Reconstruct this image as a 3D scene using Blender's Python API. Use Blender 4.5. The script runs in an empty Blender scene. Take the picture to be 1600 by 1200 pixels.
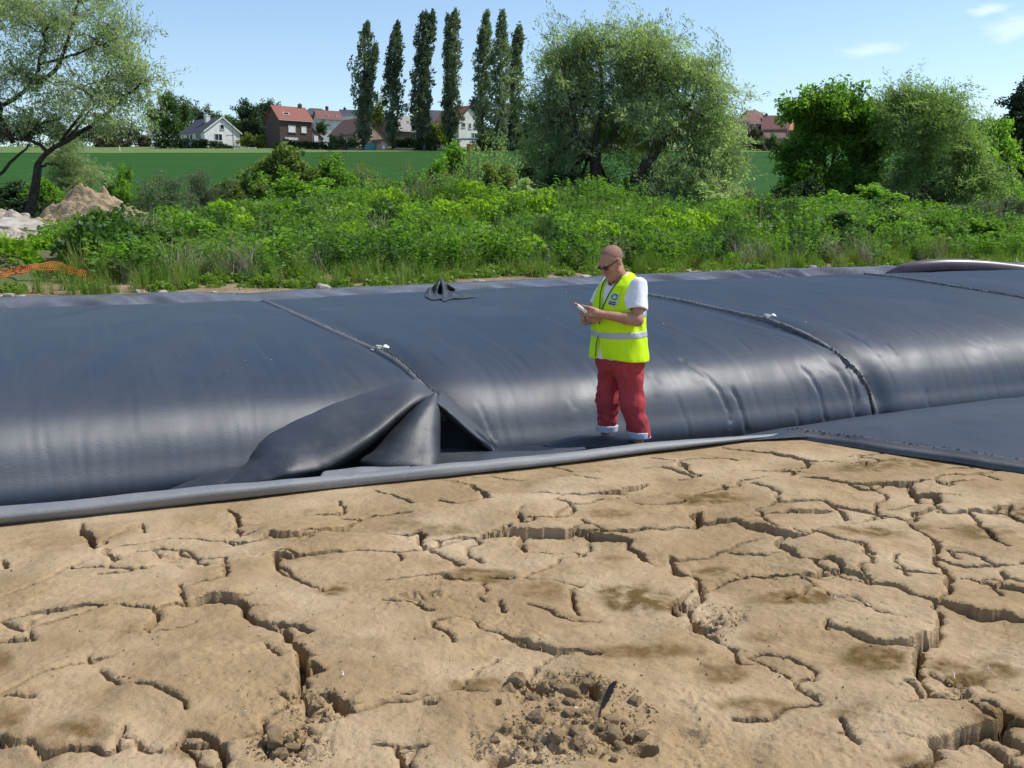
import bpy, bmesh, math, random
import numpy as np
from mathutils import Vector, Matrix
from mathutils.bvhtree import BVHTree

SC = bpy.context.scene
COL = SC.collection
R = math.radians
rng = np.random.default_rng(7)
random.seed(7)

# ------------------------------------------------------------------ camera, light, exposure
CAM_Z, PITCH, FPX = 1.70, R(9.31), 1556.0
cam_d = bpy.data.cameras.new('camera'); cam = bpy.data.objects.new('camera', cam_d); COL.objects.link(cam)
cam_d.sensor_width = 36; cam_d.lens = 36 * FPX / 1600; cam_d.clip_start = 0.1; cam_d.clip_end = 6000
cam.location = (0, 0, CAM_Z); cam.rotation_euler = (R(90) - PITCH, 0, 0)
SC.camera = cam
SUN_AZ, SUN_EL = R(79), R(54)          # azimuth clockwise from +Y (the view direction)
W = bpy.data.worlds.new('World'); SC.world = W; W.use_nodes = True
wn = W.node_tree.nodes; wl = W.node_tree.links
for n in list(wn): wn.remove(n)
wo = wn.new('ShaderNodeOutputWorld'); bg = wn.new('ShaderNodeBackground'); sky = wn.new('ShaderNodeTexSky')
sky.sky_type = 'NISHITA'; sky.sun_disc = False; sky.sun_elevation = SUN_EL; sky.sun_rotation = SUN_AZ
sky.altitude = 0; sky.air_density = 1.0; sky.dust_density = 0.25; sky.ozone_density = 2.2
bg.inputs['Strength'].default_value = 0.127
wl.new(bg.outputs[0], wo.inputs[0])
# thin high cloud: a few soft wisps of white mixed into the sky
def wmath(op, a, b=None, c=None):
    n = wn.new('ShaderNodeMath'); n.operation = op
    for i, v in enumerate((a, b, c)):
        if v is None: continue
        if isinstance(v, (int, float)): n.inputs[i].default_value = v
        else: wl.new(v, n.inputs[i])
    return n.outputs[0]
tc = wn.new('ShaderNodeTexCoord')
wisp = None
def dirpx(px, py):
    xc, yc = (px - 800) / FPX, (600 - py) / FPX
    cp, sp = math.cos(PITCH), math.sin(PITCH)
    return np.array([xc, cp + yc * sp, -sp + yc * cp])
for (cx, cy, rx, ry, a) in ((1365, 76, .034, .0075, .22), (1590, 40, .030, .014, .26), (1545, 14, .02, .006, .3)):
    d = dirpx(cx, cy); d = d / np.linalg.norm(d)
    m = wn.new('ShaderNodeMapping'); m.vector_type = 'POINT'
    sub = wn.new('ShaderNodeVectorMath'); sub.operation = 'SUBTRACT'; sub.inputs[1].default_value = d
    wl.new(tc.outputs['Generated'], sub.inputs[0])
    mul = wn.new('ShaderNodeVectorMath'); mul.operation = 'MULTIPLY'; mul.inputs[1].default_value = (1 / rx, 1 / rx, 1 / ry)
    wl.new(sub.outputs[0], mul.inputs[0])
    nz = wn.new('ShaderNodeTexNoise'); nz.inputs['Scale'].default_value = 1.1; nz.inputs['Detail'].default_value = 5
    wl.new(mul.outputs[0], nz.inputs['Vector'])
    ln = wn.new('ShaderNodeVectorMath'); ln.operation = 'LENGTH'; wl.new(mul.outputs[0], ln.inputs[0])
    f = wmath('SUBTRACT', 1.0, ln.outputs['Value'])
    f = wmath('ADD', f, wmath('MULTIPLY', wmath('SUBTRACT', nz.outputs['Fac'], .5), 1.4))
    ss = wn.new('ShaderNodeMapRange'); ss.interpolation_type = 'SMOOTHSTEP'
    ss.inputs['From Min'].default_value = 0; ss.inputs['From Max'].default_value = .9; ss.inputs['To Max'].default_value = a
    wl.new(f, ss.inputs['Value'])
    wisp = ss.outputs[0] if wisp is None else wmath('MAXIMUM', wisp, ss.outputs[0])
mxw = wn.new('ShaderNodeMix'); mxw.data_type = 'RGBA'
mxw.inputs[7].default_value = (8.2, 8.4, 8.6, 1)
wl.new(wisp, mxw.inputs[0]); wl.new(sky.outputs[0], mxw.inputs[6]); wl.new(mxw.outputs[2], bg.inputs['Color'])

sun_d = bpy.data.lights.new('sun', 'SUN'); sun = bpy.data.objects.new('sun', sun_d); COL.objects.link(sun)
sun_d.energy = 3.5; sun_d.angle = R(.53); sun_d.color = (1, .955, .88)
SUND = Vector((math.sin(SUN_AZ) * math.cos(SUN_EL), math.cos(SUN_AZ) * math.cos(SUN_EL), math.sin(SUN_EL)))
sun.rotation_euler = SUND.to_track_quat('Z', 'Y').to_euler(); sun.location = (20, -5, 40)
SC.view_settings.view_transform = 'Standard'; SC.view_settings.look = 'None'
SC.view_settings.gamma = 1; SC.view_settings.exposure = 0.42; SC.view_settings.use_curve_mapping = False
SC.cycles.max_bounces = 6; SC.cycles.diffuse_bounces = 3; SC.cycles.glossy_bounces = 3
SC.cycles.transmission_bounces = 4; SC.cycles.transparent_max_bounces = 4
SC.cycles.use_adaptive_sampling = True; SC.cycles.adaptive_threshold = 0.02
try:
    SC.cycles.use_denoising = True; SC.cycles.denoiser = 'OPENIMAGEDENOISE'
except Exception: pass

# ------------------------------------------------------------------ where a pixel of the photograph meets the place
CAMP = np.array([0, 0, CAM_Z])
def at_z(px, py, z):
    d = dirpx(px, py); return CAMP + d * ((z - CAM_Z) / d[2])
AX = np.array([math.cos(R(24)), math.sin(R(24)), 0]); NX = np.array([-math.sin(R(24)), math.cos(R(24)), 0])  # along / across the tubes
def at_v(px, py, v):
    d = dirpx(px, py); return CAMP + d * (v / (d @ NX))
def at_d(px, py, d): return CAMP + dirpx(px, py) * d
def uv(u, v, z): return AX * u + NX * v + np.array([0, 0, z])
def project(P):
    Q = P - CAMP; cp, sp = math.cos(PITCH), math.sin(PITCH)
    dep = Q[:, 1] * cp - Q[:, 2] * sp; up = Q[:, 1] * sp + Q[:, 2] * cp
    dep = np.where(dep < .05, .05, dep)
    return 800 + FPX * Q[:, 0] / dep, 600 - FPX * up / dep, dep

# ------------------------------------------------------------------ noise
def _h(ix, iy, iz, seed):
    h = (ix.astype(np.uint32) * np.uint32(374761393) + iy.astype(np.uint32) * np.uint32(668265263)
         + iz.astype(np.uint32) * np.uint32(2147483647) + np.uint32((seed * 974711 + 17) & 0xffffffff))
    h = (h ^ (h >> np.uint32(13))) * np.uint32(1274126177)
    h = (h ^ (h >> np.uint32(16))) * np.uint32(2246822519)
    return ((h ^ (h >> np.uint32(15))) & np.uint32(0xffffff)).astype(np.float32) / np.float32(0xffffff)
def vnoise(x, y, z=None, seed=0):
    x = np.asarray(x, np.float64); y = np.asarray(y, np.float64)
    x0 = np.floor(x); y0 = np.floor(y); fx = x - x0; fy = y - y0
    ix = x0.astype(np.int64); iy = y0.astype(np.int64)
    fx = fx * fx * (3 - 2 * fx); fy = fy * fy * (3 - 2 * fy)
    if z is None:
        iz = np.zeros_like(ix)
        a = _h(ix, iy, iz, seed); b = _h(ix + 1, iy, iz, seed); c = _h(ix, iy + 1, iz, seed); d = _h(ix + 1, iy + 1, iz, seed)
        return (a + (b - a) * fx) * (1 - fy) + (c + (d - c) * fx) * fy
    z = np.asarray(z, np.float64); z0 = np.floor(z); fz = z - z0; iz = z0.astype(np.int64); fz = fz * fz * (3 - 2 * fz)
    o = 0
    for k, wz in ((0, 1 - fz), (1, fz)):
        a = _h(ix, iy, iz + k, seed); b = _h(ix + 1, iy, iz + k, seed); c = _h(ix, iy + 1, iz + k, seed); d = _h(ix + 1, iy + 1, iz + k, seed)
        o = o + ((a + (b - a) * fx) * (1 - fy) + (c + (d - c) * fx) * fy) * wz
    return o
def fbm(x, y, z=None, seed=0, octv=4, gain=.5):
    s, a, t = 0, 1, 0
    for o in range(octv):
        f = 2.03 ** o
        s = s + a * vnoise(x * f + o * 7.3, y * f + o * 3.1, None if z is None else z * f + o * 5.7, seed + o); t += a; a *= gain
    return s / t            # 0..1
def sstep(a, b, x):
    t = np.clip((x - a) / (b - a), 0, 1); return t * t * (3 - 2 * t)

# ------------------------------------------------------------------ objects
def tag(o, label=None, cat=None, group=None, kind=None):
    if label: o['label'] = label
    if cat: o['category'] = cat
    if group: o['group'] = group
    if kind: o['kind'] = kind
    return o
def link(name, data, m=None, parent=None):
    o = bpy.data.objects.new(name, data); COL.objects.link(o)
    if m is not None and data is not None:
        if not data.materials: data.materials.append(m)
    if parent is not None: o.parent = parent
    return o
def empty(name, loc=(0, 0, 0), rz=0.0):
    o = bpy.data.objects.new(name, None); COL.objects.link(o); o.location = loc; o.rotation_euler = (0, 0, rz); o.empty_display_size = .2
    return o
def npmesh(name, V, F, smooth=True, attrs=None):
    """V (n,3); F an (m,k) array or a list of such arrays of 3- or 4-gons"""
    Fs = F if isinstance(F, list) else [F]
    Fs = [np.asarray(f, np.int32) for f in Fs if len(f)]
    me = bpy.data.meshes.new(name)
    V = np.asarray(V, np.float32)
    me.vertices.add(len(V)); me.vertices.foreach_set('co', V.ravel())
    nl = sum(f.size for f in Fs); npol = sum(len(f) for f in Fs)
    me.loops.add(nl); me.polygons.add(npol)
    me.loops.foreach_set('vertex_index', np.concatenate([f.ravel() for f in Fs]))
    tot = np.concatenate([np.full(len(f), f.shape[1], np.int32) for f in Fs])
    st = np.concatenate([[0], np.cumsum(tot)[:-1]]).astype(np.int32)
    me.polygons.foreach_set('loop_start', st)
    try: me.polygons.foreach_set('loop_total', tot)
    except Exception: pass
    me.polygons.foreach_set('use_smooth', np.full(npol, smooth, bool))
    for k, a in (attrs or {}).items():
        at = me.attributes.new(k, 'FLOAT', 'POINT'); at.data.foreach_set('value', np.asarray(a, np.float32))
    me.update(calc_edges=True)
    return me
def grid_faces(nr, nc):
    i = np.arange((nr - 1) * nc).reshape(nr - 1, nc)[:, :-1].ravel()
    return np.stack([i, i + 1, i + nc + 1, i + nc], 1)
class MB:
    """collects simple shapes and builds them as ONE mesh"""
    def __init__(s): s.V = []; s.F = []; s.n = 0
    def add(s, V, F):
        s.V.append(np.asarray(V, float)); s.F += [tuple(int(i) + s.n for i in f) for f in F]; s.n += len(V); return s
    def box(s, c, size, rz=0, M=None):
        h = np.array(size) / 2
        V = np.array([[x, y, z] for z in (-1, 1) for y in (-1, 1) for x in (-1, 1)]) * h
        if M is not None: V = V @ np.array(M).T
        if rz: 
            ca, sa = math.cos(rz), math.sin(rz); V = V @ np.array([[ca, sa, 0], [-sa, ca, 0], [0, 0, 1]])
        return s.add(V + np.array(c), [(0, 2, 3, 1), (4, 5, 7, 6), (0, 1, 5, 4), (2, 6, 7, 3), (0, 4, 6, 2), (1, 3, 7, 5)])
    def tube(s, pts, rad, sides=6, cap=True):
        pts = np.asarray(pts, float); n = len(pts)
        rad = np.broadcast_to(np.asarray(rad, float), (n,))
        T = np.gradient(pts, axis=0); T /= np.linalg.norm(T, axis=1, keepdims=True) + 1e-9
        up = np.array([0, 0, 1.]) if abs(T[0][2]) < .9 else np.array([1., 0, 0])
        V = []
        for k in range(n):
            a = np.cross(T[k], up); a /= np.linalg.norm(a) + 1e-9; b = np.cross(a, T[k]); up = b
            for j in range(sides):
                t = 2 * math.pi * j / sides; V.append(pts[k] + rad[k] * (a * math.cos(t) + b * math.sin(t)))
        F = [(k * sides + j, k * sides + (j + 1) % sides, (k + 1) * sides + (j + 1) % sides, (k + 1) * sides + j) for k in range(n - 1) for j in range(sides)]
        if cap: F += [tuple(range(sides))[::-1], tuple((n - 1) * sides + j for j in range(sides))]
        return s.add(V, F)
    def prism(s, poly, depth_vec):
        poly = np.asarray(poly, float); n = len(poly); V = np.concatenate([poly, poly + np.asarray(depth_vec, float)])
        return s.add(V, [tuple(range(n))[::-1], tuple(range(n, 2 * n))] + [(i, (i + 1) % n, n + (i + 1) % n, n + i) for i in range(n)])
    def mesh(s, name, smooth=False):
        me = bpy.data.meshes.new(name); me.from_pydata(np.concatenate(s.V).tolist(), [], s.F); me.update()
        if smooth: me.polygons.foreach_set('use_smooth', np.ones(len(me.polygons), bool))
        return me
    def build(s, name, m, parent=None, smooth=False): return link(name, s.mesh(name, smooth), m, parent)
def catmull(P, n):
    P = np.asarray(P, float); m = len(P)
    t = np.linspace(0, m - 1, n); i = np.clip(t.astype(int), 0, m - 2); f = (t - i)[:, None]
    p0 = P[np.clip(i - 1, 0, m - 1)]; p1 = P[i]; p2 = P[i + 1]; p3 = P[np.clip(i + 2, 0, m - 1)]
    return .5 * (2 * p1 + (p2 - p0) * f + (2 * p0 - 5 * p1 + 4 * p2 - p3) * f ** 2 + (3 * p1 - p0 - 3 * p2 + p3) * f ** 3)
def patch(rows, nu, nv):
    """smooth sheet through rows of control points"""
    A = np.stack([catmull(r, nv) for r in rows])
    B = np.stack([catmull(A[:, j], nu) for j in range(nv)], 1)
    return B          # nu,nv,3

# ------------------------------------------------------------------ materials
def mat(name, col, rough=.8, spec=.3, col2=None, nscale=4, detail=4, ramp=(.35, .65), bump=0, bscale=40, bdist=.02, metal=0, coords='Object', noise_map=None, col3=None, n3=1.0, ramp3=(.55, .7), transl=None, **kw):
    m = bpy.data.materials.new(name); m.use_nodes = True; nt = m.node_tree; N = nt.nodes; L = nt.links
    b = N['Principled BSDF']; b.inputs['Roughness'].default_value = rough; b.inputs['Specular IOR Level'].default_value = spec
    b.inputs['Metallic'].default_value = metal
    b.inputs['Base Color'].default_value = (*col, 1)
    tcn = N.new('ShaderNodeTexCoord'); src = tcn.outputs[coords]
    if noise_map:
        mp = N.new('ShaderNodeMapping'); mp.inputs['Scale'].default_value = noise_map; L.new(src, mp.inputs[0]); src = mp.outputs[0]
    m['_n'] = 1
    def noise(sc, det=detail, s=src):
        n = N.new('ShaderNodeTexNoise'); n.inputs['Scale'].default_value = sc; n.inputs['Detail'].default_value = det; L.new(s, n.inputs['Vector']); return n.outputs['Fac']
    def mr(v, a, b_):
        n = N.new('ShaderNodeMapRange'); n.inputs['From Min'].default_value = a; n.inputs['From Max'].default_value = b_; L.new(v, n.inputs['Value']); return n.outputs[0]
    def mix(f, a, c, typ='MIX'):
        n = N.new('ShaderNodeMix'); n.data_type = 'RGBA'; n.blend_type = typ
        if isinstance(f, (int, float)): n.inputs[0].default_value = f
        else: L.new(f, n.inputs[0])
        for i, v in ((6, a), (7, c)):
            if isinstance(v, tuple): n.inputs[i].default_value = (*v, 1)
            else: L.new(v, n.inputs[i])
        return n.outputs[2]
    out = None
    if col2 is not None: out = mix(mr(noise(nscale), *ramp), col, col2)
    if col3 is not None: out = mix(mr(noise(n3), *ramp3), out if out is not None else col, col3)
    if out is not None: L.new(out, b.inputs['Base Color'])
    if bump:
        bn = N.new('ShaderNodeBump'); bn.inputs['Strength'].default_value = bump; bn.inputs['Distance'].default_value = bdist
        L.new(noise(bscale, 3), bn.inputs['Height']); L.new(bn.outputs[0], b.inputs['Normal'])
    m_ = dict(m=m, N=N, L=L, b=b, noise=noise, mr=mr, mix=mix, tc=tcn, src=src, out=out)
    MATX[name] = m_
    return m
MATX = {}
def leaf_mat(name, c1, c2, tr=.35, rough=.55, dry=None):
    """leaf colour varies with a per-leaf 'tint' attribute; thin-leaf translucency"""
    m = bpy.data.materials.new(name); m.use_nodes = True; nt = m.node_tree; N = nt.nodes; L = nt.links
    for n in list(N): N.remove(n)
    o = N.new('ShaderNodeOutputMaterial'); a = N.new('ShaderNodeAttribute'); a.attribute_name = 'tint'
    oi = N.new('ShaderNodeObjectInfo')
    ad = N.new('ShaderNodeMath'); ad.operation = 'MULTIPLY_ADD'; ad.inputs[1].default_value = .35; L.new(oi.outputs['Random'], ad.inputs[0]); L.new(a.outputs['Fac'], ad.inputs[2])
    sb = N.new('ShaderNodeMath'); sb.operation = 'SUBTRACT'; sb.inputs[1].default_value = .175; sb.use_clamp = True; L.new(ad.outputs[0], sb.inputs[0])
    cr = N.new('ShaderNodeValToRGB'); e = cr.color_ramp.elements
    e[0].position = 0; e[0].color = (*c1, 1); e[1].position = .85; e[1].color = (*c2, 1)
    if dry is not None:
        x = e.new(.97); x.color = (*dry, 1)
    L.new(sb.outputs[0], cr.inputs[0])
    p = N.new('ShaderNodeBsdfPrincipled'); p.inputs['Roughness'].default_value = rough; p.inputs['Specular IOR Level'].default_value = .35
    t = N.new('ShaderNodeBsdfTranslucent'); hs = N.new('ShaderNodeMix'); hs.data_type = 'RGBA'; hs.blend_type = 'MULTIPLY'; hs.inputs[0].default_value = 1
    hs.inputs[7].default_value = (1.35, 1.5, .55, 1)
    L.new(cr.outputs[0], p.inputs['Base Color']); L.new(cr.outputs[0], hs.inputs[6]); L.new(hs.outputs[2], t.inputs['Color'])
    mx = N.new('ShaderNodeMixShader'); mx.inputs[0].default_value = tr
    L.new(p.outputs[0], mx.inputs[1]); L.new(t.outputs[0], mx.inputs[2]); L.new(mx.outputs[0], o.inputs[0])
    return m

BARK = mat('bark', (.075, .058, .043), .9, .2, (.03, .024, .019), 9, bump=.6, bscale=18)
BARKL = mat('pale_bark', (.17, .14, .11), .9, .2, (.07, .06, .05), 9, bump=.6, bscale=18)

# ------------------------------------------------------------------ terrain
_nv = np.array([(-60, -.9), (13.2, -.75), (14.1, .42), (15.2, .62), (17, .72), (20, .98), (24, 1.28), (28, 1.5), (34, 1.62), (60, 1.7), (400, 1.7)])
_fy = np.array([(-100, 0), (55, 0), (70, .7), (90, 2.5), (120, 5.4), (150, 8.3), (190, 12.3), (213, 14.3), (226, 15.8), (240, 17.2), (262, 18.6), (330, 20.5), (500, 22.5), (1600, 24)])
def terrain(x, y):
    x = np.asarray(x, float); y = np.asarray(y, float)
    v = x * NX[0] + y * NX[1]
    z = np.interp(v, _nv[:, 0], _nv[:, 1]) + np.interp(y, _fy[:, 0], _fy[:, 1])
    k = sstep(16.5, 20, v) * (1 - sstep(50, 65, y))
    z = z + k * ((fbm(x * .35, y * .35, seed=3, octv=3) - .5) * 1.0)
    def hump(cx, cy, rx, ry, h): return h * np.exp(-((x - cx) / rx) ** 2 - ((y - cy) / ry) ** 2)
    z = z + hump(-1.5, 29.5, 5.5, 5, .62) + hump(-13, 30, 6, 6, -.85) + hump(-12.5, 25.5, 3.2, 3.2, -.35) + hump(5.5, 30, 4, 5, .25) + hump(14, 31, 5, 6, -.15)
    z = z - .5 * sstep(33, 40, v) * (1 - sstep(55, 72, y))
    z = z + sstep(14.8, 15.5, v) * (fbm(x * 1.7, y * 1.7, seed=5, octv=3) - .5) * .1
    z = z + sstep(225, 300, y) * (fbm(x * .01, y * .01, seed=9, octv=2) - .5) * 3
    return z
def tz(x, y): return float(terrain(np.array([x]), np.array([y]))[0])
def on_ground(px, d):
    """point of the ground straight below the pixel column px at depth d"""
    p = at_d(px, 345, d); return np.array([p[0], p[1], tz(p[0], p[1])])
# ------------------------------------------------------------------ ground
def axis_pts(segs):
    out = [segs[0][0]]
    for a, b, st in segs: out += list(np.linspace(a, b, max(2, int(round(abs(b - a) / st)) + 1))[1:])
    return np.array(out)
gx = axis_pts([(-1500, -300, 120), (-300, -60, 12), (-60, -20, 1.5), (-20, 24, .4), (24, 60, 1.5), (60, 300, 12), (300, 1500, 120)])
gy = axis_pts([(-60, 4, 8), (4, 36, .35), (36, 70, 1.2), (70, 240, 6), (240, 400, 20), (400, 1800, 140)])
GX, GY = np.meshgrid(gx, gy); GZ = terrain(GX.ravel(), GY.ravel())
gv = np.stack([GX.ravel(), GY.ravel(), GZ], 1)
GROUND = mat('dry_soil', (.31, .225, .135), .95, .15, (.20, .145, .09), 1.6, bump=.5, bscale=9, bdist=.05, coords='Object')
x = MATX['dry_soil']
geo_n = x['N'].new('ShaderNodeSeparateXYZ'); x['L'].new(x['tc'].outputs['Object'], geo_n.inputs[0])
rot = x['N'].new('ShaderNodeVectorMath'); rot.operation = 'DOT_PRODUCT'; rot.inputs[1].default_value = tuple(NX); x['L'].new(x['tc'].outputs['Object'], rot.inputs[0])
nn = x['N'].new('ShaderNodeMath'); nn.operation = 'MULTIPLY_ADD'; nn.inputs[1].default_value = 2.5; x['L'].new(x['noise'](.8), nn.inputs[0]); x['L'].new(rot.outputs['Value'], nn.inputs[2])
x['L'].new(x['mix'](x['mr'](nn.outputs[0], 17.8, 19.2), x['out'], x['mix'](x['mr'](x['noise'](.5), .45, .7), (.075, .12, .028), (.15, .12, .07))), x['b'].inputs['Base Color'])
ground = link('ground', npmesh('ground', gv, grid_faces(len(gy), len(gx))), GROUND); tag(ground, kind='structure')

def sheet(name, x0, x1, y0f, y1f, m, lift, nx=70, ny=40):
    xs = np.linspace(x0, x1, nx); T = np.linspace(0, 1, ny)
    X = np.repeat(xs[None], ny, 0); Y = y0f(X) * (1 - T[:, None]) + y1f(X) * T[:, None]
    Z = terrain(X.ravel(), Y.ravel()) + lift
    o = link(name, npmesh(name, np.stack([X.ravel(), Y.ravel(), Z], 1), grid_faces(ny, nx)), m); return tag(o, kind='structure')
CROP = mat('crop_green', (.034, .112, .016), .9, .12, (.025, .088, .012), .05, noise_map=(.6, 4, 1), col3=(.036, .112, .016), n3=.35, ramp3=(.5, .7), bump=.8, bscale=2.2, bdist=.3)
MEAD = mat('meadow_green', (.12, .2, .045), .9, .2, (.16, .2, .07), .12, col3=(.07, .15, .03), n3=.5, bump=.6, bscale=1.5, bdist=.3)
fy1 = lambda X: 209 + 3 * np.sin(X * .02) - 12 * sstep(-20, -50, X) - 10 * sstep(36, 46, X)
sheet('crop_field', -230, 260, lambda X: 64 + 0 * X, fy1, CROP, .06)
sheet('meadow', -260, 290, lambda X: fy1(X) - .3, lambda X: 236 + 0 * X, MEAD, .10, 70, 10)

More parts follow.
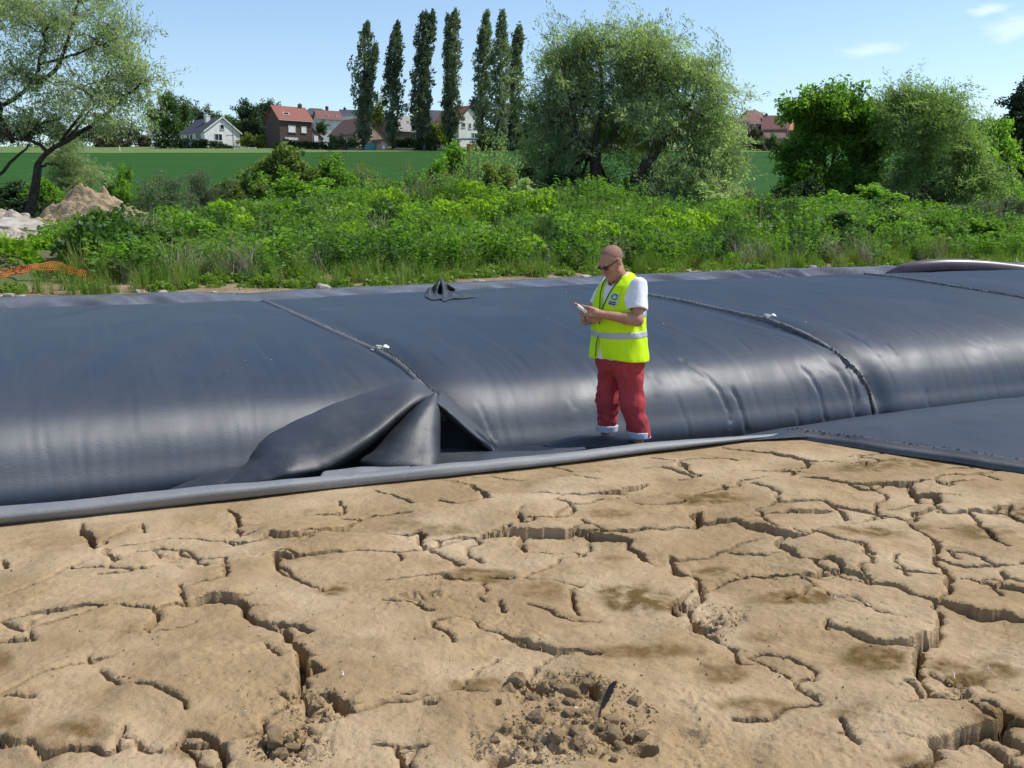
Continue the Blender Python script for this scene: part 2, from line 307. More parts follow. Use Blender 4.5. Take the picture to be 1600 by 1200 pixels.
# ------------------------------------------------------------------ cracked mud
def unit_(v): return v / (np.linalg.norm(v, axis=-1, keepdims=True) + 1e-9)
_OF = dict(A=(0, 560), B=(530, 560), C=(1060, 560), D=(0, 800), E=(530, 800), F=(1060, 800))
CR = """
A.06:378,760 385,805 415,845 447,885
A.05:505,880 515,920 540,945
A.008:430,890 500,880
A.05:1050,685 1095,715 1105,745 1082,768
A.014:1082,768 1200,755 1320,730 1440,715 1560,708
A.008:655,765 670,795
A.01:530,870 700,840 900,820 1050,825
A.02:1220,825 1250,805 1330,820 1420,800 1530,790 1600,770
A.01:1040,830 1100,810 1200,790
A.04:1085,850 1115,838 1150,840
A.02:1180,935 1260,900 1385,850 1440,830
A.012:630,890 700,895 720,880 740,920
A.01:720,880 830,880
A.06:1275,950 1275,915 1340,920 1400,915
A.02:1400,915 1500,905 1600,900
A.01:570,910 650,890
A.015:450,1010 560,1005 620,990 680,985 740,965 850,980 920,975
A.02:920,920 950,950 955,970
A.02:1040,910 1055,950 1055,990 1040,1030
A.02:1345,1005 1390,1030 1480,1065 1490,1080
A.008:20,1095 110,1070 270,1000 370,955
A.02:10,940 30,970
A.01:850,1070 900,1055 970,1050
A.01:830,1060 850,1120
D.055:870,435 940,410 1020,400 1090,410 1140,440 1170,495
D.03:1170,495 1230,515 1290,550
D.035:1240,515 1320,525 1390,530 1440,555
D.06:1290,550 1330,600 1375,640 1395,700 1395,790
D.055:1400,725 1440,715 1490,735
D.05:1400,760 1440,740
D.012:1395,790 1400,850
D.035:0,500 60,490 160,465 230,455 330,445 430,440 490,450
D.012:490,450 560,440 640,455 700,460
D.02:712,465 712,510 690,555
D.008:690,555 770,540 900,510
D.02:0,625 60,620 160,612
D.01:210,755 260,745 380,710 450,685 500,680
D.01:410,680 420,710
D.01:465,740 500,780 600,810 700,820 760,840 855,885 858,910
D.008:0,850 150,860
D.01:1225,625 1270,665 1290,690
D.008:1290,840 1350,880
D.02:200,1120 350,1110 420,1100 480,1130 540,1110
D.01:545,1110 550,1060 575,1015
D.03:640,1065 700,1105 750,1105 800,1070 835,1050
D.05:865,1015 930,1030 980,1060 1030,1090 1050,1140 1030,1180
D.04:835,1050 840,1080 930,1080 1000,1085
D.02:1050,1060 1150,1030 1220,1000 1300,1015 1390,1000 1440,1030
D.05:1480,840 1530,850 1560,890 1600,930
D.03:1400,1050 1390,1090
D.02:1460,940 1500,920 1540,960
B.02:480,553 560,560 620,575
B.06:620,575 650,605 670,645 690,645
B.015:690,620 760,625 860,625 1010,625
B.03:1010,645 1030,630 1130,630 1250,622 1340,600 1420,580
B.012:460,645 530,670 600,660 660,650
B.008:160,600 270,630 335,660
B.01:700,533 780,545 840,550 960,545 1080,535
B.015:990,490 1080,515 1200,520
B.01:1110,545 1200,565
B.025:1440,455 1500,462 1560,475 1600,470
B.04:1560,475 1600,510
B.015:1280,640 1390,665
B.025:1510,665 1600,650
B.01:0,720 100,722 200,710 330,700
B.03:0,655 25,675 25,690
B.01:0,805 130,800 210,795
B.05:230,800 300,800 360,795 385,800 370,840
B.025:385,825 470,830 590,815 640,815
B.012:640,815 700,800 780,775
B.02:745,790 780,810
B.03:840,690 845,740 850,765 885,760
B.012:870,690 940,675 1000,665
B.008:870,740 1000,740 1070,725 1090,710 1060,680 1000,665
B.06:785,800 850,805 960,800 1050,800 1100,790
B.06:860,810 860,870
B.03:1095,770 1110,800
B.07:1120,795 1180,810 1260,815 1350,825
B.05:1120,790 1250,795 1370,780 1450,770
B.025:1460,775 1560,760
B.07:1345,860 1400,900 1450,930 1530,945 1590,990
B.02:1535,880 1540,945
B.02:1120,885 1160,870 1165,850
B.01:860,875 1000,880 1100,880 1130,890
B.015:1010,940 1020,910 1100,900 1115,915
B.01:80,890 200,890 360,875 470,850
B.01:265,895 270,930
B.015:490,900 540,925 575,940
B.015:590,860 610,900 660,925
B.03:485,985 530,1010 600,1020
B.04:530,1030 600,1015
B.02:70,1035 200,1020 320,1000 480,970 560,940
B.01:680,1000 780,1005 860,1005 930,970 1000,940
B.015:860,1010 970,1025 1120,1050
B.015:1120,1050 1080,1100 1080,1140 1110,1175
B.015:670,1030 680,1080 670,1130
B.03:200,1125 300,1135 350,1100 410,1110 440,1080 500,1050 530,1040
B.01:340,1140 430,1170
B.008:740,1130 760,1180
E.01:430,510 440,540 490,555 530,595
E.01:480,500 560,495 600,500 640,510
E.02:690,548 760,560 800,572
E.015:875,602 950,625 1020,640
E.02:1020,640 1100,640 1150,665 1210,660
E.01:1080,490 1200,490
E.05:0,870 30,910 70,930
E.01:70,930 200,880 400,850 540,820 700,830 870,835
E.03:270,1080 290,1130 340,1180
E.01:150,1075 270,1085 400,1080
E.012:395,880 450,890
E.01:285,835 340,838
E.03:1530,430 1560,460 1600,465
E.025:860,780 920,830 950,850 1000,850
E.03:1000,850 1090,780 1150,770
E.05:1150,790 1180,830 1190,880
C.03:200,408 300,420 390,430
C.05:390,430 480,445 560,460 600,470 670,470
C.05:590,470 595,500
C.015:680,465 780,455 900,435 985,420
C.02:840,445 860,465
C.015:840,480 880,500 930,525
C.008:870,475 1000,455
C.02:200,520 270,525 340,525
C.01:0,555 80,545
C.035:0,480 0,505 60,530 105,540
C.01:10,468 120,460 230,460 270,470
C.01:340,520 430,515 500,500
C.05:500,520 545,525 525,550
C.03:525,555 620,562 720,570 850,580 950,575
C.045:950,575 1030,580 1090,575 1180,570
C.025:800,585 850,600 900,600
C.02:1060,515 1200,510 1380,495
C.02:1250,550 1330,540 1450,515 1510,510
C.07:1110,625 1190,625 1180,655
C.05:1080,580 1085,620 1110,650
C.02:1250,590 1330,575 1490,570
C.025:385,598 430,608 470,630 450,640
C.03:420,680 440,665 560,660 680,655
C.03:680,655 780,680 870,695 930,708
C.012:310,740 420,720 540,705 700,690
C.01:0,655 120,620 280,590 480,550
C.01:200,585 215,610
C.07:60,710 95,705 75,760
C.035:90,735 180,735 260,740 320,760
C.06:320,765 400,775 480,805 530,815 620,800
C.05:495,815 500,860 545,900
C.025:620,800 700,820 800,850
C.01:460,780 530,780 540,795
C.012:755,690 770,730
C.012:480,805 400,810 270,830 230,845 100,875 0,888
C.008:230,845 300,865 400,880 500,875
C.02:840,850 870,880 900,910
C.03:1085,690 1095,720 1090,770
C.025:1090,700 1140,690 1195,680
C.015:1200,690 1350,695
C.02:1350,685 1480,685
C.015:1460,670 1540,660
C.02:1380,725 1430,770 1450,800 1530,850
C.012:1210,765 1380,760
C.012:660,775 760,760 890,735
C.02:1540,690 1600,730
F.04:1180,105 1205,140 1195,170
F.045:1190,200 1235,250 1265,300 1265,345
F.015:1200,200 1260,215 1330,230 1460,230 1530,235 1600,222
F.015:1250,155 1300,195
F.008:1330,170 1400,185
F.012:1010,195 1040,250 1065,280
F.012:1495,255 1500,300 1490,360
F.035:630,205 700,200 750,230 760,255
F.02:760,255 830,275 880,310
F.03:880,310 960,315 1020,325 1075,365
F.01:860,235 860,275 885,315
F.06:0,225 60,250 90,320 110,380
F.07:170,310 250,280 350,265 450,265 550,275
F.03:550,275 640,270 670,250
F.04:100,350 170,320
F.05:0,405 50,430
F.08:70,470 90,520 60,545 140,565 190,590
F.05:120,515 170,510
F.02:190,590 260,600 270,650 290,690
F.03:280,645 380,670 440,715 540,770
F.02:540,770 570,750 630,760
F.012:550,800 610,830 650,860
F.012:630,330 690,365 730,390 830,410 900,430
F.02:810,370 860,400 900,430 960,460 1090,490
F.035:1090,490 1140,495 1200,510
F.025:1200,510 1220,530
F.03:1190,410 1215,440 1220,470
F.02:1140,375 1240,400
F.055:1250,405 1330,420 1400,445 1500,445 1600,470
F.025:1220,530 1190,570 1150,580
F.045:1150,580 1115,640 1110,720 1150,780 1170,830 1190,880
F.015:780,530 840,560 910,595 980,600 1045,605
F.008:690,490 690,525
F.01:1040,770 1090,770 1140,800
F.015:950,840 990,850
F.012:1090,875 1180,880
F.05:1330,800 1330,850 1290,870 1340,890
F.05:1340,890 1440,890 1490,930 1530,960 1480,990
F.03:1480,990 1420,960 1390,940
F.08:1420,1020 1500,1030 1560,1080 1600,1100
F.03:1480,815 1550,805 1600,790
F.015:1390,785 1450,830
F.008:1170,700 1250,740
F.01:740,1020 830,1080
F.015:250,945 340,938
F.01:340,935 480,900 650,880
"""
cracks = []
for ln_ in CR.strip().splitlines():
    h, pts = ln_.split(':'); ox, oy = _OF[h[0]]
    P = [tuple(map(float, p.split(','))) for p in pts.split()]
    cracks.append((float(h[1:]), np.array([at_z(ox + a / 2.963, oy + b / 2.963, 0)[:2] for a, b in P])))
def jag(P, rr, lev=3, amp=.10):
    for _ in range(lev):
        Q = [P[0]]
        for a, b in zip(P[:-1], P[1:]):
            if np.linalg.norm(b - a) > .025:
                n = np.array([-(b - a)[1], (b - a)[0]]); Q.append((a + b) / 2 + n * rr.normal(0, amp))
            Q.append(b)
        P = np.array(Q); amp *= .9
    return P
# cracks that run on beyond the frame
_rr = np.random.default_rng(3)
for k in range(26):
    a = R(_rr.choice([-1, 1]) * _rr.uniform(31, 46)); r = _rr.uniform(2.0, 6.5)
    p = np.array([math.sin(a) * r, math.cos(a) * r]); t = _rr.uniform(0, 6.28); pl = [p]
    for j in range(4):
        t += _rr.uniform(-.5, .5); p = p + np.array([math.cos(t), math.sin(t)]) * .22; pl.append(p)
    cracks.append((_rr.choice([.012, .02, .045]), np.array(pl)))
for k in range(25):                      # hairline cracks branching off the traced ones
    w0, P0 = cracks[_rr.integers(len(CR.strip().splitlines()))]; p = P0[_rr.integers(len(P0))].copy(); t = _rr.uniform(0, 6.28); pl = [p]
    for j in range(_rr.integers(3, 6)):
        t += _rr.normal(0, .45); p = p + np.array([math.cos(t), math.sin(t)]) * _rr.uniform(.05, .13); pl.append(p)
    cracks.append((.004, np.array(pl)))
allp = [np.concatenate([P_[:-1] + (P_[1:] - P_[:-1]) * f_ for f_ in (0, .25, .5, .75)] + [P_[-1:]]) for _, P_ in cracks]; link_ = []
for i_, (w_, P_) in enumerate(cracks):        # let loose ends run on, thinner, into the nearest crack
    for e_, o_ in ((P_[0], P_[1]), (P_[-1], P_[-2])):
        out_ = (e_ - o_) / (np.linalg.norm(e_ - o_) + 1e-9); bst = None
        for j_, Q_ in enumerate(allp):
            if j_ == i_: continue
            d_ = np.linalg.norm(Q_ - e_, axis=1); c_ = d_ * (1.6 - .6 * ((Q_ - e_) @ out_) / (d_ + 1e-6)); m_ = int(np.argmin(c_))
            if d_[m_] > .01 and (bst is None or c_[m_] < bst[0]): bst = (c_[m_], Q_[m_], d_[m_])
        if bst and bst[2] < .08 + .028 * math.hypot(*e_) and (w_ >= .018 or i_ % 3 == 0): link_.append((min(max(w_ * .3, .005), .010), np.array([e_, bst[1]])))
cracks += link_
cracks = [(w_, jag(P_, _rr)) for w_, P_ in cracks]
ang = np.concatenate([np.linspace(-47, -30, 120)[:-1], np.linspace(-30, 30, 720), np.linspace(30, 47, 120)[1:]])
rad = np.concatenate([np.linspace(1.0, 2.45, 40)[:-1], np.exp(np.linspace(math.log(2.45), math.log(10.2), 800))])
AA, RR = np.meshgrid(np.radians(ang), rad); nr_, nc_ = AA.shape
mx_ = (np.sin(AA) * RR).ravel(); my_ = (np.cos(AA) * RR).ravel()
wx = mx_ + (fbm(mx_ * 9, my_ * 9, seed=21, octv=3) - .5) * .010 + (fbm(mx_ * 40, my_ * 40, seed=23, octv=3) - .5) * .008
wy = my_ + (fbm(mx_ * 9, my_ * 9, seed=22, octv=3) - .5) * .010 + (fbm(mx_ * 40, my_ * 40, seed=24, octv=3) - .5) * .008
wv = .55 + .9 * fbm(mx_ * 6, my_ * 6, seed=25, octv=3)
carve = np.zeros_like(mx_); dedge = np.full_like(mx_, .6); bar = np.full_like(mx_, .6); dwide = np.full_like(mx_, .6); lift_ = np.zeros_like(mx_); ldist = np.full_like(mx_, 9.)
Wg = np.stack([wx, wy], 1)
order = np.argsort(wy); sy = wy[order]
for w, P in cracks:
    L_ = np.concatenate([[0], np.cumsum(np.linalg.norm(np.diff(P, axis=0), axis=1))]); tot = L_[-1] + 1e-6
    for i in range(len(P) - 1):
        a, b = P[i], P[i + 1]; m = .45
        lo, hi = np.searchsorted(sy, [min(a[1], b[1]) - m, max(a[1], b[1]) + m]); idx = order[lo:hi]
        xx = wx[idx]; k = (xx > min(a[0], b[0]) - m) & (xx < max(a[0], b[0]) + m); idx = idx[k]
        if not len(idx): continue
        q = Wg[idx] - a; ab = b - a; t = np.clip((q @ ab) / (ab @ ab + 1e-12), 0, 1)
        d = np.linalg.norm(q - t[:, None] * ab, axis=1)
        s = (L_[i] + t * (L_[i + 1] - L_[i])) / tot
        taper = .72 + .28 * np.minimum(1, 4 * np.minimum(s, 1 - s) + .15)
        hw = np.maximum(w * (.215 if w > .02 else .28) * wv[idx] * taper, .00075 * np.hypot(xx[k], Wg[idx, 1]) + .0004)
        D = np.minimum(.012 + 5.5 * hw * 2, .15)
        c = D * (1 - sstep(hw * .9, hw * 1.08 + .0025, d))
        carve[idx] = np.maximum(carve[idx], c)
        dedge[idx] = np.minimum(dedge[idx], np.maximum(d - hw, 0))
        if w >= .012: bar[idx] = np.minimum(bar[idx], np.maximum(d - hw, 0))
        if w >= .018:                    # the far plate stands a little higher than the near one
            nrm_ = np.array([ab[1], -ab[0]]); nrm_ = nrm_ / (np.linalg.norm(nrm_) + 1e-9); mid = (a + b) / 2; vd = mid / np.linalg.norm(mid)
            if nrm_ @ vd < 0: nrm_ = -nrm_
            sd_ = (q - t[:, None] * ab) @ nrm_; hgt = min(.22 * w, .015) * abs(nrm_ @ vd) * np.minimum(1, 3.5 * np.minimum(s, 1 - s)) * np.exp(-d / .16)
            u_ = d < ldist[idx]; ii = idx[u_]; ldist[ii] = d[u_]; lift_[ii] = (np.sign(sd_) * hgt)[u_]
        if w >= .03: dwide[idx] = np.minimum(dwide[idx], np.maximum(d - hw, 0))
# pixel ellipses on the mud -> soft masks
def ell(lst, warp=.35):
    px, py, _ = project(np.stack([mx_, my_, 0 * mx_], 1)); out = np.zeros_like(mx_)
    n = (fbm(mx_ * 5, my_ * 5, seed=31, octv=4) - .5) * 2 * warp * 2
    for cx, cy, rx, ry, a in lst:
        q = np.sqrt(((px - cx) / rx) ** 2 + ((py - cy) / ry) ** 2) + n
        out = np.maximum(out, a * (1 - sstep(.35, 1.25, q)))
    return out
damp = ell([(745, 895, 55, 13, .7), (996, 935, 62, 22, .95), (854, 925, 50, 14, .5), (732, 1067, 48, 14, .7), (1002, 1023, 85, 14, .7), (968, 871, 35, 9, .5),
    (1364, 827, 62, 13, 1), (1127, 779, 60, 9, .9), (1330, 732, 42, 8, .7), (1408, 722, 60, 9, .65), (1441, 820, 30, 9, .5), (1532, 827, 55, 15, .65), (1586, 790, 34, 12, .8),
    (1229, 935, 80, 16, .85), (1114, 874, 32, 8, .7), (1380, 1023, 62, 22, .8), (1505, 1030, 80, 26, 1), (1202, 986, 35, 10, .5), (1121, 1050, 52, 18, .65), (1188, 1100, 75, 13, .65),
    (1330, 1114, 42, 12, .5), (1431, 1191, 55, 10, .6), (202, 989, 32, 10, .55), (105, 1155, 75, 30, .75), (17, 1140, 42, 42, .65), (520, 928, 30, 8, .8), (280, 1178, 34, 12, .6),
    (0, 1036, 22, 14, .6), (692, 826, 50, 8, .55), (631, 817, 42, 8, .4), (952, 803, 42, 7, .55), (1560, 1130, 40, 14, .5), (350, 930, 20, 6, .3), (560, 1010, 60, 10, .25)])
rub = ell([(865, 1075, 90, 24, .9), (930, 1150, 105, 45, 1), (800, 1165, 90, 32, .85), (495, 1105, 48, 26, .8), (455, 1168, 70, 30, .7), (1500, 1055, 36, 22, .6), (655, 935, 42, 10, .8), (1135, 955, 45, 14, .8), (1100, 985, 30, 15, .5), (260, 870, 25, 6, .5), (640, 840, 40, 8, .3)], .25)
pits = np.zeros_like(mx_)
for cx, cy, r_, dp in ((972, 1151, .035, .07), (1004, 1168, .05, .10), (780, 1188, .05, .08), (867, 1175, .035, .04), (925, 1085, .03, .045), (775, 1103, .018, .03), (1010, 1112, .012, .02), (1072, 1150, .07, .02), (1066, 1105, .05, .015), (15, 985, .1, .02)):
    p = at_z(cx, cy, 0); q = np.hypot(wx - p[0], wy - p[1]) / r_; pits = np.maximum(pits, dp * (1 - sstep(.55, 1.15, q)))
# plates: grown from the places farthest from any crack
st_ = 4
bc = np.minimum(bar, .4).reshape(nr_, nc_)[::st_, ::st_]; hc, wc = bc.shape
xc_ = mx_.reshape(nr_, nc_)[::st_, ::st_]; yc_ = my_.reshape(nr_, nc_)[::st_, ::st_]
flat = np.argsort(-bc.ravel()); seeds = []
for i in flat:
    if bc.ravel()[i] < .06: break
    p = (xc_.ravel()[i], yc_.ravel()[i]); v_ = p[0] * NX[0] + p[1] * NX[1]
    if v_ > 6.2: continue
    if all((p[0] - s[0]) ** 2 + (p[1] - s[1]) ** 2 > (.30 + .055 * s[3]) ** 2 for s in seeds): seeds.append((p[0], p[1], i, math.hypot(*p)))
import heapq
lab = np.full(hc * wc, -1); cost = np.full(hc * wc, 1e9); hq = []
for k, s in enumerate(seeds): cost[s[2]] = 0; heapq.heappush(hq, (0.0, int(s[2]), k))
bcf = bc.ravel(); xf = xc_.ravel(); yf = yc_.ravel()
while hq:
    c, i, k = heapq.heappop(hq)
    if lab[i] >= 0: continue
    lab[i] = k; r0, c0 = divmod(i, wc)
    for dr, dc in ((1, 0), (-1, 0), (0, 1), (0, -1)):
        r1, c1 = r0 + dr, c0 + dc
        if 0 <= r1 < hc and 0 <= c1 < wc:
            j = r1 * wc + c1
            if lab[j] < 0:
                nc = c + math.hypot(xf[i] - xf[j], yf[i] - yf[j]) / (bcf[j] + .004)
                if nc < cost[j]: cost[j] = nc; heapq.heappush(hq, (nc, j, k))
lab = lab.reshape(hc, wc)
ri = np.clip((np.arange(nr_) + st_ // 2) // st_, 0, hc - 1); ci = np.clip((np.arange(nc_) + st_ // 2) // st_, 0, wc - 1)
LAB = lab[ri][:, ci]
_r2 = np.random.default_rng(11); K = len(seeds)
off = _r2.normal(0, .010, K); tl = _r2.normal(0, .03, (K, 2)); sd = np.array([s[:2] for s in seeds])
lf = LAB.ravel()
step = off[lf] + np.clip(tl[lf, 0] * (mx_ - sd[lf, 0]) + tl[lf, 1] * (my_ - sd[lf, 1]), -.03, .03)
S_ = step.reshape(nr_, nc_); free = (carve < .012).reshape(nr_, nc_).astype(float)
gh = free[:, 1:] * free[:, :-1] + 1e-4; gvv = free[1:] * free[:-1] + 1e-4
for it in range(90):                     # soften the steps except across cracks
    num = np.zeros_like(S_); den = np.zeros_like(S_)
    num[:, 1:] += gh * S_[:, :-1]; den[:, 1:] += gh; num[:, :-1] += gh * S_[:, 1:]; den[:, :-1] += gh
    num[1:] += gvv * S_[:-1]; den[1:] += gvv; num[:-1] += gvv * S_[1:]; den[:-1] += gvv
    S_ = np.where(den > .5, .3 * S_ + .7 * num / den, S_)
step = S_.ravel()
base = (fbm(mx_ * .7, my_ * .7, seed=41, octv=3) - .5) * .07 + (fbm(mx_ * 2.6, my_ * 2.6, seed=42, octv=4) - .5) * .036 + (fbm(mx_ * 14, my_ * 14, seed=43, octv=4) - .5) * .012 + (fbm(mx_ * 60, my_ * 60, seed=143, octv=3) - .5) * .006 * (.3 + 1.4 * fbm(mx_ * 2, my_ * 2, seed=144))
curl = .012 * np.exp(-(dwide / .05) ** 2) * (fbm(mx_ * 2, my_ * 2, seed=44) * 3 - 1.6)
crumb = rub * ((np.abs(2 * fbm(mx_ * 16, my_ * 16, seed=45, octv=4) - 1)) * .075 + (1 - np.abs(2 * vnoise(mx_ * 42, my_ * 42, seed=46) - 1)) * .012 - .04)
sc_ = sstep(.55, .75, fbm(mx_ * 3, my_ * 3, seed=47)) * (fbm(mx_ * 55, my_ * 55, seed=48, octv=3) - .5) * .012
crin = np.maximum(carve - 0, 0) * (fbm(mx_ * 30, my_ * 30, seed=49, octv=2) - .5) * .7
mz_ = base + step + lift_ + curl + crumb + sc_ - carve + crin - pits - .012 * np.exp(-(dedge / .012) ** 2) * (carve < .01)
vv_ = mx_ * NX[0] + my_ * NX[1]; uu_ = mx_ * AX[0] + my_ * AX[1]
uedge = lambda v: 5.25 + (6.23 - v) * .44
lipf = np.maximum(sstep(5.6, 6.15, vv_), sstep(-.55, -.02, uu_ - uedge(vv_)))
mz_ = mz_ * (1 - .75 * lipf) - .01 * lipf
MV = np.stack([mx_, my_, mz_], 1).astype(np.float32); MF = grid_faces(nr_, nc_)
keep = ((vv_[MF] < 6.30).all(1)) & ((uu_[MF] - uedge(vv_[MF]) < .18).all(1)) & ((uu_[MF] > -7).all(1))
MF = MF[keep]; fl = lf[MF[:, 0]]
fn = np.cross(MV[MF[:, 2]] - MV[MF[:, 0]], MV[MF[:, 3]] - MV[MF[:, 1]])
steep = fn[:, 2] < .78 * np.linalg.norm(fn, axis=1)          # crack walls keep their own normals so that plate rims stay crisp
def vnorm(sel):
    N_ = np.zeros_like(MV)
    for k in range(4): np.add.at(N_, MF[sel, k], fn[sel])
    return N_ / (np.linalg.norm(N_, axis=1, keepdims=True) + 1e-12)
VT, VW = vnorm(~steep), vnorm(steep)

MUD = mat('dried_mud', (.385, .268, .145), .93, .12, (.30, .206, .108), 2.2, detail=8, ramp=(.36, .62))
x = MATX['dried_mud']
at = x['N'].new('ShaderNodeAttribute'); at.attribute_name = 'damp'
c = x['mix'](x['mr'](x['noise'](11, 7), .46, .66), x['out'], (.29, .20, .108))
c = x['mix'](x['mr'](x['noise'](1.3, 7), .45, .68), c, (.475, .352, .22))
c = x['mix'](x['mr'](x['noise'](75, 4), .62, .72), c, (.24, .165, .088))
dm = x['N'].new('ShaderNodeMath'); dm.operation = 'MULTIPLY'; x['L'].new(at.outputs['Fac'], dm.inputs[0]); x['L'].new(x['mr'](x['noise'](13, 9), .28, .56), dm.inputs[1])
c = x['mix'](dm.outputs[0], c, (.14, .085, .028))
x['L'].new(c, x['b'].inputs['Base Color'])
def bumps(x, specs):
    prev = None
    for sc, stg, dist, det in specs:
        bn = x['N'].new('ShaderNodeBump'); bn.inputs['Strength'].default_value = stg; bn.inputs['Distance'].default_value = dist
        x['L'].new(x['noise'](sc, det), bn.inputs['Height'])
        if prev is not None: x['L'].new(prev, bn.inputs['Normal'])
        prev = bn.outputs[0]
    x['L'].new(prev, x['b'].inputs['Normal'])
bumps(x, [(28, .6, .014, 6), (140, .7, .005, 4), (420, .5, .0018, 2)])
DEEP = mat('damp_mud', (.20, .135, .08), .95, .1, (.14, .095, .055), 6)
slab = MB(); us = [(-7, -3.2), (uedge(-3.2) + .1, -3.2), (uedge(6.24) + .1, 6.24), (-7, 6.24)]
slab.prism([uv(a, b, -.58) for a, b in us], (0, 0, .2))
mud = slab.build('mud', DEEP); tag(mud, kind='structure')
for k in range(K):
    f = MF[fl == k]
    if len(f) < 12: continue
    ids, inv = np.unique(f, return_inverse=True)
    me = npmesh('mud_plate', MV[ids], inv.reshape(f.shape), True, {'damp': np.clip(damp[ids] * 1.3, 0, 1)})
    sel_ = np.repeat(steep[fl == k], 4); ff_ = f.ravel(); me.normals_split_custom_set(np.where(sel_[:, None], VW[ff_], VT[ff_]).tolist())
    link('mud_plate', me, MUD, mud)
def mud_z(x0, y0):
    i = np.argmin((mx_ - x0) ** 2 + (my_ - y0) ** 2); return float(mz_[i])

# ------------------------------------------------------------------ black woven geotextile
def geo_mat(name, base, rough, dust, dustc, weave=1.0, aniso=0.0, spec=.85, ior=1.5):
    m = mat(name, base, rough, spec); x = MATX[name]; N, L = x['N'], x['L']
    mp = N.new('ShaderNodeMapping'); mp.inputs['Scale'].default_value = (3.0, .35, .35); L.new(x['tc'].outputs['Object'], mp.inputs[0])
    n1 = x['noise'](1.2, 6, mp.outputs[0]); n2 = x['noise'](.9, 6); n3 = x['noise'](22, 4)
    f = x['mr'](n1, .35, .8)
    c = x['mix'](f, base, tuple(b * 1.0 + (d - b) * dust * .6 for b, d in zip(base, dustc)))
    c = x['mix'](x['mr'](n2, .5, .72), c, tuple(b + (d - b) * dust for b, d in zip(base, dustc)))
    c = x['mix'](x['mr'](n3, .6, .85), c, tuple(b + (d - b) * dust * 1.4 for b, d in zip(base, dustc)))
    L.new(c, x['b'].inputs['Base Color'])
    mr_ = N.new('ShaderNodeMapRange'); mr_.inputs['From Min'].default_value = .3; mr_.inputs['From Max'].default_value = .75
    mr_.inputs['To Min'].default_value = rough - .06; mr_.inputs['To Max'].default_value = rough + .1
    L.new(n1, mr_.inputs['Value']); L.new(mr_.outputs[0], x['b'].inputs['Roughness'])
    x['b'].inputs['IOR'].default_value = ior
    if aniso:
        mp2 = N.new('ShaderNodeMapping'); mp2.inputs['Scale'].default_value = (1, 1, 1); ro_ = N.new('ShaderNodeVectorRotate'); ro_.rotation_type = 'Z_AXIS'; ro_.inputs['Angle'].default_value = R(-24)
        L.new(x['tc'].outputs['Object'], ro_.inputs['Vector']); mp2.inputs['Scale'].default_value = (13, .5, .8); L.new(ro_.outputs[0], mp2.inputs[0])
        stx = x['noise'](1.0, 5, mp2.outputs[0]); c = x['mix'](x['mr'](stx, .5, .78), c, tuple(b + (d - b) * .5 for b, d in zip(base, dustc))); L.new(c, x['b'].inputs['Base Color'])
        x['b'].inputs['Anisotropic'].default_value = aniso; cv = N.new('ShaderNodeCombineXYZ')
        for i_ in range(3): cv.inputs[i_].default_value = AX[i_]
        L.new(cv.outputs[0], x['b'].inputs['Tangent'])
    bumps(x, [(320, .34 * weave, .003, 2), (95, .34 * weave, .007, 2), (45, .22 * weave, .006, 3), (7, .05, .03, 3)])
    return m
GEO = geo_mat('black_geotextile', (.008, .017, .031), .66, .5, (.042, .046, .054), .5, aniso=.66, spec=1.0, ior=1.74)
GEOC = geo_mat('flat_black_geotextile', (.008, .016, .029), .55, .4, (.036, .040, .048), .5, spec=.7)
GEOD = geo_mat('loose_black_geotextile', (.010, .015, .022), .56, .6, (.075, .077, .085), .7, spec=.8)
GREY = geo_mat('dusty_geotextile', (.15, .155, .165), .6, .6, (.33, .32, .30), .8)
SEAMM = geo_mat('seam_webbing', (.10, .102, .106), .6, .5, (.24, .24, .24))
THREAD = mat('stitch_thread', (.02, .02, .022), .6, .4, (.10, .10, .10), 60)
STRAP = mat('white_strap', (.72, .71, .68), .7, .3)

PV = catmull([(8.3, -.8), (7.5, -.62), (7.27, -.22), (7.34, .02), (7.47, .25), (7.70, .43), (8.15, .575), (8.95, .70), (10, .785), (11.4, .825), (12.7, .815), (13.5, .735), (13.95, .52), (14.08, .1), (13.85, -.5)], 170)
usu = np.concatenate([np.linspace(-9, -4, 60)[:-1], np.linspace(-4, 13, 800), np.linspace(13, 28, 160)[1:]])
tgn = np.gradient(PV, axis=0); tgn /= np.linalg.norm(tgn, axis=1, keepdims=True); pn = np.stack([-tgn[:, 1], tgn[:, 0]], 1)
U_, K_ = np.meshgrid(usu, np.arange(len(PV)), indexing='ij'); V_ = PV[K_, 0]; Z_ = PV[K_, 1]
zs = np.interp(U_, [-6, 2, 9, 14], [.865, .87, 1.0, 1.02]); Zs = np.where(Z_ > 0, Z_ * zs, Z_)
arc = np.concatenate([[0], np.cumsum(np.linalg.norm(np.diff(PV, axis=0), axis=1))])
S2 = arc[K_]
def seam_u(k, v): return np.interp(v, [7.3, 8.5, 10.4, 13], [[2.72, 2.5, 2.35, 2.2], [7.2, 6.74, 6.45, 6.3], [11.3, 11.35, 11.3, 11.2], [-2.6, -2.7, -2.8, -2.9]][k])
disp = (fbm(U_ * 1.1, S2 * .45, seed=61, octv=3) - .5) * .03
front = 1 - sstep(8.2, 9.6, V_)
disp += front * ((fbm(U_ * 3.4, S2 * .4, seed=62, octv=3) - .5) * .010 + (fbm(U_ * 13, S2 * .5, seed=63, octv=2) - .5) * .004)
disp += (1 - front) * (fbm(U_ * 1.5, V_ * 2.2, seed=64, octv=3) - .5) * .012
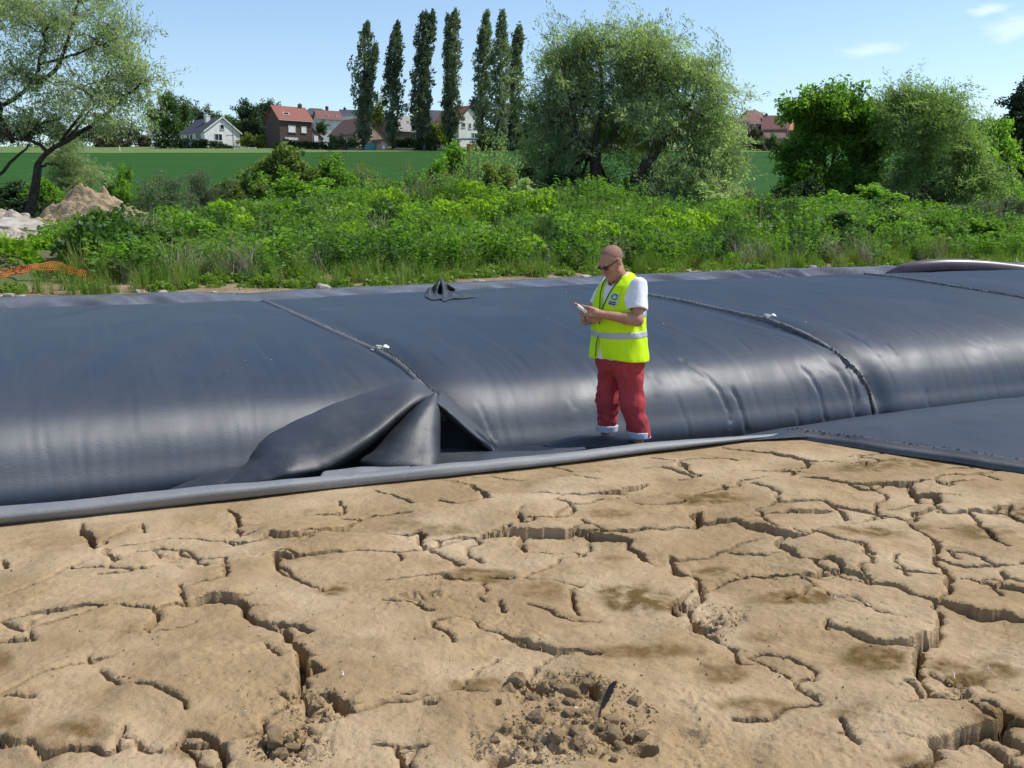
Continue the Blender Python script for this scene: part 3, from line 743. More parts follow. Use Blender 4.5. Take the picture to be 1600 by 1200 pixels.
for k in range(3):
    du = U_ - seam_u(k, V_)
    disp += -.05 * np.exp(-(du / .11) ** 2) * (.35 + .65 * front) + (.03 * np.exp(-((du - .3) / .25) ** 2)) * front
    pk = np.abs(du); disp += front * .006 * np.exp(-(pk / .5) ** 2) * np.sin(du * 38 + S2 * 2) * (du < 0) * (.8 if k == 1 else .35)
_c = np.random.default_rng(19)
for k in range(120):                      # fine tension creases running round the flank
    u0 = _c.uniform(-4.5, 13); s0 = _c.uniform(arc[28], arc[72]); hl = _c.uniform(.12, .45); j = np.where(np.abs(usu - u0) < .35)[0]
    if not len(j): continue
    sl_ = slice(j[0], j[-1] + 1); uu = U_[sl_] - u0 - _c.normal(0, .08) * (S2[sl_] - s0) - _c.normal(0, .12) * (S2[sl_] - s0) ** 2
    e_ = np.clip(1 - ((S2[sl_] - s0) / hl) ** 2, 0, 1) ** .7; w_ = _c.uniform(.010, .022); disp[sl_] += _c.uniform(.002, .006) * e_ * (-np.exp(-(uu / w_) ** 2) + .35 * np.exp(-((uu - w_ * 2.2) / (w_ * 2)) ** 2))
def tube_points(disp):
    V2 = V_ + pn[K_, 0] * disp; Z2 = Zs + pn[K_, 1] * disp
    return U_[..., None] * AX + V2[..., None] * NX + Z2[..., None] * np.array([0, 0, 1.])
TP = tube_points(disp).reshape(-1, 3); tpx, tpy, tdep = project(TP)
# single creases in the cloth, each a groove with a raised lip
def zc(s, ox=1060, oy=300): return [(ox + float(a) / 2.963, oy + float(b) / 2.963) for a, b in (p.split(',') for p in s.split())]
creases = [(zc('10,770 70,810 130,850 190,920 235,1020 240,1060'), .022, 2.2), (zc('245,905 275,960 300,1030 317,1108'), .03, 2.4), (zc('545,785 610,850 655,930 685,1058'), .028, 2.2),
    (zc('650,755 740,830 790,920 820,1045'), .020, 3.0), (zc('750,765 800,850 830,950 830,1048'), .03, 2.6), (zc('545,1005 562,1080'), .015, 2), (zc('840,830 880,900 900,1000 905,1040'), .018, 2.5),
    (zc('720,635 850,690 930,760'), .012, 2.0), (zc('830,650 960,700 1010,750'), .010, 2.0), (zc('1440,675 1510,720'), .008, 2), (zc('1145,910 1160,990'), .012, 2), (zc('1250,640 1330,690 1410,725'), .006, 2.5),
    (zc('635,960 660,1010 720,1150', 530, 300), .012, 2.2), (zc('1440,840 1485,890', 530, 300), .012, 2), (zc('1580,770 1600,790', 530, 300), .012, 2), (zc('1060,940 1090,1000', 530, 300), .007, 2.5), (zc('420,915 470,960 500,1005', 530, 300), .022, 4)]
for j in range(26):                       # faint pleats on the left of the face
    x0 = 30 + j * 24 + rng.uniform(-6, 6)
    if x0 > 380: break
    creases.append(([(x0, 700 - x0 * .12), (x0 + 6, 735 - x0 * .12), (x0 + 7, 780 - x0 * .1)], rng.uniform(.001, .0028), rng.uniform(3, 6)))
d2 = np.zeros(len(TP)); ok = (V_.ravel() < 11) & (np.abs(tpx - 800) < 900)
for pl, amp, wpx in creases:
    pl = np.array(pl); lo = pl.min(0) - 20; hi = pl.max(0) + 20
    idx = np.where(ok & (tpx > lo[0]) & (tpx < hi[0]) & (tpy > lo[1]) & (tpy < hi[1]))[0]
    if not len(idx): continue
    q = np.stack([tpx[idx], tpy[idx]], 1); best = np.full(len(idx), 1e9); sgn = np.zeros(len(idx)); sb = np.zeros(len(idx))
    n = len(pl) - 1
    for i in range(n):
        a, b = pl[i], pl[i + 1]; ab = b - a; t = np.clip(((q - a) @ ab) / (ab @ ab), 0, 1); r_ = q - a - t[:, None] * ab; d = np.hypot(*r_.T)
        m = d < best; best[m] = d[m]; sgn[m] = r_[m, 0]; sb[m] = (i + t[m]) / n
    fade = np.minimum(1, 5 * np.minimum(sb, 1.25 - sb) + .1)
    d2[idx] += fade * amp * (-np.exp(-(best / wpx) ** 2) + .25 * np.exp(-((sgn + wpx * 2.6) / (wpx * 2.4)) ** 2) * (best < 18))
disp = disp + d2.reshape(disp.shape)
TP = tube_points(disp).reshape(-1, 3)
tube = empty('geotextile_tube'); tag(tube, 'long black geotextile tube lying full across the middle, its round flank catching the sun', 'geotextile tube')
TME = npmesh('fabric_body', TP, grid_faces(len(usu), len(PV))); body_ob = link('fabric_body', TME, GEO, tube)
BVT = BVHTree.FromPolygons([tuple(p) for p in TP], [tuple(f) for f in grid_faces(len(usu), len(PV))])
def on_tube(px, py):
    d = Vector(dirpx(px, py)).normalized(); h = BVT.ray_cast(Vector(CAMP), d)
    return (np.array(h[0]), np.array(h[1])) if h[0] is not None else (None, None)
def tube_surf(u, v):
    h = BVT.ray_cast(Vector(uv(u, v, 3)), Vector((0, 0, -1))); return (np.array(h[0]), np.array(h[1])) if h[0] is not None else (None, None)
seam_px = [[(404, 467), (440, 482), (480, 500), (520, 518), (560, 536), (590, 549), (620, 566), (645, 588), (668, 612), (690, 640), (697, 660)],
           [(1008, 461), (1060, 470), (1120, 483), (1190, 498), (1230, 511), (1265, 527), (1300, 548), (1330, 572), (1350, 598), (1362, 625), (1368, 650)],
           [(1352, 429), (1400, 434), (1450, 441), (1520, 453), (1600, 466), (1700, 482)]]
for k, pl in enumerate(seam_px):
    pl = catmull(np.array(pl, float), 70); P3 = []; N3 = []
    for p in pl:
        a, n = on_tube(*p)
        if a is not None: P3.append(a); N3.append(n if n @ (CAMP - a) > 0 else -n)
    P3 = catmull(np.array(P3)[::3], 110); N3 = catmull(np.array(N3)[::3], 110)
    T3 = np.gradient(P3, axis=0); T3 /= np.linalg.norm(T3, axis=1, keepdims=True); B3 = np.cross(T3, N3); B3 /= np.linalg.norm(B3, axis=1, keepdims=True)
    wd = .026; prof = [(-1.3, -.004), (-1.0, .012), (-.3, .024), (.3, .024), (1.0, .012), (1.3, -.004)]
    jit = (fbm(np.arange(110) * .6, np.zeros(110), seed=70 + k, octv=2) - .5) * .012
    SV = np.stack([P3 + B3 * (a * wd + jit[:, None]) + N3 * b for a, b in prof], 1)
    so = link('seam', npmesh('seam', SV.reshape(-1, 3), grid_faces(110, 6)), SEAMM, tube)
    st = MB()
    for i in range(0, 109):
        for s_ in (0, .5):
            p = P3[i] * (1 - s_) + P3[i + 1] * s_; sd_ = rng.uniform(.2, 1.1) * (1 if k else -1); h_ = rng.uniform(.006, .018)
            a = p + B3[i] * wd * sd_ + N3[i] * .014
            st.tube([a - T3[i] * .011, a + N3[i] * h_ + B3[i] * rng.normal(0, .008), a + T3[i] * .011], .0055, 4, False)
    tag(st.build('stitching', THREAD, so), kind='stuff')
def tie(px, py, L_, parent, name='tie_strap'):
    p, n = on_tube(px, py); mb = MB(); r_ = np.random.default_rng(int(px))
    if n[2] < 0: n = -n
    for dx, dy, ln2, tw in ((-1, .12, .5, .3), (1, -.22, .55, -.4), (.8, .18, .38, .8), (-.2, .9, .16, 0)):
        d = np.array([dx, dy * 1.0, 0]); d -= n * (d @ n); d /= np.linalg.norm(d); s_ = np.cross(n, d)
        q = [p + n * .03 + d * L_ * ln2 * t + n * (.028 * math.sin(t * 5 + tw * 4) * (1 - .4 * t)) + s_ * .012 * math.sin(t * 4 + tw * 9) for t in np.linspace(0, 1, 7)]
        w_ = .015
        V = [a + s_ * w_ * e + n * (.008 * math.sin(i + tw * 7) * e) for i, a in enumerate(q) for e in (-1, 1)]
        V2 = [a - n * .004 for a in V]; F = [(2 * i, 2 * i + 1, 2 * i + 3, 2 * i + 2) for i in range(6)]
        mb.add(V + V2, F + [tuple(j + 14 for j in f)[::-1] for f in F])
    mb.box(p + n * .035, (.04, .035, .03), .4)
    return mb.build(name, STRAP, parent)
tie(594, 548, .16, tube); tie(1199, 498, .17, tube)

sp = MB(); _q = np.random.default_rng(77)
for k in range(150):                      # flecks of dried mud and bits of thread left on the cloth
    p, n = tube_surf(_q.uniform(-4, 13), 7.6 + 5 * _q.random() ** 1.3)
    if p is None: continue
    V = unit_(_q.normal(size=(4, 3))) * _q.uniform(.003, .011) * np.array([1.5, 1, .5]); sp.add(V + p + np.array([0, 0, .003]), [(0, 1, 2), (0, 2, 3), (0, 3, 1), (1, 3, 2)])
tag(sp.build('dried_flecks', mat('dried_fleck', (.45, .40, .33), .9, .2)), kind='stuff')

# ------------------------------------------------------------------ the cut-open tube in front: rolled edge, trough, uncut cover
front_t = empty('cut_geotextile_tube'); tag(front_t, 'cut open black geotextile tube holding the cracked mud, with pale rolled edge', 'geotextile tube')
us = np.linspace(-8, 5.5, 260); ph = np.linspace(0, 2 * math.pi, 17)[:-1]
rr_ = .058 + .012 * (fbm(us * 1.3, us * 0, seed=81) - .5) * 2; rr_ *= np.interp(us, [1.5, 4.2, 5.1, 5.5], [1, .62, .30, .12])
vc = 6.2 + .05 * (fbm(us * .5, us * 0, seed=82) - .5); zc_ = rr_ + np.interp(us, [-8, 3, 4.6, 5.5], [-.014, -.006, .012, .012]) - rr_ * .25 + .012 * (fbm(us * .9, us * 0, seed=83) - .5)
RV = np.stack([uv(a, v + r_ * 1.25 * math.cos(t) * (1 + .12 * math.sin(3 * t + a)), z + r_ * .80 * math.sin(t)) for a, v, z, r_ in zip(us, vc, zc_, rr_) for t in ph])
i = np.arange(259)[:, None] * 16; j = np.arange(16)[None]
RF = np.stack([(i + j), (i + (j + 1) % 16), (i + 16 + (j + 1) % 16), (i + 16 + j)], -1).reshape(-1, 4)
link('rolled_edge', npmesh('rolled_edge', RV, RF), GREY, front_t)
def sheet_uv(name, us, vs, zf, m, parent, attr=None):
    U, V = np.meshgrid(us, vs); Uf, Vf = U.ravel(), V.ravel(); 
    if callable(zf): Z = zf(Uf, Vf)
    P = Uf[:, None] * AX + Vf[:, None] * NX + Z[:, None] * np.array([0, 0, 1.])
    return link(name, npmesh(name, P, grid_faces(len(vs), len(us))), m, parent)
zt = lambda u, v: np.interp(v, [6.2, 6.42, 6.62, 7.2, 7.5], [.0, -.07, -.19, -.22, -.24]) + (fbm(u * 1.2, v * 2, seed=84) - .5) * .05
sheet_uv('trough_sheet', np.linspace(-8, 5.4, 200), np.linspace(6.2, 7.5, 24), zt, GEOD, front_t)
vs = np.concatenate([np.linspace(-3, 5.6, 90)[:-1], np.linspace(5.6, 7.5, 36)])
ss_ = np.concatenate([np.linspace(0, 2, 60)[:-1], np.linspace(2, 22, 80)])
SS, VV = np.meshgrid(ss_, vs); ue = uedge(VV)
e0 = np.clip((VV - 6.0) / 1.0, 0, 1)            # past the corner the sheet continues into the trough
UU = ue + SS - 1.1 * np.exp(-((VV - 6.27) / .12) ** 2) * np.exp(-SS / .7)
Zc = .035 + .10 * (1 - np.exp(-SS / 1.0)) + (fbm(UU * .8, VV * .8, seed=85, octv=4) - .5) * .06 * (1 - np.exp(-SS / .5)) + (fbm(UU * 4, VV * 4, seed=86, octv=3) - .5) * .012
Zc = Zc + np.interp(VV, [5.0, 6.2, 6.7, 7.1, 7.5], [0, -.02, -.12, -.28, -.36])
CP = (UU.ravel()[:, None] * AX + VV.ravel()[:, None] * NX + Zc.ravel()[:, None] * np.array([0, 0, 1.]))
link('cover_sheet', npmesh('cover_sheet', CP, grid_faces(len(vs), len(ss_))), GEOC, front_t)
# its seam along the cut, a double hem with stitches and a drooping lip
sv = np.linspace(-3, 6.28, 190); hem = []
zh = np.array([Zc[np.argmin(np.abs(vs - a)), 0] for a in sv]); zh = zh + (fbm(sv * 3, sv * 0, seed=87) - .5) * .015
for off_, dz in ((.075, .02), (.05, .034), (.03, .04), (.01, .034), (-.012, .014), (-.03, .012), (-.05, .008), (-.07, -.005), (-.078, -.035)):
    hem.append(np.stack([uv(uedge(a) + off_, a, z + dz) for a, z in zip(sv, zh)]))
HV = np.stack(hem, 1).reshape(-1, 3)
hemo = link('seam', npmesh('seam', HV, grid_faces(190, 9)), geo_mat('hem_webbing', (.035, .036, .04), .5, .6, (.15, .15, .15)), front_t)
st = MB()
for a, z in zip(sv, zh):
    for q in range(2):
        aa = a + rng.uniform(0, .05); c0 = uv(uedge(aa) + rng.uniform(.02, .04), aa, z + .034)
        st.tube([c0 - NX * .014, c0 + np.array([0, 0, rng.uniform(.002, .009)]) + AX * rng.normal(0, .006), c0 + NX * .014], .004, 4, False)
tag(st.build('stitching', THREAD, hemo), kind='stuff')

# ------------------------------------------------------------------ loose folded cloth against the flank
def cloth(name, rows, nu, nv, m, parent, amp=.006, seed=0, th=.006):
    B = patch(rows, nu, nv); n = fbm(B[..., 0] * 6, B[..., 2] * 6 + B[..., 1] * 5, seed=seed, octv=3) - .5
    du = np.gradient(B, axis=0); dv = np.gradient(B, axis=1); nn_ = np.cross(du, dv); nn_ /= np.linalg.norm(nn_, axis=2, keepdims=True) + 1e-9
    B = B + nn_ * (n * amp * 2)[..., None]
    o = link(name, npmesh(name, B.reshape(-1, 3), grid_faces(nu, nv)), m, parent)
    md = o.modifiers.new('thickness', 'SOLIDIFY'); md.thickness = th; md.offset = 0
    return o
P = at_v
fold = empty('folded_fabric'); tag(fold, 'loose flap of black geotextile thrown up in a peaked fold against the long tube', 'fabric flap')
rowsA = [
 [P(318, 777, 6.9), P(322, 772, 6.8), P(326, 772, 6.65), P(330, 777, 6.5), P(333, 780, 6.5)],
 [P(350, 762, 7.0), P(357, 749, 6.9), P(366, 751, 6.65), P(374, 763, 6.48), P(380, 774, 6.5)],
 [P(380, 736, 7.1), P(388, 722, 7.0), P(404, 728, 6.68), P(416, 748, 6.44), P(424, 768, 6.5)],
 [P(404, 712, 7.2), P(416, 684, 7.12), P(438, 706, 6.66), P(458, 738, 6.42), P(470, 756, 6.6)],
 [P(462, 690, 7.3), P(480, 650, 7.2), P(490, 688, 6.72), P(512, 727, 6.5), P(520, 736, 6.75)],
 [P(545, 655, 7.4), P(562, 618, 7.3), P(560, 655, 6.85), P(580, 683, 6.62), P(584, 694, 6.9)],
 [P(612, 626, 7.45), P(636, 595, 7.34), P(634, 612, 7.0), P(644, 632, 6.84), P(648, 640, 7.05)],
 [P(640, 612, 7.5), P(654, 597, 7.38), P(664, 606, 7.16), P(676, 618, 7.05), P(678, 624, 7.15)],
 [P(655, 620, 7.5), P(664, 604, 7.4), P(674, 612, 7.24), P(684, 622, 7.14), P(685, 628, 7.2)]]
cloth('flap', rowsA, 120, 44, GEOD, fold, .011, 91, .010)
cloth('tail_fold', [[P(236, 779, 7.1), P(242, 774, 7.0), P(248, 777, 6.85), P(250, 783, 6.75)], [P(282, 765, 7.15), P(288, 756, 7.05), P(297, 760, 6.85), P(302, 772, 6.72)], [P(328, 750, 7.18), P(334, 738, 7.1), P(345, 743, 6.88), P(352, 757, 6.75)], [P(378, 736, 7.2), P(386, 726, 7.14), P(397, 731, 6.95), P(404, 744, 6.82)]], 60, 22, GEOD, fold, .010, 191)
rowsB = [
 [P(676, 617, 7.06), P(679, 615, 6.98), P(681, 615, 6.97), P(683, 617, 6.99), P(684, 620, 7.1)],
 [P(650, 632, 7.0), P(662, 630, 6.86), P(674, 630, 6.82), P(684, 633, 6.86), P(686, 638, 7.05)],
 [P(622, 658, 6.9), P(645, 656, 6.70), P(668, 656, 6.68), P(684, 658, 6.74), P(687, 664, 7.0)],
 [P(590, 698, 6.75), P(620, 694, 6.56), P(656, 693, 6.52), P(683, 695, 6.58), P(687, 700, 6.95)],
 [P(562, 722, 6.62), P(600, 728, 6.42), P(648, 731, 6.36), P(684, 731, 6.40), P(690, 726, 6.85)],
 [P(575, 730, 6.75), P(605, 736, 6.6), P(648, 738, 6.55), P(680, 738, 6.55), P(688, 732, 6.85)]]
cloth('pleat', rowsB, 60, 40, GEOD, fold, .009, 92, .010)
rowsC = [[P(x_ + 7, y_ - 8, 7.62), P(x_ + 1, y_ - 1, 7.32), P(x_ - 2, y_ + 6, 6.98), P(x_ - 4, y_ + 12, 6.84), P(x_ - 9, y_ + 16, 6.95)] for x_, y_ in ((686, 617), (706, 633), (728, 653), (752, 674), (772, 692), (780, 702))]
cloth('ridge_fold', rowsC, 60, 24, GEOD, fold, .010, 93, .014)
rowsD = [[P(684, 735, 6.33), P(740, 727, 6.34), P(810, 716, 6.34), P(880, 706, 6.34), P(915, 701, 6.34)],
 [P(683, 722, 6.6), P(740, 716, 6.6), P(810, 709, 6.6), P(880, 702, 6.6), P(912, 699, 6.6)],
 [P(683, 709, 6.86), P(740, 706, 6.86), P(810, 701, 6.86), P(870, 698, 6.86), P(905, 697, 6.86)],
 [P(683, 702, 7.06), P(740, 699, 7.06), P(790, 698, 7.06), P(850, 697, 7.04), P(890, 697, 7.0)]]
cloth('flat_flap', rowsD, 24, 50, GEOD, front_t, .004, 94)
rowsE = [[P(842, 701, 7.0), P(848, 697, 6.95), P(853, 697, 6.85), P(856, 701, 6.78)],
 [P(866, 696, 7.0), P(872, 688, 6.95), P(880, 690, 6.8), P(884, 699, 6.72)],
 [P(895, 694, 6.98), P(905, 682, 6.92), P(914, 684, 6.76), P(918, 699, 6.66)],
 [P(935, 696, 6.9), P(945, 682, 6.84), P(952, 686, 6.7), P(954, 699, 6.62)],
 [P(970, 698, 6.8), P(978, 686, 6.74), P(984, 690, 6.64), P(984, 699, 6.58)],
 [P(992, 699, 6.7), P(997, 693, 6.66), P(1001, 695, 6.6), P(1002, 700, 6.55)]]
cloth('raised_fold', rowsE, 50, 20, GEOD, front_t, .003, 95)
rowsF = [[P(500, 745, 6.32), P(505, 738, 6.36), P(512, 736, 6.5)], [P(560, 742, 6.26), P(562, 732, 6.32), P(566, 730, 6.48)], [P(600, 738, 6.25), P(602, 731, 6.32), P(605, 730, 6.45)], [P(640, 734, 6.25), P(640, 730, 6.3), P(640, 729, 6.4)]]
cloth('hem_flap', rowsF, 30, 12, GREY, front_t, .003, 96)

# scrap of the same cloth on the far edge of the tube
scrap = empty('fabric_scrap'); tag(scrap, 'small crumpled scrap of black geotextile standing on the far edge of the long tube', 'fabric scrap')
def tpv(px, py, dv=0): 
    p, n = on_tube(px, py); 
    return at_v(px, py, (12.3 if p is None else min(p @ NX, 12.6)) + dv)
xs_ = (664, 670, 677, 683, 688, 693, 699, 707, 717, 728, 741); tp_ = (458, 450, 447, 441, 436, 439, 444, 449, 454, 458, 462); bt_ = (462, 466, 468, 467, 466, 470, 468, 466, 466, 465, 464); pl_ = (0, -.10, .06, -.12, .03, -.20, .10, -.06, .06, -.05, 0)
cloth('crumpled_cloth', [[tpv(x_ + .5 * (t_ - a_) * 0, t_ + (b_ - t_) * f_, d_ * math.sin(f_ * 3.0) - .25 * f_ + .12) for f_ in (0, .33, .68, 1)] + [tpv(x_, b_, -.02)] for x_, t_, b_, d_ in zip(xs_, tp_, bt_, pl_) for a_ in (t_,)], 80, 24, GEOD, scrap, .010, 97)
cloth('back_fold', [[tpv(x_, t_, .12), tpv(x_ + 2, t_ + 3, .35), tpv(x_ + 3, t_ + 12, .55)] for x_, t_ in zip(xs_[1:-1], tp_[1:-1])], 60, 14, GEOD, scrap, .010, 98)

# crinkled liner sticking out along the back edge
LINER = mat('liner_sheet', (.10, .10, .115), .27, .6, (.16, .155, .165), 2.0, bump=.2, bscale=30, bdist=.01)
lin = np.linspace(-9, 22, 900); lv = np.linspace(13.6, 15.25, 20)
def zl(u, v):
    t = (v - 13.6) / 1.65
    n1 = fbm(u * 1.1, v * .35, seed=101, octv=2); n2 = 1 - np.abs(2 * fbm(u * 1.9 + v * .9, v * .5, seed=102, octv=2) - 1)
    a = np.interp(u, [-9, 1.5, 2.5, 3.2, 7, 12, 16, 22], [.8, .6, .2, .4, .45, .8, .75, .5])
    s = np.interp(u, [-6, 2, 9, 14], [.0, .0, .1, .12])
    return .50 + s + .2 * t * a ** .3 - .28 * (1 - t) ** 3 + a * ((n1 - .5) * .18 + (n2 - .64) * .56) * np.sin(np.clip(t * 1.1, 0, 1) * math.pi) ** .6
lo = sheet_uv('liner', lin, lv, zl, LINER, None); tag(lo, 'crinkled grey plastic liner sheet along the far edge of the long tube', 'liner sheet')
md = lo.modifiers.new('thickness', 'SOLIDIFY'); md.thickness = .004
# hose
HOSE = mat('purple_hose', (.085, .055, .075), .38, .5, (.12, .085, .10), 3)
hp = catmull([at_v(1385, 431, 13.9), at_v(1412, 422, 13.7), at_v(1440, 417, 13.55), at_v(1480, 414.5, 13.4), at_v(1530, 416, 13.25), at_v(1580, 421, 13.1), at_v(1640, 429, 12.9), at_v(1760, 445, 12.6)], 90)
hp[:, 2] -= 0; mb = MB(); mb.tube(hp, np.interp(np.arange(90), [0, 12, 89], [.06, .115, .12]), 16)
ho = empty('hose', hp[0]); tag(ho, 'thick purple brown hose bending over the far edge of the tube at right', 'hose')
hm = mb.mesh('pipe', True); hob = link('pipe', hm, HOSE, ho); hob.matrix_parent_inverse = Matrix.Translation(-Vector(hp[0]))
# ------------------------------------------------------------------ foliage
def unit(v): return v / (np.linalg.norm(v, axis=-1, keepdims=True) + 1e-9)
def leaf_quads(C, per, rad, L, Wd, bias=(0, 0, 0), rand=1.0, tint=None, out=None, seed=1, squash=1.0, tvar=.22, streak=0.0):
    """kite-shaped leaves scattered about each centre in C"""
    r = np.random.default_rng(seed); N = len(C); n = N * per
    c = np.repeat(C, per, 0)
    o = r.normal(size=(n, 3)); o = unit(o) * (r.random((n, 1)) ** .45) * np.repeat(np.broadcast_to(rad, (N,)), per)[:, None]; o[:, 2] *= squash
    t = r.normal(size=(n, 3)) * rand + np.array(bias)
    if streak:
        dc = np.repeat(unit(r.normal(size=(N, 3)) * np.array([1, 1, .7]) + np.array(bias) * 1.3), per, 0); k_ = np.repeat(np.broadcast_to(rad, (N,)), per)[:, None]
        o = o * .42 + dc * k_ * r.uniform(-1.5, 1.5, (n, 1)); t = t * .45 + dc * streak
    c = c + o
    if out is not None: t = t + np.repeat(out, per, 0)
    t = unit(t); s = unit(np.cross(t, r.normal(size=(n, 3))))
    l = (L * r.uniform(.6, 1.25, (n, 1))); w = (Wd * r.uniform(.6, 1.25, (n, 1)))
    nrm = np.cross(t, s)
    a = c - t * l * .5; b = c + s * w * .5 + nrm * w * .12; d = c + t * l * .5 - np.array([0, 0, 1]) * l * .08; e = c - s * w * .5 + nrm * w * .12
    V = np.stack([a, b, d, e], 1).reshape(-1, 3); F = np.arange(4 * n).reshape(n, 4)
    ti = np.repeat(r.random(N) if tint is None else tint, per) * (1 - tvar) + r.random(n) * tvar
    return V, F, np.repeat(ti, 4)
def leaf_obj(name, parts, m, parent):
    V = np.concatenate([p[0] for p in parts]); nb = np.cumsum([0] + [len(p[0]) for p in parts[:-1]])
    F = np.concatenate([p[1] + b for p, b in zip(parts, nb)]); T = np.concatenate([p[2] for p in parts])
    return link(name, npmesh(name, V, F, False, {'tint': T}), m, parent)
def bez(a, b, bow, n=6, wob=0, r=None):
    t = np.linspace(0, 1, n)[:, None]; m = (a + b) / 2 + bow
    p = a * (1 - t) ** 2 + m * 2 * t * (1 - t) + b * t ** 2
    if wob: p[1:-1] += r.normal(size=(n - 2, 3)) * wob
    return p

LEAF = dict(
    silver=leaf_mat('silver_willow_leaf', (.11, .15, .09), (.40, .46, .31), .55),
    willow=leaf_mat('willow_leaf', (.14, .19, .105), (.46, .54, .36), .6),
    willowd=leaf_mat('dark_willow_leaf', (.075, .125, .045), (.32, .43, .215), .58),
    ash=leaf_mat('broad_green_leaf', (.05, .115, .02), (.24, .40, .075), .62),
    dark=leaf_mat('dark_green_leaf', (.018, .040, .018), (.055, .10, .038), .28),
    poplar=leaf_mat('poplar_leaf', (.035, .058, .040), (.23, .28, .205), .45, .38),
    ridge=leaf_mat('ridge_tree_leaf', (.03, .07, .025), (.12, .20, .06), .35),
    ridgeg=leaf_mat('grey_ridge_leaf', (.055, .085, .055), (.15, .19, .12), .3),
    hedge=leaf_mat('hedge_leaf', (.014, .035, .012), (.045, .09, .022), .25),
    yellow=leaf_mat('yellow_green_leaf', (.09, .14, .022), (.24, .27, .05), .35),
    olive=leaf_mat('olive_leaf', (.07, .11, .026), (.21, .27, .075), .4),
    brown=leaf_mat('brown_purple_leaf', (.05, .04, .025), (.14, .115, .07), .25),
    nettle=leaf_mat('nettle_leaf', (.06, .14, .02), (.20, .35, .045), .45),
    nettled=leaf_mat('dark_weed_leaf', (.028, .075, .018), (.085, .17, .032), .35),
    cover=leaf_mat('bright_cover_leaf', (.11, .23, .015), (.31, .46, .045), .48),
    grass=leaf_mat('grass_blade', (.07, .16, .02), (.24, .34, .06), .4, dry=(.33, .27, .13)),
    dry=leaf_mat('dry_stalk', (.20, .165, .115), (.42, .37, .29), .1),
    greyg=leaf_mat('grey_green_leaf', (.06, .095, .055), (.17, .215, .125), .32),
)

def tree(name, label, basepx, d, blobs, leaf, per=28, clumps=500, L=.17, Wd=.045, crad=.42, bias=(0, 0, -.35), trunk=.22, limbs=(), group=None, subs=5, seed=1, bark=None, cat='tree', twig=1.0, squash=.8, base_z=None, gap=.0, depth_k=.85):
    r = np.random.default_rng(seed); s = d / FPX
    b0 = on_ground(basepx[0], d)
    if base_z is not None: b0[2] = base_z
    root = empty(name, b0); tag(root, label, cat, group)
    tops = []; cl = []; clt = []; lm = MB()
    fork = at_d(basepx[0] + (basepx[2] if len(basepx) > 2 else 0), basepx[1] - (basepx[3] if len(basepx) > 3 else 60), d)
    vol = np.array([(bx[2] * bx[3]) ** .85 for bx in blobs]); vol = vol / vol.sum()
    skel = [b0 - np.array([0, 0, .3]), fork]
    trunkp = bez(skel[0], fork, r.normal(size=3) * trunk * .8, 8, trunk * .12, r)
    lm.tube(trunkp - b0, np.linspace(trunk * 1.25, trunk * .8, 8), 9)
    limbpts = [trunkp[-1]]
    for pl, ra in limbs:
        q = catmull(np.array([at_d(a, b, d + (c_ if len(z_) else 0)) for a, b, *z_ in pl for c_ in [z_[0] if z_ else 0]]), 14)
        q[1:-1] += r.normal(size=(12, 3)) * ra * .35
        lm.tube(q - b0, np.linspace(ra, ra * .3, 14), 7); limbpts += list(q[3:])
    for bi, (bx, by, rx, ry, *ex) in enumerate(blobs):
        dz = (ex[0] if ex else r.uniform(-.45, .45) * rx * s)
        c = at_d(bx, by, d + dz); ax = np.array([rx * s, rx * s * depth_k, ry * s])
        lp = np.array(limbpts); a = lp[np.argmin(np.linalg.norm(lp - c, axis=1) + .3 * np.maximum(0, lp[:, 2] - c[2]))]
        br = bez(a, c, np.array([0, 0, .12]) * np.linalg.norm(c - a) + r.normal(size=3) * .06 * np.linalg.norm(c - a), 7, .03 * np.linalg.norm(c - a), r)
        r0 = trunk * .42
        lm.tube(br - b0, np.linspace(r0, r0 * .4, 7), 6)
        ns = max(2, int(round(subs * 1)))
        sub_c = c + unit(r.normal(size=(ns, 3))) * ax * (r.random((ns, 1)) ** .4) * .72
        nb = max(3, int(clumps * vol[bi])); w_ = nb // ns + 1
        for sc in sub_c:
            q = bez(br[4], sc, np.array([0, 0, .08]) * np.linalg.norm(sc - br[4]), 5, .05 * np.linalg.norm(sc - br[4]), r)
            lm.tube(q - b0, np.linspace(r0 * .36, r0 * .14, 5), 5)
            sr = ax * r.uniform(.36, .62)
            p = sc + unit(r.normal(size=(w_, 3))) * sr * (r.random((w_, 1)) ** .4)
            if gap:
                g = vnoise(p[:, 0] * 1.1 / crad * .35, p[:, 1] * .38 / crad, p[:, 2] * .38 / crad, seed=seed); p = p[g > gap]
            m_ = max(2, len(p) // 9); dirs = unit(sc - c + r.normal(size=(m_, 3)) * ax * .5 + np.array([.15, 0, .25]) * ax[0]); k0 = sc + dirs * sr * .9
            for q_ in range(3): p = np.concatenate([p, k0 + dirs * crad * (.55 + .75 * q_) * r.uniform(.5, 1.1, (m_, 1)) + r.normal(size=(m_, 3)) * crad * .12])
            cl.append(p); clt.append(np.clip(r.normal(.5, .16) + r.normal(0, .17, len(p)), 0, 1))
            for e in p[:: max(1, int(3 / twig))]:
                k = r.integers(1, 5); lm.tube(bez(q[k], e, np.array([0, 0, .05]), 4, .03, r) - b0, np.linspace(r0 * .12, r0 * .05, 4), 3, False)
    C = np.concatenate(cl) - b0; T = np.concatenate(clt)
    lm.build('trunk', bark or BARK, root, True)
    V, F, t = leaf_quads(C, per, crad, L, Wd, bias, tint=T, seed=seed + 1, squash=squash, streak=1.0 if leaf in ('silver', 'willow', 'willowd') else 0)
    leaf_obj('crown', [(V, F, t)], LEAF[leaf], root)
    return root

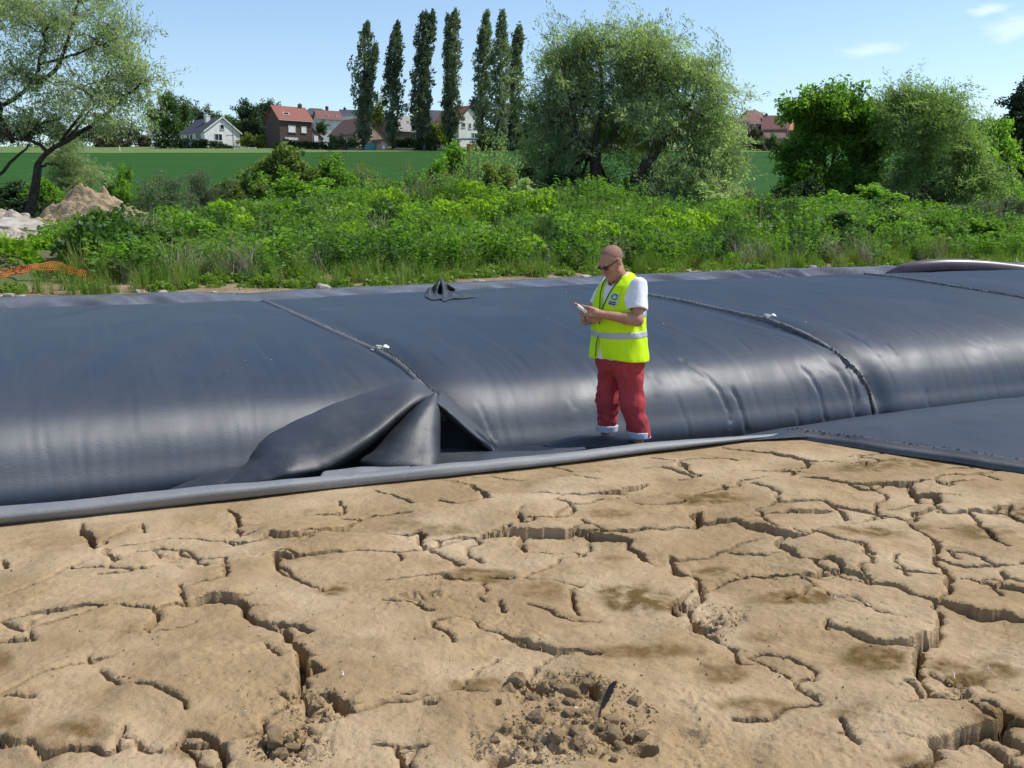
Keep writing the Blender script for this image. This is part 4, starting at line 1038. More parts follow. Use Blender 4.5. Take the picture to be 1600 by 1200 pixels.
# big willow at the left edge, two leaning willows in the middle, the trees at right
tree('willow_tree', 'large open crowned willow at the left edge with dark leaning limbs against the sky', (35, 335, 25, 78), 36,
     [(70, 45, 85, 50), (150, 60, 75, 55), (200, 95, 48, 48), (15, 110, 60, 70), (120, 135, 100, 42), (60, 190, 85, 38), (-70, 60, 100, 110), (190, 150, 50, 24), (130, 5, 75, 38), (20, 20, 60, 50), (-90, 190, 90, 60), (215, 128, 38, 22), (150, 185, 60, 22)],
     'silver', 17, 2300, .17, .042, .40, (0.15, 0, -.45), .17,
     [([(58, 258), (75, 240), (110, 215), (150, 190), (180, 165), (205, 143), (235, 120)], .105), ([(75, 240), (60, 225), (20, 215), (-30, 190)], .08), ([(20, 222), (0, 172), (45, 140), (62, 95), (70, 55), (62, 20)], .095), ([(55, 130), (85, 110), (110, 55), (120, 10), (125, -30)], .09), ([(62, 100), (100, 90), (150, 72), (185, 60)], .06),
      ([(95, 222), (140, 160), (165, 120), (190, 95)], .06), ([(-60, 330), (-30, 300), (20, 248), (45, 225)], .10), ([(75, 240), (120, 200), (165, 140)], .06), ([(60, 262), (80, 255), (98, 264)], .06)],
     seed=11, subs=7, gap=.33)
tree('willow_tree', 'tall grey green willow in the middle with a dark upright trunk', (928, 330, 3, 95), 47,
     [(935, 70, 58, 40), (880, 105, 50, 42), (990, 95, 48, 35), (915, 150, 85, 50), (858, 185, 48, 48), (965, 200, 70, 48, 1.6), (865, 245, 50, 38), (836, 240, 26, 34, 1.0), (868, 295, 44, 24, 1.2), (948, 300, 40, 18, 1.5), (1000, 160, 50, 45), (1005, 115, 40, 36), (1010, 70, 28, 22), (840, 285, 40, 22, 1.0), (900, 292, 50, 22, 2.2), (925, 225, 60, 40, 2.0), (850, 130, 30, 26)],
     'willow', 28, 2500, .22, .046, .52, (.35, 0, -.5), .30,
     [([(925, 240), (900, 200), (890, 150), (880, 105)], .13), ([(928, 235), (940, 170), (938, 100), (935, 60)], .14), ([(928, 240), (965, 205), (985, 150), (990, 100)], .10)], group='willows beside the field', seed=21, subs=8, gap=.30)
tree('willow_tree', 'broad pale willow in the middle right whose trunks lean to the right', (966, 330, 45, 80), 46,
     [(985, 130, 45, 45), (1075, 300, 60, 34, -.8), (1130, 250, 24, 40, -.4), (1040, 105, 65, 35), (1100, 125, 46, 40), (1060, 165, 80, 48), (1112, 185, 28, 40), (1090, 245, 46, 48), (1105, 292, 40, 34), (1118, 262, 26, 34), (1070, 300, 48, 26, -.6), (1128, 310, 26, 20), (1020, 285, 40, 32, 2.2), (1060, 315, 55, 18, 1.2), (1020, 215, 46, 38, 2.0), (1075, 210, 48, 40, 1.2)],
     'willow', 28, 2400, .22, .046, .52, (.4, 0, -.45), .26,
     [([(975, 325), (1010, 265), (1050, 205), (1075, 165), (1095, 125)], .16), ([(1000, 325), (1030, 280), (1085, 235), (1120, 190)], .12), ([(1010, 262), (1030, 190), (1040, 110)], .11)], group='willows beside the field', seed=31, subs=8, gap=.28)
tree('broadleaf_tree', 'fresh green broad leaved tree with ragged top right of the middle willow', (1292, 345, 6, 70), 52,
     [(1288, 180, 34, 18), (1335, 186, 38, 22), (1280, 205, 38, 30), (1335, 215, 46, 38), (1256, 265, 36, 38), (1300, 262, 55, 45), (1262, 222, 30, 26), (1355, 275, 38, 45), (1250, 302, 36, 28), (1300, 310, 55, 25), (1250, 178, 12, 10), (1305, 165, 12, 8), (1262, 176, 11, 9)],
     'ash', 30, 1700, .26, .13, .48, (.2, 0, -.2), .24, [([(1298, 270), (1310, 220), (1335, 180)], .1), ([(1296, 275), (1275, 220), (1262, 180)], .1), ([(1294, 320), (1340, 270), (1360, 225)], .08)], seed=41, subs=7, gap=.36)
tree('willow_tree', 'bushy dark willow at right with wind swept top and low forked trunk', (1442, 360, 4, 50), 50,
     [(1432, 160, 42, 24), (1482, 168, 38, 26), (1410, 185, 38, 40), (1460, 205, 70, 45), (1504, 220, 34, 50), (1425, 265, 55, 55), (1500, 280, 52, 48), (1402, 162, 18, 15), (1450, 310, 60, 35), (1395, 300, 30, 40), (1520, 265, 22, 38)],
     'willowd', 28, 2400, .22, .046, .52, (.5, 0, -.3), .24, [([(1445, 335), (1475, 305), (1510, 275), (1530, 245)], .12), ([(1446, 320), (1440, 230), (1432, 150)], .12), ([(1446, 320), (1480, 230), (1490, 160)], .1)], seed=51, subs=8, gap=.28)
tree('dark_tree', 'very dark narrow topped tree at the right edge', (1588, 330, 2, 60), 62,
     [(1588, 165, 12, 20), (1584, 195, 20, 22), (1592, 225, 34, 32), (1598, 265, 40, 40), (1610, 190, 26, 34), (1605, 300, 34, 30)],
     'dark', 34, 560, .3, .12, .45, (0, 0, .1), .26, seed=61)
tree('small_tree', 'mid green tree filling the gap before the dark tree at the right edge', (1548, 345, 2, 50), 56,
     [(1548, 225, 22, 28), (1560, 260, 26, 30), (1545, 300, 30, 25), (1578, 312, 28, 22)], 'ash', 28, 420, .26, .10, .42, (.2, 0, -.2), .14, seed=62)
tree('round_willow', 'rounded silver willow under the limbs of the big left willow', (112, 320, 0, 30), 44,
     [(112, 250, 34, 26), (125, 275, 28, 28), (95, 285, 28, 26), (118, 298, 34, 18)], 'silver', 34, 380, .15, .032, .34, (.1, 0, -.6), .08, seed=63, bark=BARKL)

# Lombardy poplars
def poplar(label, bx, by, d, leaders, W_, seed):
    r = np.random.default_rng(seed); s = d / FPX; b0 = on_ground(bx, d); base = at_d(bx, by, d); b0[2] = min(b0[2], base[2])
    root = empty('poplar_tree', b0); tag(root, label, 'poplar', 'row of tall poplars along the field')
    lm = MB(); C = []; O = []; T = []
    for li, (tx, ty, wk) in enumerate(leaders):
        top = at_d(tx, ty, d); tt = np.linspace(0, 1, 24)
        st_x = base + np.array([(tx - bx) * s * .25, r.normal(0, .4), 0])
        path = st_x[None] * (1 - tt[:, None]) + top * tt[:, None]; path[:, 0] -= (top[0] - st_x[0]) * .85 * np.sin(tt * math.pi) * (tt < 1) * .7
        lm.tube(path[:22] - b0, np.linspace(.42, .05, 22), 6)
        n = 400 if len(leaders) == 1 else 290
        t = r.random(n) ** .9; t = .07 + .93 * t
        prof = np.interp(t, [.05, .12, .25, .5, .75, .9, 1.0], [.35, .62, .9, 1, .78, .48, .12]) * (.72 + .5 * vnoise(t * 9, t * 0 + seed + li))
        Rm = W_ * .60 * s * wk * prof; a = r.uniform(0, 6.283, n); q = Rm * r.random(n) ** .5 * np.where(r.random(n) < .12, 1.35, 1)
        P_ = np.stack([np.interp(t, tt, path[:, k]) for k in range(3)], 1); P_ += np.stack([np.cos(a) * q, np.sin(a) * q, r.normal(0, .3, n)], 1)
        C.append(P_ - b0); O.append(np.stack([np.cos(a) * .25 + .5, np.sin(a) * .25, np.full(n, 1.1)], 1)); T.append(np.clip(r.normal(.45, .25, n), 0, 1))
        for k in range(0, n, 6): lm.tube([np.array([np.interp(max(t[k] - .07, 0), tt, path[:, j]) for j in range(3)]) - b0, P_[k] - b0], [.09, .03], 3, False)
    lm.build('trunk', BARK, root, True)
    leaf_obj('crown', [leaf_quads(np.concatenate(C), 13, .58, .85, .34, (0, 0, .0), .55, np.concatenate(T), np.concatenate(O), seed, 1.7)], LEAF['poplar'], root)
poplar('leftmost tall poplar of the row, standing before the brown roofed house', 567, 234, 215, [(573, 39, .9), (588, 72, .5)], 34, 101)
poplar('second poplar from the left, slender single crown', 612, 232, 213, [(621, 40, 1)], 29, 102)
poplar('third poplar from the left, widest of the row with a split top', 656, 234, 211, [(663, 21, .72), (676, 19, .68)], 42, 103)
poplar('fourth poplar from the left, hiding part of the white gabled house', 704, 230, 213, [(701, 26, .55), (712, 18, .85)], 34, 104)
poplar('fifth poplar from the left, right of the white gabled house', 753, 236, 210, [(760, 22, 1)], 27, 105)
poplar('sixth poplar from the left, close beside its neighbours at the right of the row', 780, 244, 206, [(785, 22, 1)], 28, 106)
poplar('rightmost poplar of the row, half behind the middle willow', 800, 236, 212, [(812, 41, 1)], 22, 107)

# trees and hedges along the ridge
def rtree(label, bx, by, d, blobs, leaf, seed, n=110, L=.62, W_=.34, crad=1.15, group='trees along the ridge', cat='tree', name='ridge_tree'):
    b = at_d(bx, by, d)
    return tree(name, label, (bx, by, 0, 14), d, blobs, leaf, 26, int(n * 1.9), L, W_, crad, (0, 0, -.1), .3, seed=seed, group=group, subs=4, cat=cat, twig=.3, base_z=min(tz(b[0], b[1]), b[2]), depth_k=.7)
rtree('tall dark round tree left of the white bungalow', 263, 232, 246, [(262, 162, 26, 17), (250, 180, 20, 22), (278, 182, 18, 20), (262, 205, 34, 24)], 'ridge', 201, 190)
rtree('lower feathery tree just behind the left end of the white bungalow', 308, 225, 262, [(306, 182, 17, 15), (300, 200, 22, 16)], 'ridgeg', 202, 90)
rtree('dark low trees seen above the white bungalow roof', 342, 225, 268, [(338, 190, 16, 12), (362, 190, 18, 12), (345, 205, 26, 14)], 'ridge', 203, 110)
rtree('large dark tree between the white bungalow and the dark brick house', 395, 232, 252, [(388, 184, 22, 18), (378, 205, 20, 20), (402, 208, 22, 20)], 'dark', 204, 170)
rtree('greyer tree top next to the dark brick house', 412, 232, 258, [(412, 172, 16, 14), (420, 190, 14, 20), (404, 172, 14, 12), (412, 210, 18, 18)], 'ridgeg', 205, 130)
rtree('green tree behind the gap between first and second poplar', 592, 232, 250, [(592, 185, 11, 18), (596, 205, 10, 18)], 'yellow', 206, 80)
rtree('bright green tree left of the fourth poplar trunk', 688, 232, 222, [(684, 208, 13, 14), (694, 214, 12, 16), (677, 222, 12, 12)], 'yellow', 207, 90)
rtree('dark tree mass behind the rightmost poplar', 822, 250, 215, [(826, 205, 26, 30), (812, 230, 26, 22), (845, 225, 26, 26)], 'ridge', 208, 150)
rtree('dark bush at the foot of the third poplar', 664, 236, 210, [(668, 224, 12, 12), (678, 228, 10, 9), (655, 226, 9, 10)], 'hedge', 209, 60, cat='bush', L=.36, W_=.2, crad=.5)
rtree('grey green trees at far left behind the big willow', 160, 240, 240, [(150, 205, 34, 20), (190, 208, 30, 18), (110, 210, 34, 20), (60, 205, 40, 22), (10, 205, 40, 26)], 'ridgeg', 210, 260)
rtree('purple brown shrub left of the dark round tree on the ridge', 228, 236, 228, [(228, 216, 15, 9), (222, 224, 12, 8)], 'brown', 211, 60, cat='shrub', L=.36, W_=.2, crad=.5)
rtree('dark shrub row on the ridge left of the purple brown shrub', 165, 240, 226, [(170, 222, 16, 11), (148, 224, 16, 10), (190, 226, 12, 8)], 'brown', 212, 90, cat='shrub', L=.36, W_=.2, crad=.5)
rtree('yellow green garden bush right of the white bungalow', 394, 236, 224, [(388, 222, 12, 8), (404, 224, 12, 8), (396, 228, 16, 6)], 'yellow', 213, 80, cat='bush', L=.36, W_=.2, crad=.5)
rtree('round dark bush right of the dark brick house', 499, 222, 232, [(499, 201, 9, 10)], 'ridge', 214, 45, cat='bush', L=.36, W_=.2, crad=.5)
rtree('dark tree beside the left end of the far right houses', 1124, 226, 222, [(1122, 205, 10, 14), (1116, 218, 9, 10), (1130, 219, 7, 8)], 'ridge', 215, 80, L=.36, W_=.2, crad=.5)
rtree('small dark tree in the garden before the far right houses', 1182, 228, 212, [(1180, 214, 9, 8)], 'brown', 216, 40, L=.36, W_=.2, crad=.5)
rtree('dark garden bush before the far right houses', 1192, 230, 209, [(1190, 222, 10, 6), (1204, 222, 9, 6)], 'ridge', 217, 45, cat='bush', L=.36, W_=.2, crad=.5)
rtree('low garden bush left in front of the far right houses', 1166, 230, 211, [(1166, 221, 8, 5), (1156, 223, 6, 4)], 'ridge', 218, 36, cat='bush', L=.36, W_=.2, crad=.5)
rtree('far green tree behind the right hand trees', 1390, 230, 200, [(1380, 168, 26, 14), (1400, 190, 30, 22)], 'ridgeg', 219, 120)
rtree('far tree line behind the gap right of the far houses', 1240, 230, 236, [(1252, 206, 10, 12), (1264, 200, 12, 14), (1248, 220, 9, 7)], 'ridge', 220, 80)
rtree('shrubs at the foot of the poplars right of the white gabled house', 762, 240, 208, [(752, 226, 14, 9), (775, 228, 14, 9), (795, 230, 12, 10)], 'hedge', 221, 80, cat='shrub', L=.36, W_=.2, crad=.5)
rtree('green garden shrubs in front of the brown roofed house', 540, 238, 214, [(520, 222, 9, 8), (535, 224, 10, 7), (552, 226, 9, 6)], 'ridge', 222, 70, cat='shrub', L=.36, W_=.2, crad=.5)

def hedge(label, cols, d, leaf, depth=1.6, n=260, L=.32, seed=1):
    """cols: (px, top y, bottom y) along the hedge"""
    r = np.random.default_rng(seed); cols = np.array(cols, float); b0 = on_ground(cols[0, 0], d); root = empty('hedge', b0); tag(root, label, 'hedge')
    x = r.uniform(cols[0, 0], cols[-1, 0], n); yt = np.interp(x, cols[:, 0], cols[:, 1]); yb = np.interp(x, cols[:, 0], cols[:, 2]) + (2 if depth < 3 else 12)
    t = r.random(n) ** (.7 if depth < 3 else 1.25); y = yb + (yt - yb) * t
    C = np.array([at_d(a, b, d + c) for a, b, c in zip(x, y, r.uniform(-.5, .5, n) * depth)]) - b0
    leaf_obj('foliage', [leaf_quads(C, 24, .42 if L < .5 else 1.1, L, L * .55, (0, 0, 0), seed=seed)], LEAF[leaf], root)
    mb = MB()
    for k in range(0, n, 8):
        q = C[k].copy(); q[2] = min(0, q[2] - .2); mb.tube([q, C[k]], [.03, .015], 4)
    tag(mb.build('stems', BARK, root), kind='stuff')
hedge('long clipped dark hedge curving in front of the white bungalow', [(240, 217, 228), (270, 217, 229), (320, 219, 232), (345, 224, 235), (366, 231, 237)], 219, 'hedge', n=420, seed=301)
hedge('dark hedge in front of the dark brick house', [(428, 225, 236), (445, 218, 236), (470, 222, 236), (528, 224, 237)], 216, 'hedge', n=360, seed=302)
hedge('clipped dark hedge between the second and third poplar', [(618, 217, 233), (650, 215, 233)], 219, 'hedge', n=180, seed=303)
hedge('dark wood edge on the ridge behind the big left willow', [(-60, 195, 240), (60, 203, 240), (150, 206, 238), (225, 200, 234), (290, 196, 228)], 252, 'ridge', 4, 520, .6, 305)
hedge('dark wood edge behind the white bungalow and the dark brick house', [(285, 200, 228), (330, 196, 228), (372, 192, 230), (426, 190, 230)], 264, 'ridge', 4, 720, .85, 306)
hedge('dark garden trees closing the ridge behind the middle poplars', [(596, 212, 236), (660, 214, 236), (750, 205, 238), (800, 196, 240), (900, 195, 240)], 246, 'ridge', 4, 1050, .85, 307)
hedge('dark wood edge behind the right hand trees', [(1225, 205, 238), (1300, 196, 238), (1400, 186, 240), (1500, 190, 240), (1640, 190, 240)], 250, 'ridge', 4, 1350, .85, 308)
hedge('low dark hedge under the far right houses', [(1128, 216, 226), (1160, 219, 229), (1200, 224, 232), (1228, 224, 234)], 210, 'hedge', n=280, seed=304)

# ------------------------------------------------------------------ shrubs that stand apart
def bush_mesh(kind, seed, fine=1):
    r = np.random.default_rng(seed); st = MB(); C = []; T = []; O = []
    P_ = dict(leafy=(9, 26, .055, .13, .065, .07), nettle=(34, 13, .03, .10, .042, .06), feather=(20, 30, .05, .085, .016, .07), twig=(14, 20, .06, .075, .03, .08), willow=(16, 24, .06, .11, .022, .07))[kind]
    nl, nc, cr, L, W_, _ = P_
    for i in range(nl):
        a = r.uniform(0, 6.283); q = r.random() ** .6
        tip = np.array([math.cos(a) * q * .46, math.sin(a) * q * .46, (1 - .42 * q * q) * r.uniform(.72, 1.0)])
        b = np.array([math.cos(a) * q * .16, math.sin(a) * q * .16, 0])
        p = bez(b, tip, np.array([math.cos(a), math.sin(a), .2]) * .08, 7); st.tube(p, np.linspace(.012, .004, 7), 4)
        for j in range(nc):
            t = r.uniform(.12, 1) ** .75; k = t * 6; k0 = min(int(k), 5); c = p[k0] + (p[k0 + 1] - p[k0]) * (k - k0)
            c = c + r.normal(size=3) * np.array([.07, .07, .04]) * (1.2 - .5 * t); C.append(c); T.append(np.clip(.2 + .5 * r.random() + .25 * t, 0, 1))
            O.append((c - np.array([0, 0, .3])) * 1.2)
    C = np.array(C)
    per = dict(leafy=11, nettle=8, feather=9, twig=6, willow=9)[kind]
    fs_ = (.62, .40)[fine - 1]; per = int(per * (2, 4.5)[fine - 1]); L *= fs_; W_ *= fs_; cr *= 1.25
    V, F, t = leaf_quads(C, per, cr, L, W_, (0, 0, .15 if kind != 'willow' else -.2), .9, np.array(T), np.array(O), seed)
    return npmesh('foliage', V, F, False, {'tint': t}), st.mesh('stems', True)
BUSHM = {(k, s, f): bush_mesh(k, 400 + s * 7 + i, f) for i, k in enumerate(('leafy', 'nettle', 'feather', 'twig', 'willow')) for s in (0, 1) for f in (1, 2)}
_bm = {}; BUSHES = []
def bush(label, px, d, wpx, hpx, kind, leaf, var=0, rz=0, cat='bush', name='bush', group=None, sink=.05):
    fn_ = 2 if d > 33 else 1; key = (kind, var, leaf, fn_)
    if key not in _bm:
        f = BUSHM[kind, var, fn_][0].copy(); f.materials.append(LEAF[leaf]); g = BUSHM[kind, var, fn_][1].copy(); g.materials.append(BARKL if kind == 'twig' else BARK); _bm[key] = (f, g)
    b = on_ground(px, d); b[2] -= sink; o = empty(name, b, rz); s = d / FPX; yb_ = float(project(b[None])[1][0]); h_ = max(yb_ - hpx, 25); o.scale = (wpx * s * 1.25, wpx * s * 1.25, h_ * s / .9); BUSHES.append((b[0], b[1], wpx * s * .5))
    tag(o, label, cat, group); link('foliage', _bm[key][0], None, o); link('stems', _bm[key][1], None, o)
GB = 'bushes along the weedy bank'
for a in [
 ('dark leafy bush above the dirt edge at left, right of the orange netting', 190, 19.0, 105, 345, 'leafy', 'nettled', 0, 0), ('second dark leafy bush right of the one by the orange netting', 252, 19.3, 80, 362, 'leafy', 'nettled', 1, 1),
 ('bushy green weeds at the dirt edge above the first seam end', 322, 19.5, 90, 372, 'nettle', 'nettle', 0, .4), ('dark upright nettles left of the middle of the bank edge', 398, 19.8, 110, 362, 'nettle', 'nettled', 1, 2),
 ('dark nettle clump directly above the pale stones left of the fabric scrap', 570, 20.2, 92, 358, 'nettle', 'nettled', 0, 3), ('bright nettle clump left behind the fabric scrap', 640, 20.6, 90, 368, 'nettle', 'nettle', 1, 1.4),
 ('tall nettles right behind the fabric scrap', 720, 21.0, 110, 352, 'nettle', 'nettle', 0, 5), ('yellowing weeds at the dirt edge right of the fabric scrap', 785, 21.2, 80, 366, 'nettle', 'grass', 1, .8),
 ('dark feathery bush left of the standing man', 858, 22.0, 66, 342, 'feather', 'nettled', 0, 0), ('pale green weeds behind the standing man', 965, 22.3, 100, 375, 'nettle', 'cover', 0, 2.2),
 ('green feathery weeds right of the man, left of a darker round bush', 1062, 22.6, 74, 358, 'feather', 'nettle', 1, 1), ('round dark feathery bush right of the man', 1126, 23.0, 82, 354, 'feather', 'nettled', 0, 2),
 ('soft green bush right of the pale rubble patch', 1208, 24.0, 60, 372, 'feather', 'nettle', 1, 4), ('broad dark leafy bush at right above the seam end', 1322, 25.0, 96, 335, 'leafy', 'nettled', 0, 2),
 ('leafy bush behind the bend of the hose', 1405, 25.5, 84, 338, 'leafy', 'nettled', 1, 3), ('green leafy bush above the hose', 1468, 26.0, 88, 342, 'leafy', 'nettle', 0, 5), ('bright leafy bush at far right above the hose', 1540, 26.5, 92, 345, 'leafy', 'nettle', 1, 1),
 ('young elder bush on the bank left of the middle, dark leaved', 505, 23.5, 85, 345, 'leafy', 'nettled', 1, .2), ('small dark bush on the left mound slope', 118, 25.5, 44, 338, 'leafy', 'nettled', 0, 4),
 ('bright leafy mound on top of the bank at right', 1240, 31.0, 80, 315, 'leafy', 'cover', 0, 2), ('bright green bush on top of the bank centre', 640, 32.0, 100, 288, 'leafy', 'cover', 1, 3), ('bright leafy hump on the bank left of centre', 770, 30.0, 90, 295, 'leafy', 'cover', 0, .6)]:
    bush(a[0], a[1], a[2], a[3], a[4], a[5], a[6], a[7], a[8], group=GB)
for a in [
 ('dark rounded shrub right of the silver willow at left', 205, 38, 72, 266, 'leafy', 'ash', 0, 1), ('wispy grey green shrub before the field at left', 255, 36, 100, 278, 'willow', 'greyg', 0, 2), ('second wispy grey green shrub further right before the field', 318, 38, 90, 275, 'willow', 'greyg', 1, 3),
 ('leafy green shrub at the left end of the thicket before the field', 388, 42, 110, 276, 'leafy', 'ash', 1, 0), ('olive green shrub standing highest in the left thicket', 468, 43, 150, 238, 'leafy', 'olive', 0, 2), ('twiggy olive shrub at the right end of the left thicket', 545, 43, 125, 250, 'twig', 'olive', 1, 4),
 ('low pale olive shrub right of the field gap', 655, 40, 95, 256, 'twig', 'olive', 0, 1), ('bushy green shrub right behind the pale olive shrub', 700, 44, 90, 232, 'leafy', 'ash', 0, 5), ('dark twiggy shrub below the fifth and sixth poplar', 752, 43, 120, 226, 'twig', 'willowd', 1, 2),
 ('light leaved shrub left of the middle willow trunk', 832, 38, 70, 284, 'leafy', 'willow', 1, 3), ('dark undergrowth under the middle willows', 890, 46, 150, 275, 'leafy', 'dark', 0, 1), ('shaded shrub between the two middle willow trunks', 1020, 48, 130, 280, 'leafy', 'dark', 1, 4),
 ('brownish twiggy shrub right of the pale middle willow', 1175, 44, 66, 288, 'twig', 'brown', 0, 2), ('shaded dark shrub under the ragged green tree', 1262, 50, 120, 285, 'leafy', 'dark', 0, 2.6), ('dark shrub below the wind swept willow', 1390, 47, 110, 300, 'leafy', 'dark', 1, .4),
 ('large grey green shrub at the right edge behind the bank', 1575, 33, 130, 312, 'willow', 'greyg', 0, 1), ('grey green shrub left of the one at the right edge', 1500, 36, 100, 322, 'willow', 'greyg', 1, 2),
 ('low leafy shrub filling the left foot of the thicket', 360, 41, 110, 288, 'leafy', 'olive', 0, 3), ('olive shrub between the leafy end and the highest shrub of the thicket', 425, 42, 130, 258, 'leafy', 'olive', 1, 1), ('dense green shrub just right of the highest shrub of the thicket', 512, 42.5, 130, 252, 'leafy', 'ash', 0, 4), ('rounded dull green shrub at the right foot of the thicket', 590, 41.5, 110, 264, 'twig', 'olive', 0, 2), ('pale green scrub before the dark twiggy shrub', 790, 41, 110, 262, 'leafy', 'olive', 1, 2),
 ('dark scrub in the middle of the thicket foot', 470, 39, 170, 285, 'leafy', 'ash', 1, 5), ('dull scrub under the low pale olive shrub', 690, 39, 140, 272, 'twig', 'willowd', 0, 3), ('shaded scrub left under the middle willows', 845, 45, 110, 268, 'leafy', 'dark', 1, 3), ('green scrub right under the pale middle willow', 1110, 44, 120, 290, 'leafy', 'willow', 0, 1), ('green scrub between the ragged tree and the wind swept willow', 1345, 46, 120, 292, 'leafy', 'ash', 0, 4),
 ('dark undergrowth at the far left under the big willow', 15, 40, 120, 285, 'leafy', 'dark', 1, 2), ('green undergrowth left of the earth heap', 75, 42, 100, 285, 'leafy', 'ash', 0, 3), ('shrub thicket at the field foot at left', 165, 46, 90, 275, 'leafy', 'willowd', 1, 1)]:
    bush(a[0], a[1], a[2], a[3], a[4], a[5], a[6], a[7], a[8], cat='shrub', name='shrub', group='shrubs between the bank and the field')

# ------------------------------------------------------------------ the weedy bank: plants nobody could count
def proto(kind, seed):
    r = np.random.default_rng(seed); C = []; T = []; O = []; st = MB()
    if kind == 'nettle':
        for i in range(15):
            a = r.uniform(0, 6.28); q = r.random() ** .5 * .22; b = np.array([math.cos(a) * q, math.sin(a) * q, 0]); h = r.uniform(.45, .8); tip = b * 1.7 + np.array([r.normal(0, .05), r.normal(0, .05), h])
            for j in range(9):
                t = (j + 1.5) / 10.5
                for s in (0, 1):
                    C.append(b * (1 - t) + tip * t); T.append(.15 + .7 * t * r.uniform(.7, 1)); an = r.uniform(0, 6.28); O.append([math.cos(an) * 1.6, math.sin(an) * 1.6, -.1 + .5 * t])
        V, F, t = leaf_quads(np.array(C), 1, .05, .105, .052, (0, 0, 0), .35, np.array(T), np.array(O), seed)
    elif kind == 'cover':
        n = 250; a = r.uniform(0, 6.28, n); q = r.random(n) ** .5; h = .30 * (1 - q ** 2) * r.uniform(.5, 1.05, n)
        C = np.stack([np.cos(a) * q * .42, np.sin(a) * q * .42, h + .02], 1); O = np.stack([np.cos(a), np.sin(a), np.full(n, .5)], 1)
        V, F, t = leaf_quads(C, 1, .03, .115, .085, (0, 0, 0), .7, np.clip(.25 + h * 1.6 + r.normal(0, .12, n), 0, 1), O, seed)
    elif kind == 'lump':
        n = 620; a = r.uniform(0, 6.28, n); q = r.random(n) ** .5; h = .55 * (1 - q ** 2.2) * np.where(r.random(n) < .75, r.uniform(.85, 1.08, n), r.uniform(.3, 1, n)) * (.75 + .5 * vnoise(np.cos(a) * q * 3 + 9, np.sin(a) * q * 3 + 9, seed=seed))
        C = np.stack([np.cos(a) * q * .62, np.sin(a) * q * .62, h + .02], 1); O = np.stack([np.cos(a) * .8, np.sin(a) * .8, np.full(n, .5)], 1)
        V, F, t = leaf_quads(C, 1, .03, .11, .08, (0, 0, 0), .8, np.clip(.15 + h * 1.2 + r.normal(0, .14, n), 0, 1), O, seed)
    elif kind == 'grass' or kind == 'dry':
        V = []; F = []; t = []
        for i in range(64 if kind == 'grass' else 34):
            a = r.uniform(0, 6.28); q = r.random() ** .6 * .2; b = np.array([math.cos(a) * q, math.sin(a) * q, 0]); h = r.uniform(.35, .85) * (1 if kind == 'grass' else .8)
            ln = r.normal(0, .16 if kind == 'grass' else .3, 2); s = np.array([math.cos(a + 1.5), math.sin(a + 1.5), 0]) * (.006 if kind == 'grass' else .004); k = len(V)
            m_ = b + np.array([ln[0] * .3, ln[1] * .3, h * .6]); e = b + np.array([ln[0], ln[1], h])
            V += [b - s, b + s, m_ + s * .8, m_ - s * .8, e + s * .2, e - s * .2]; F += [(k, k + 1, k + 2, k + 3), (k + 3, k + 2, k + 4, k + 5)]; ti = r.random(); t += [ti] * 6
        V = np.array(V); F = np.array(F); t = np.array(t)
    elif kind == 'feather':
        for i in range(12):
            a = r.uniform(0, 6.28); q = r.random() ** .5 * .2; b = np.array([math.cos(a) * q, math.sin(a) * q, 0]); h = r.uniform(.4, .85); tip = b * 1.8 + np.array([0, 0, h])
            for j in range(22):
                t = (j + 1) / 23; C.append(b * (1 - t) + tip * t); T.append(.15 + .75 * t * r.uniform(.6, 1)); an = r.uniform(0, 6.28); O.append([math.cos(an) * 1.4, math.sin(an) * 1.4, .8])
        V, F, t = leaf_quads(np.array(C), 1, .03, .11, .02, (0, 0, 0), .3, np.array(T), np.array(O), seed)
    return npmesh(kind, V, F, False, {'tint': t})
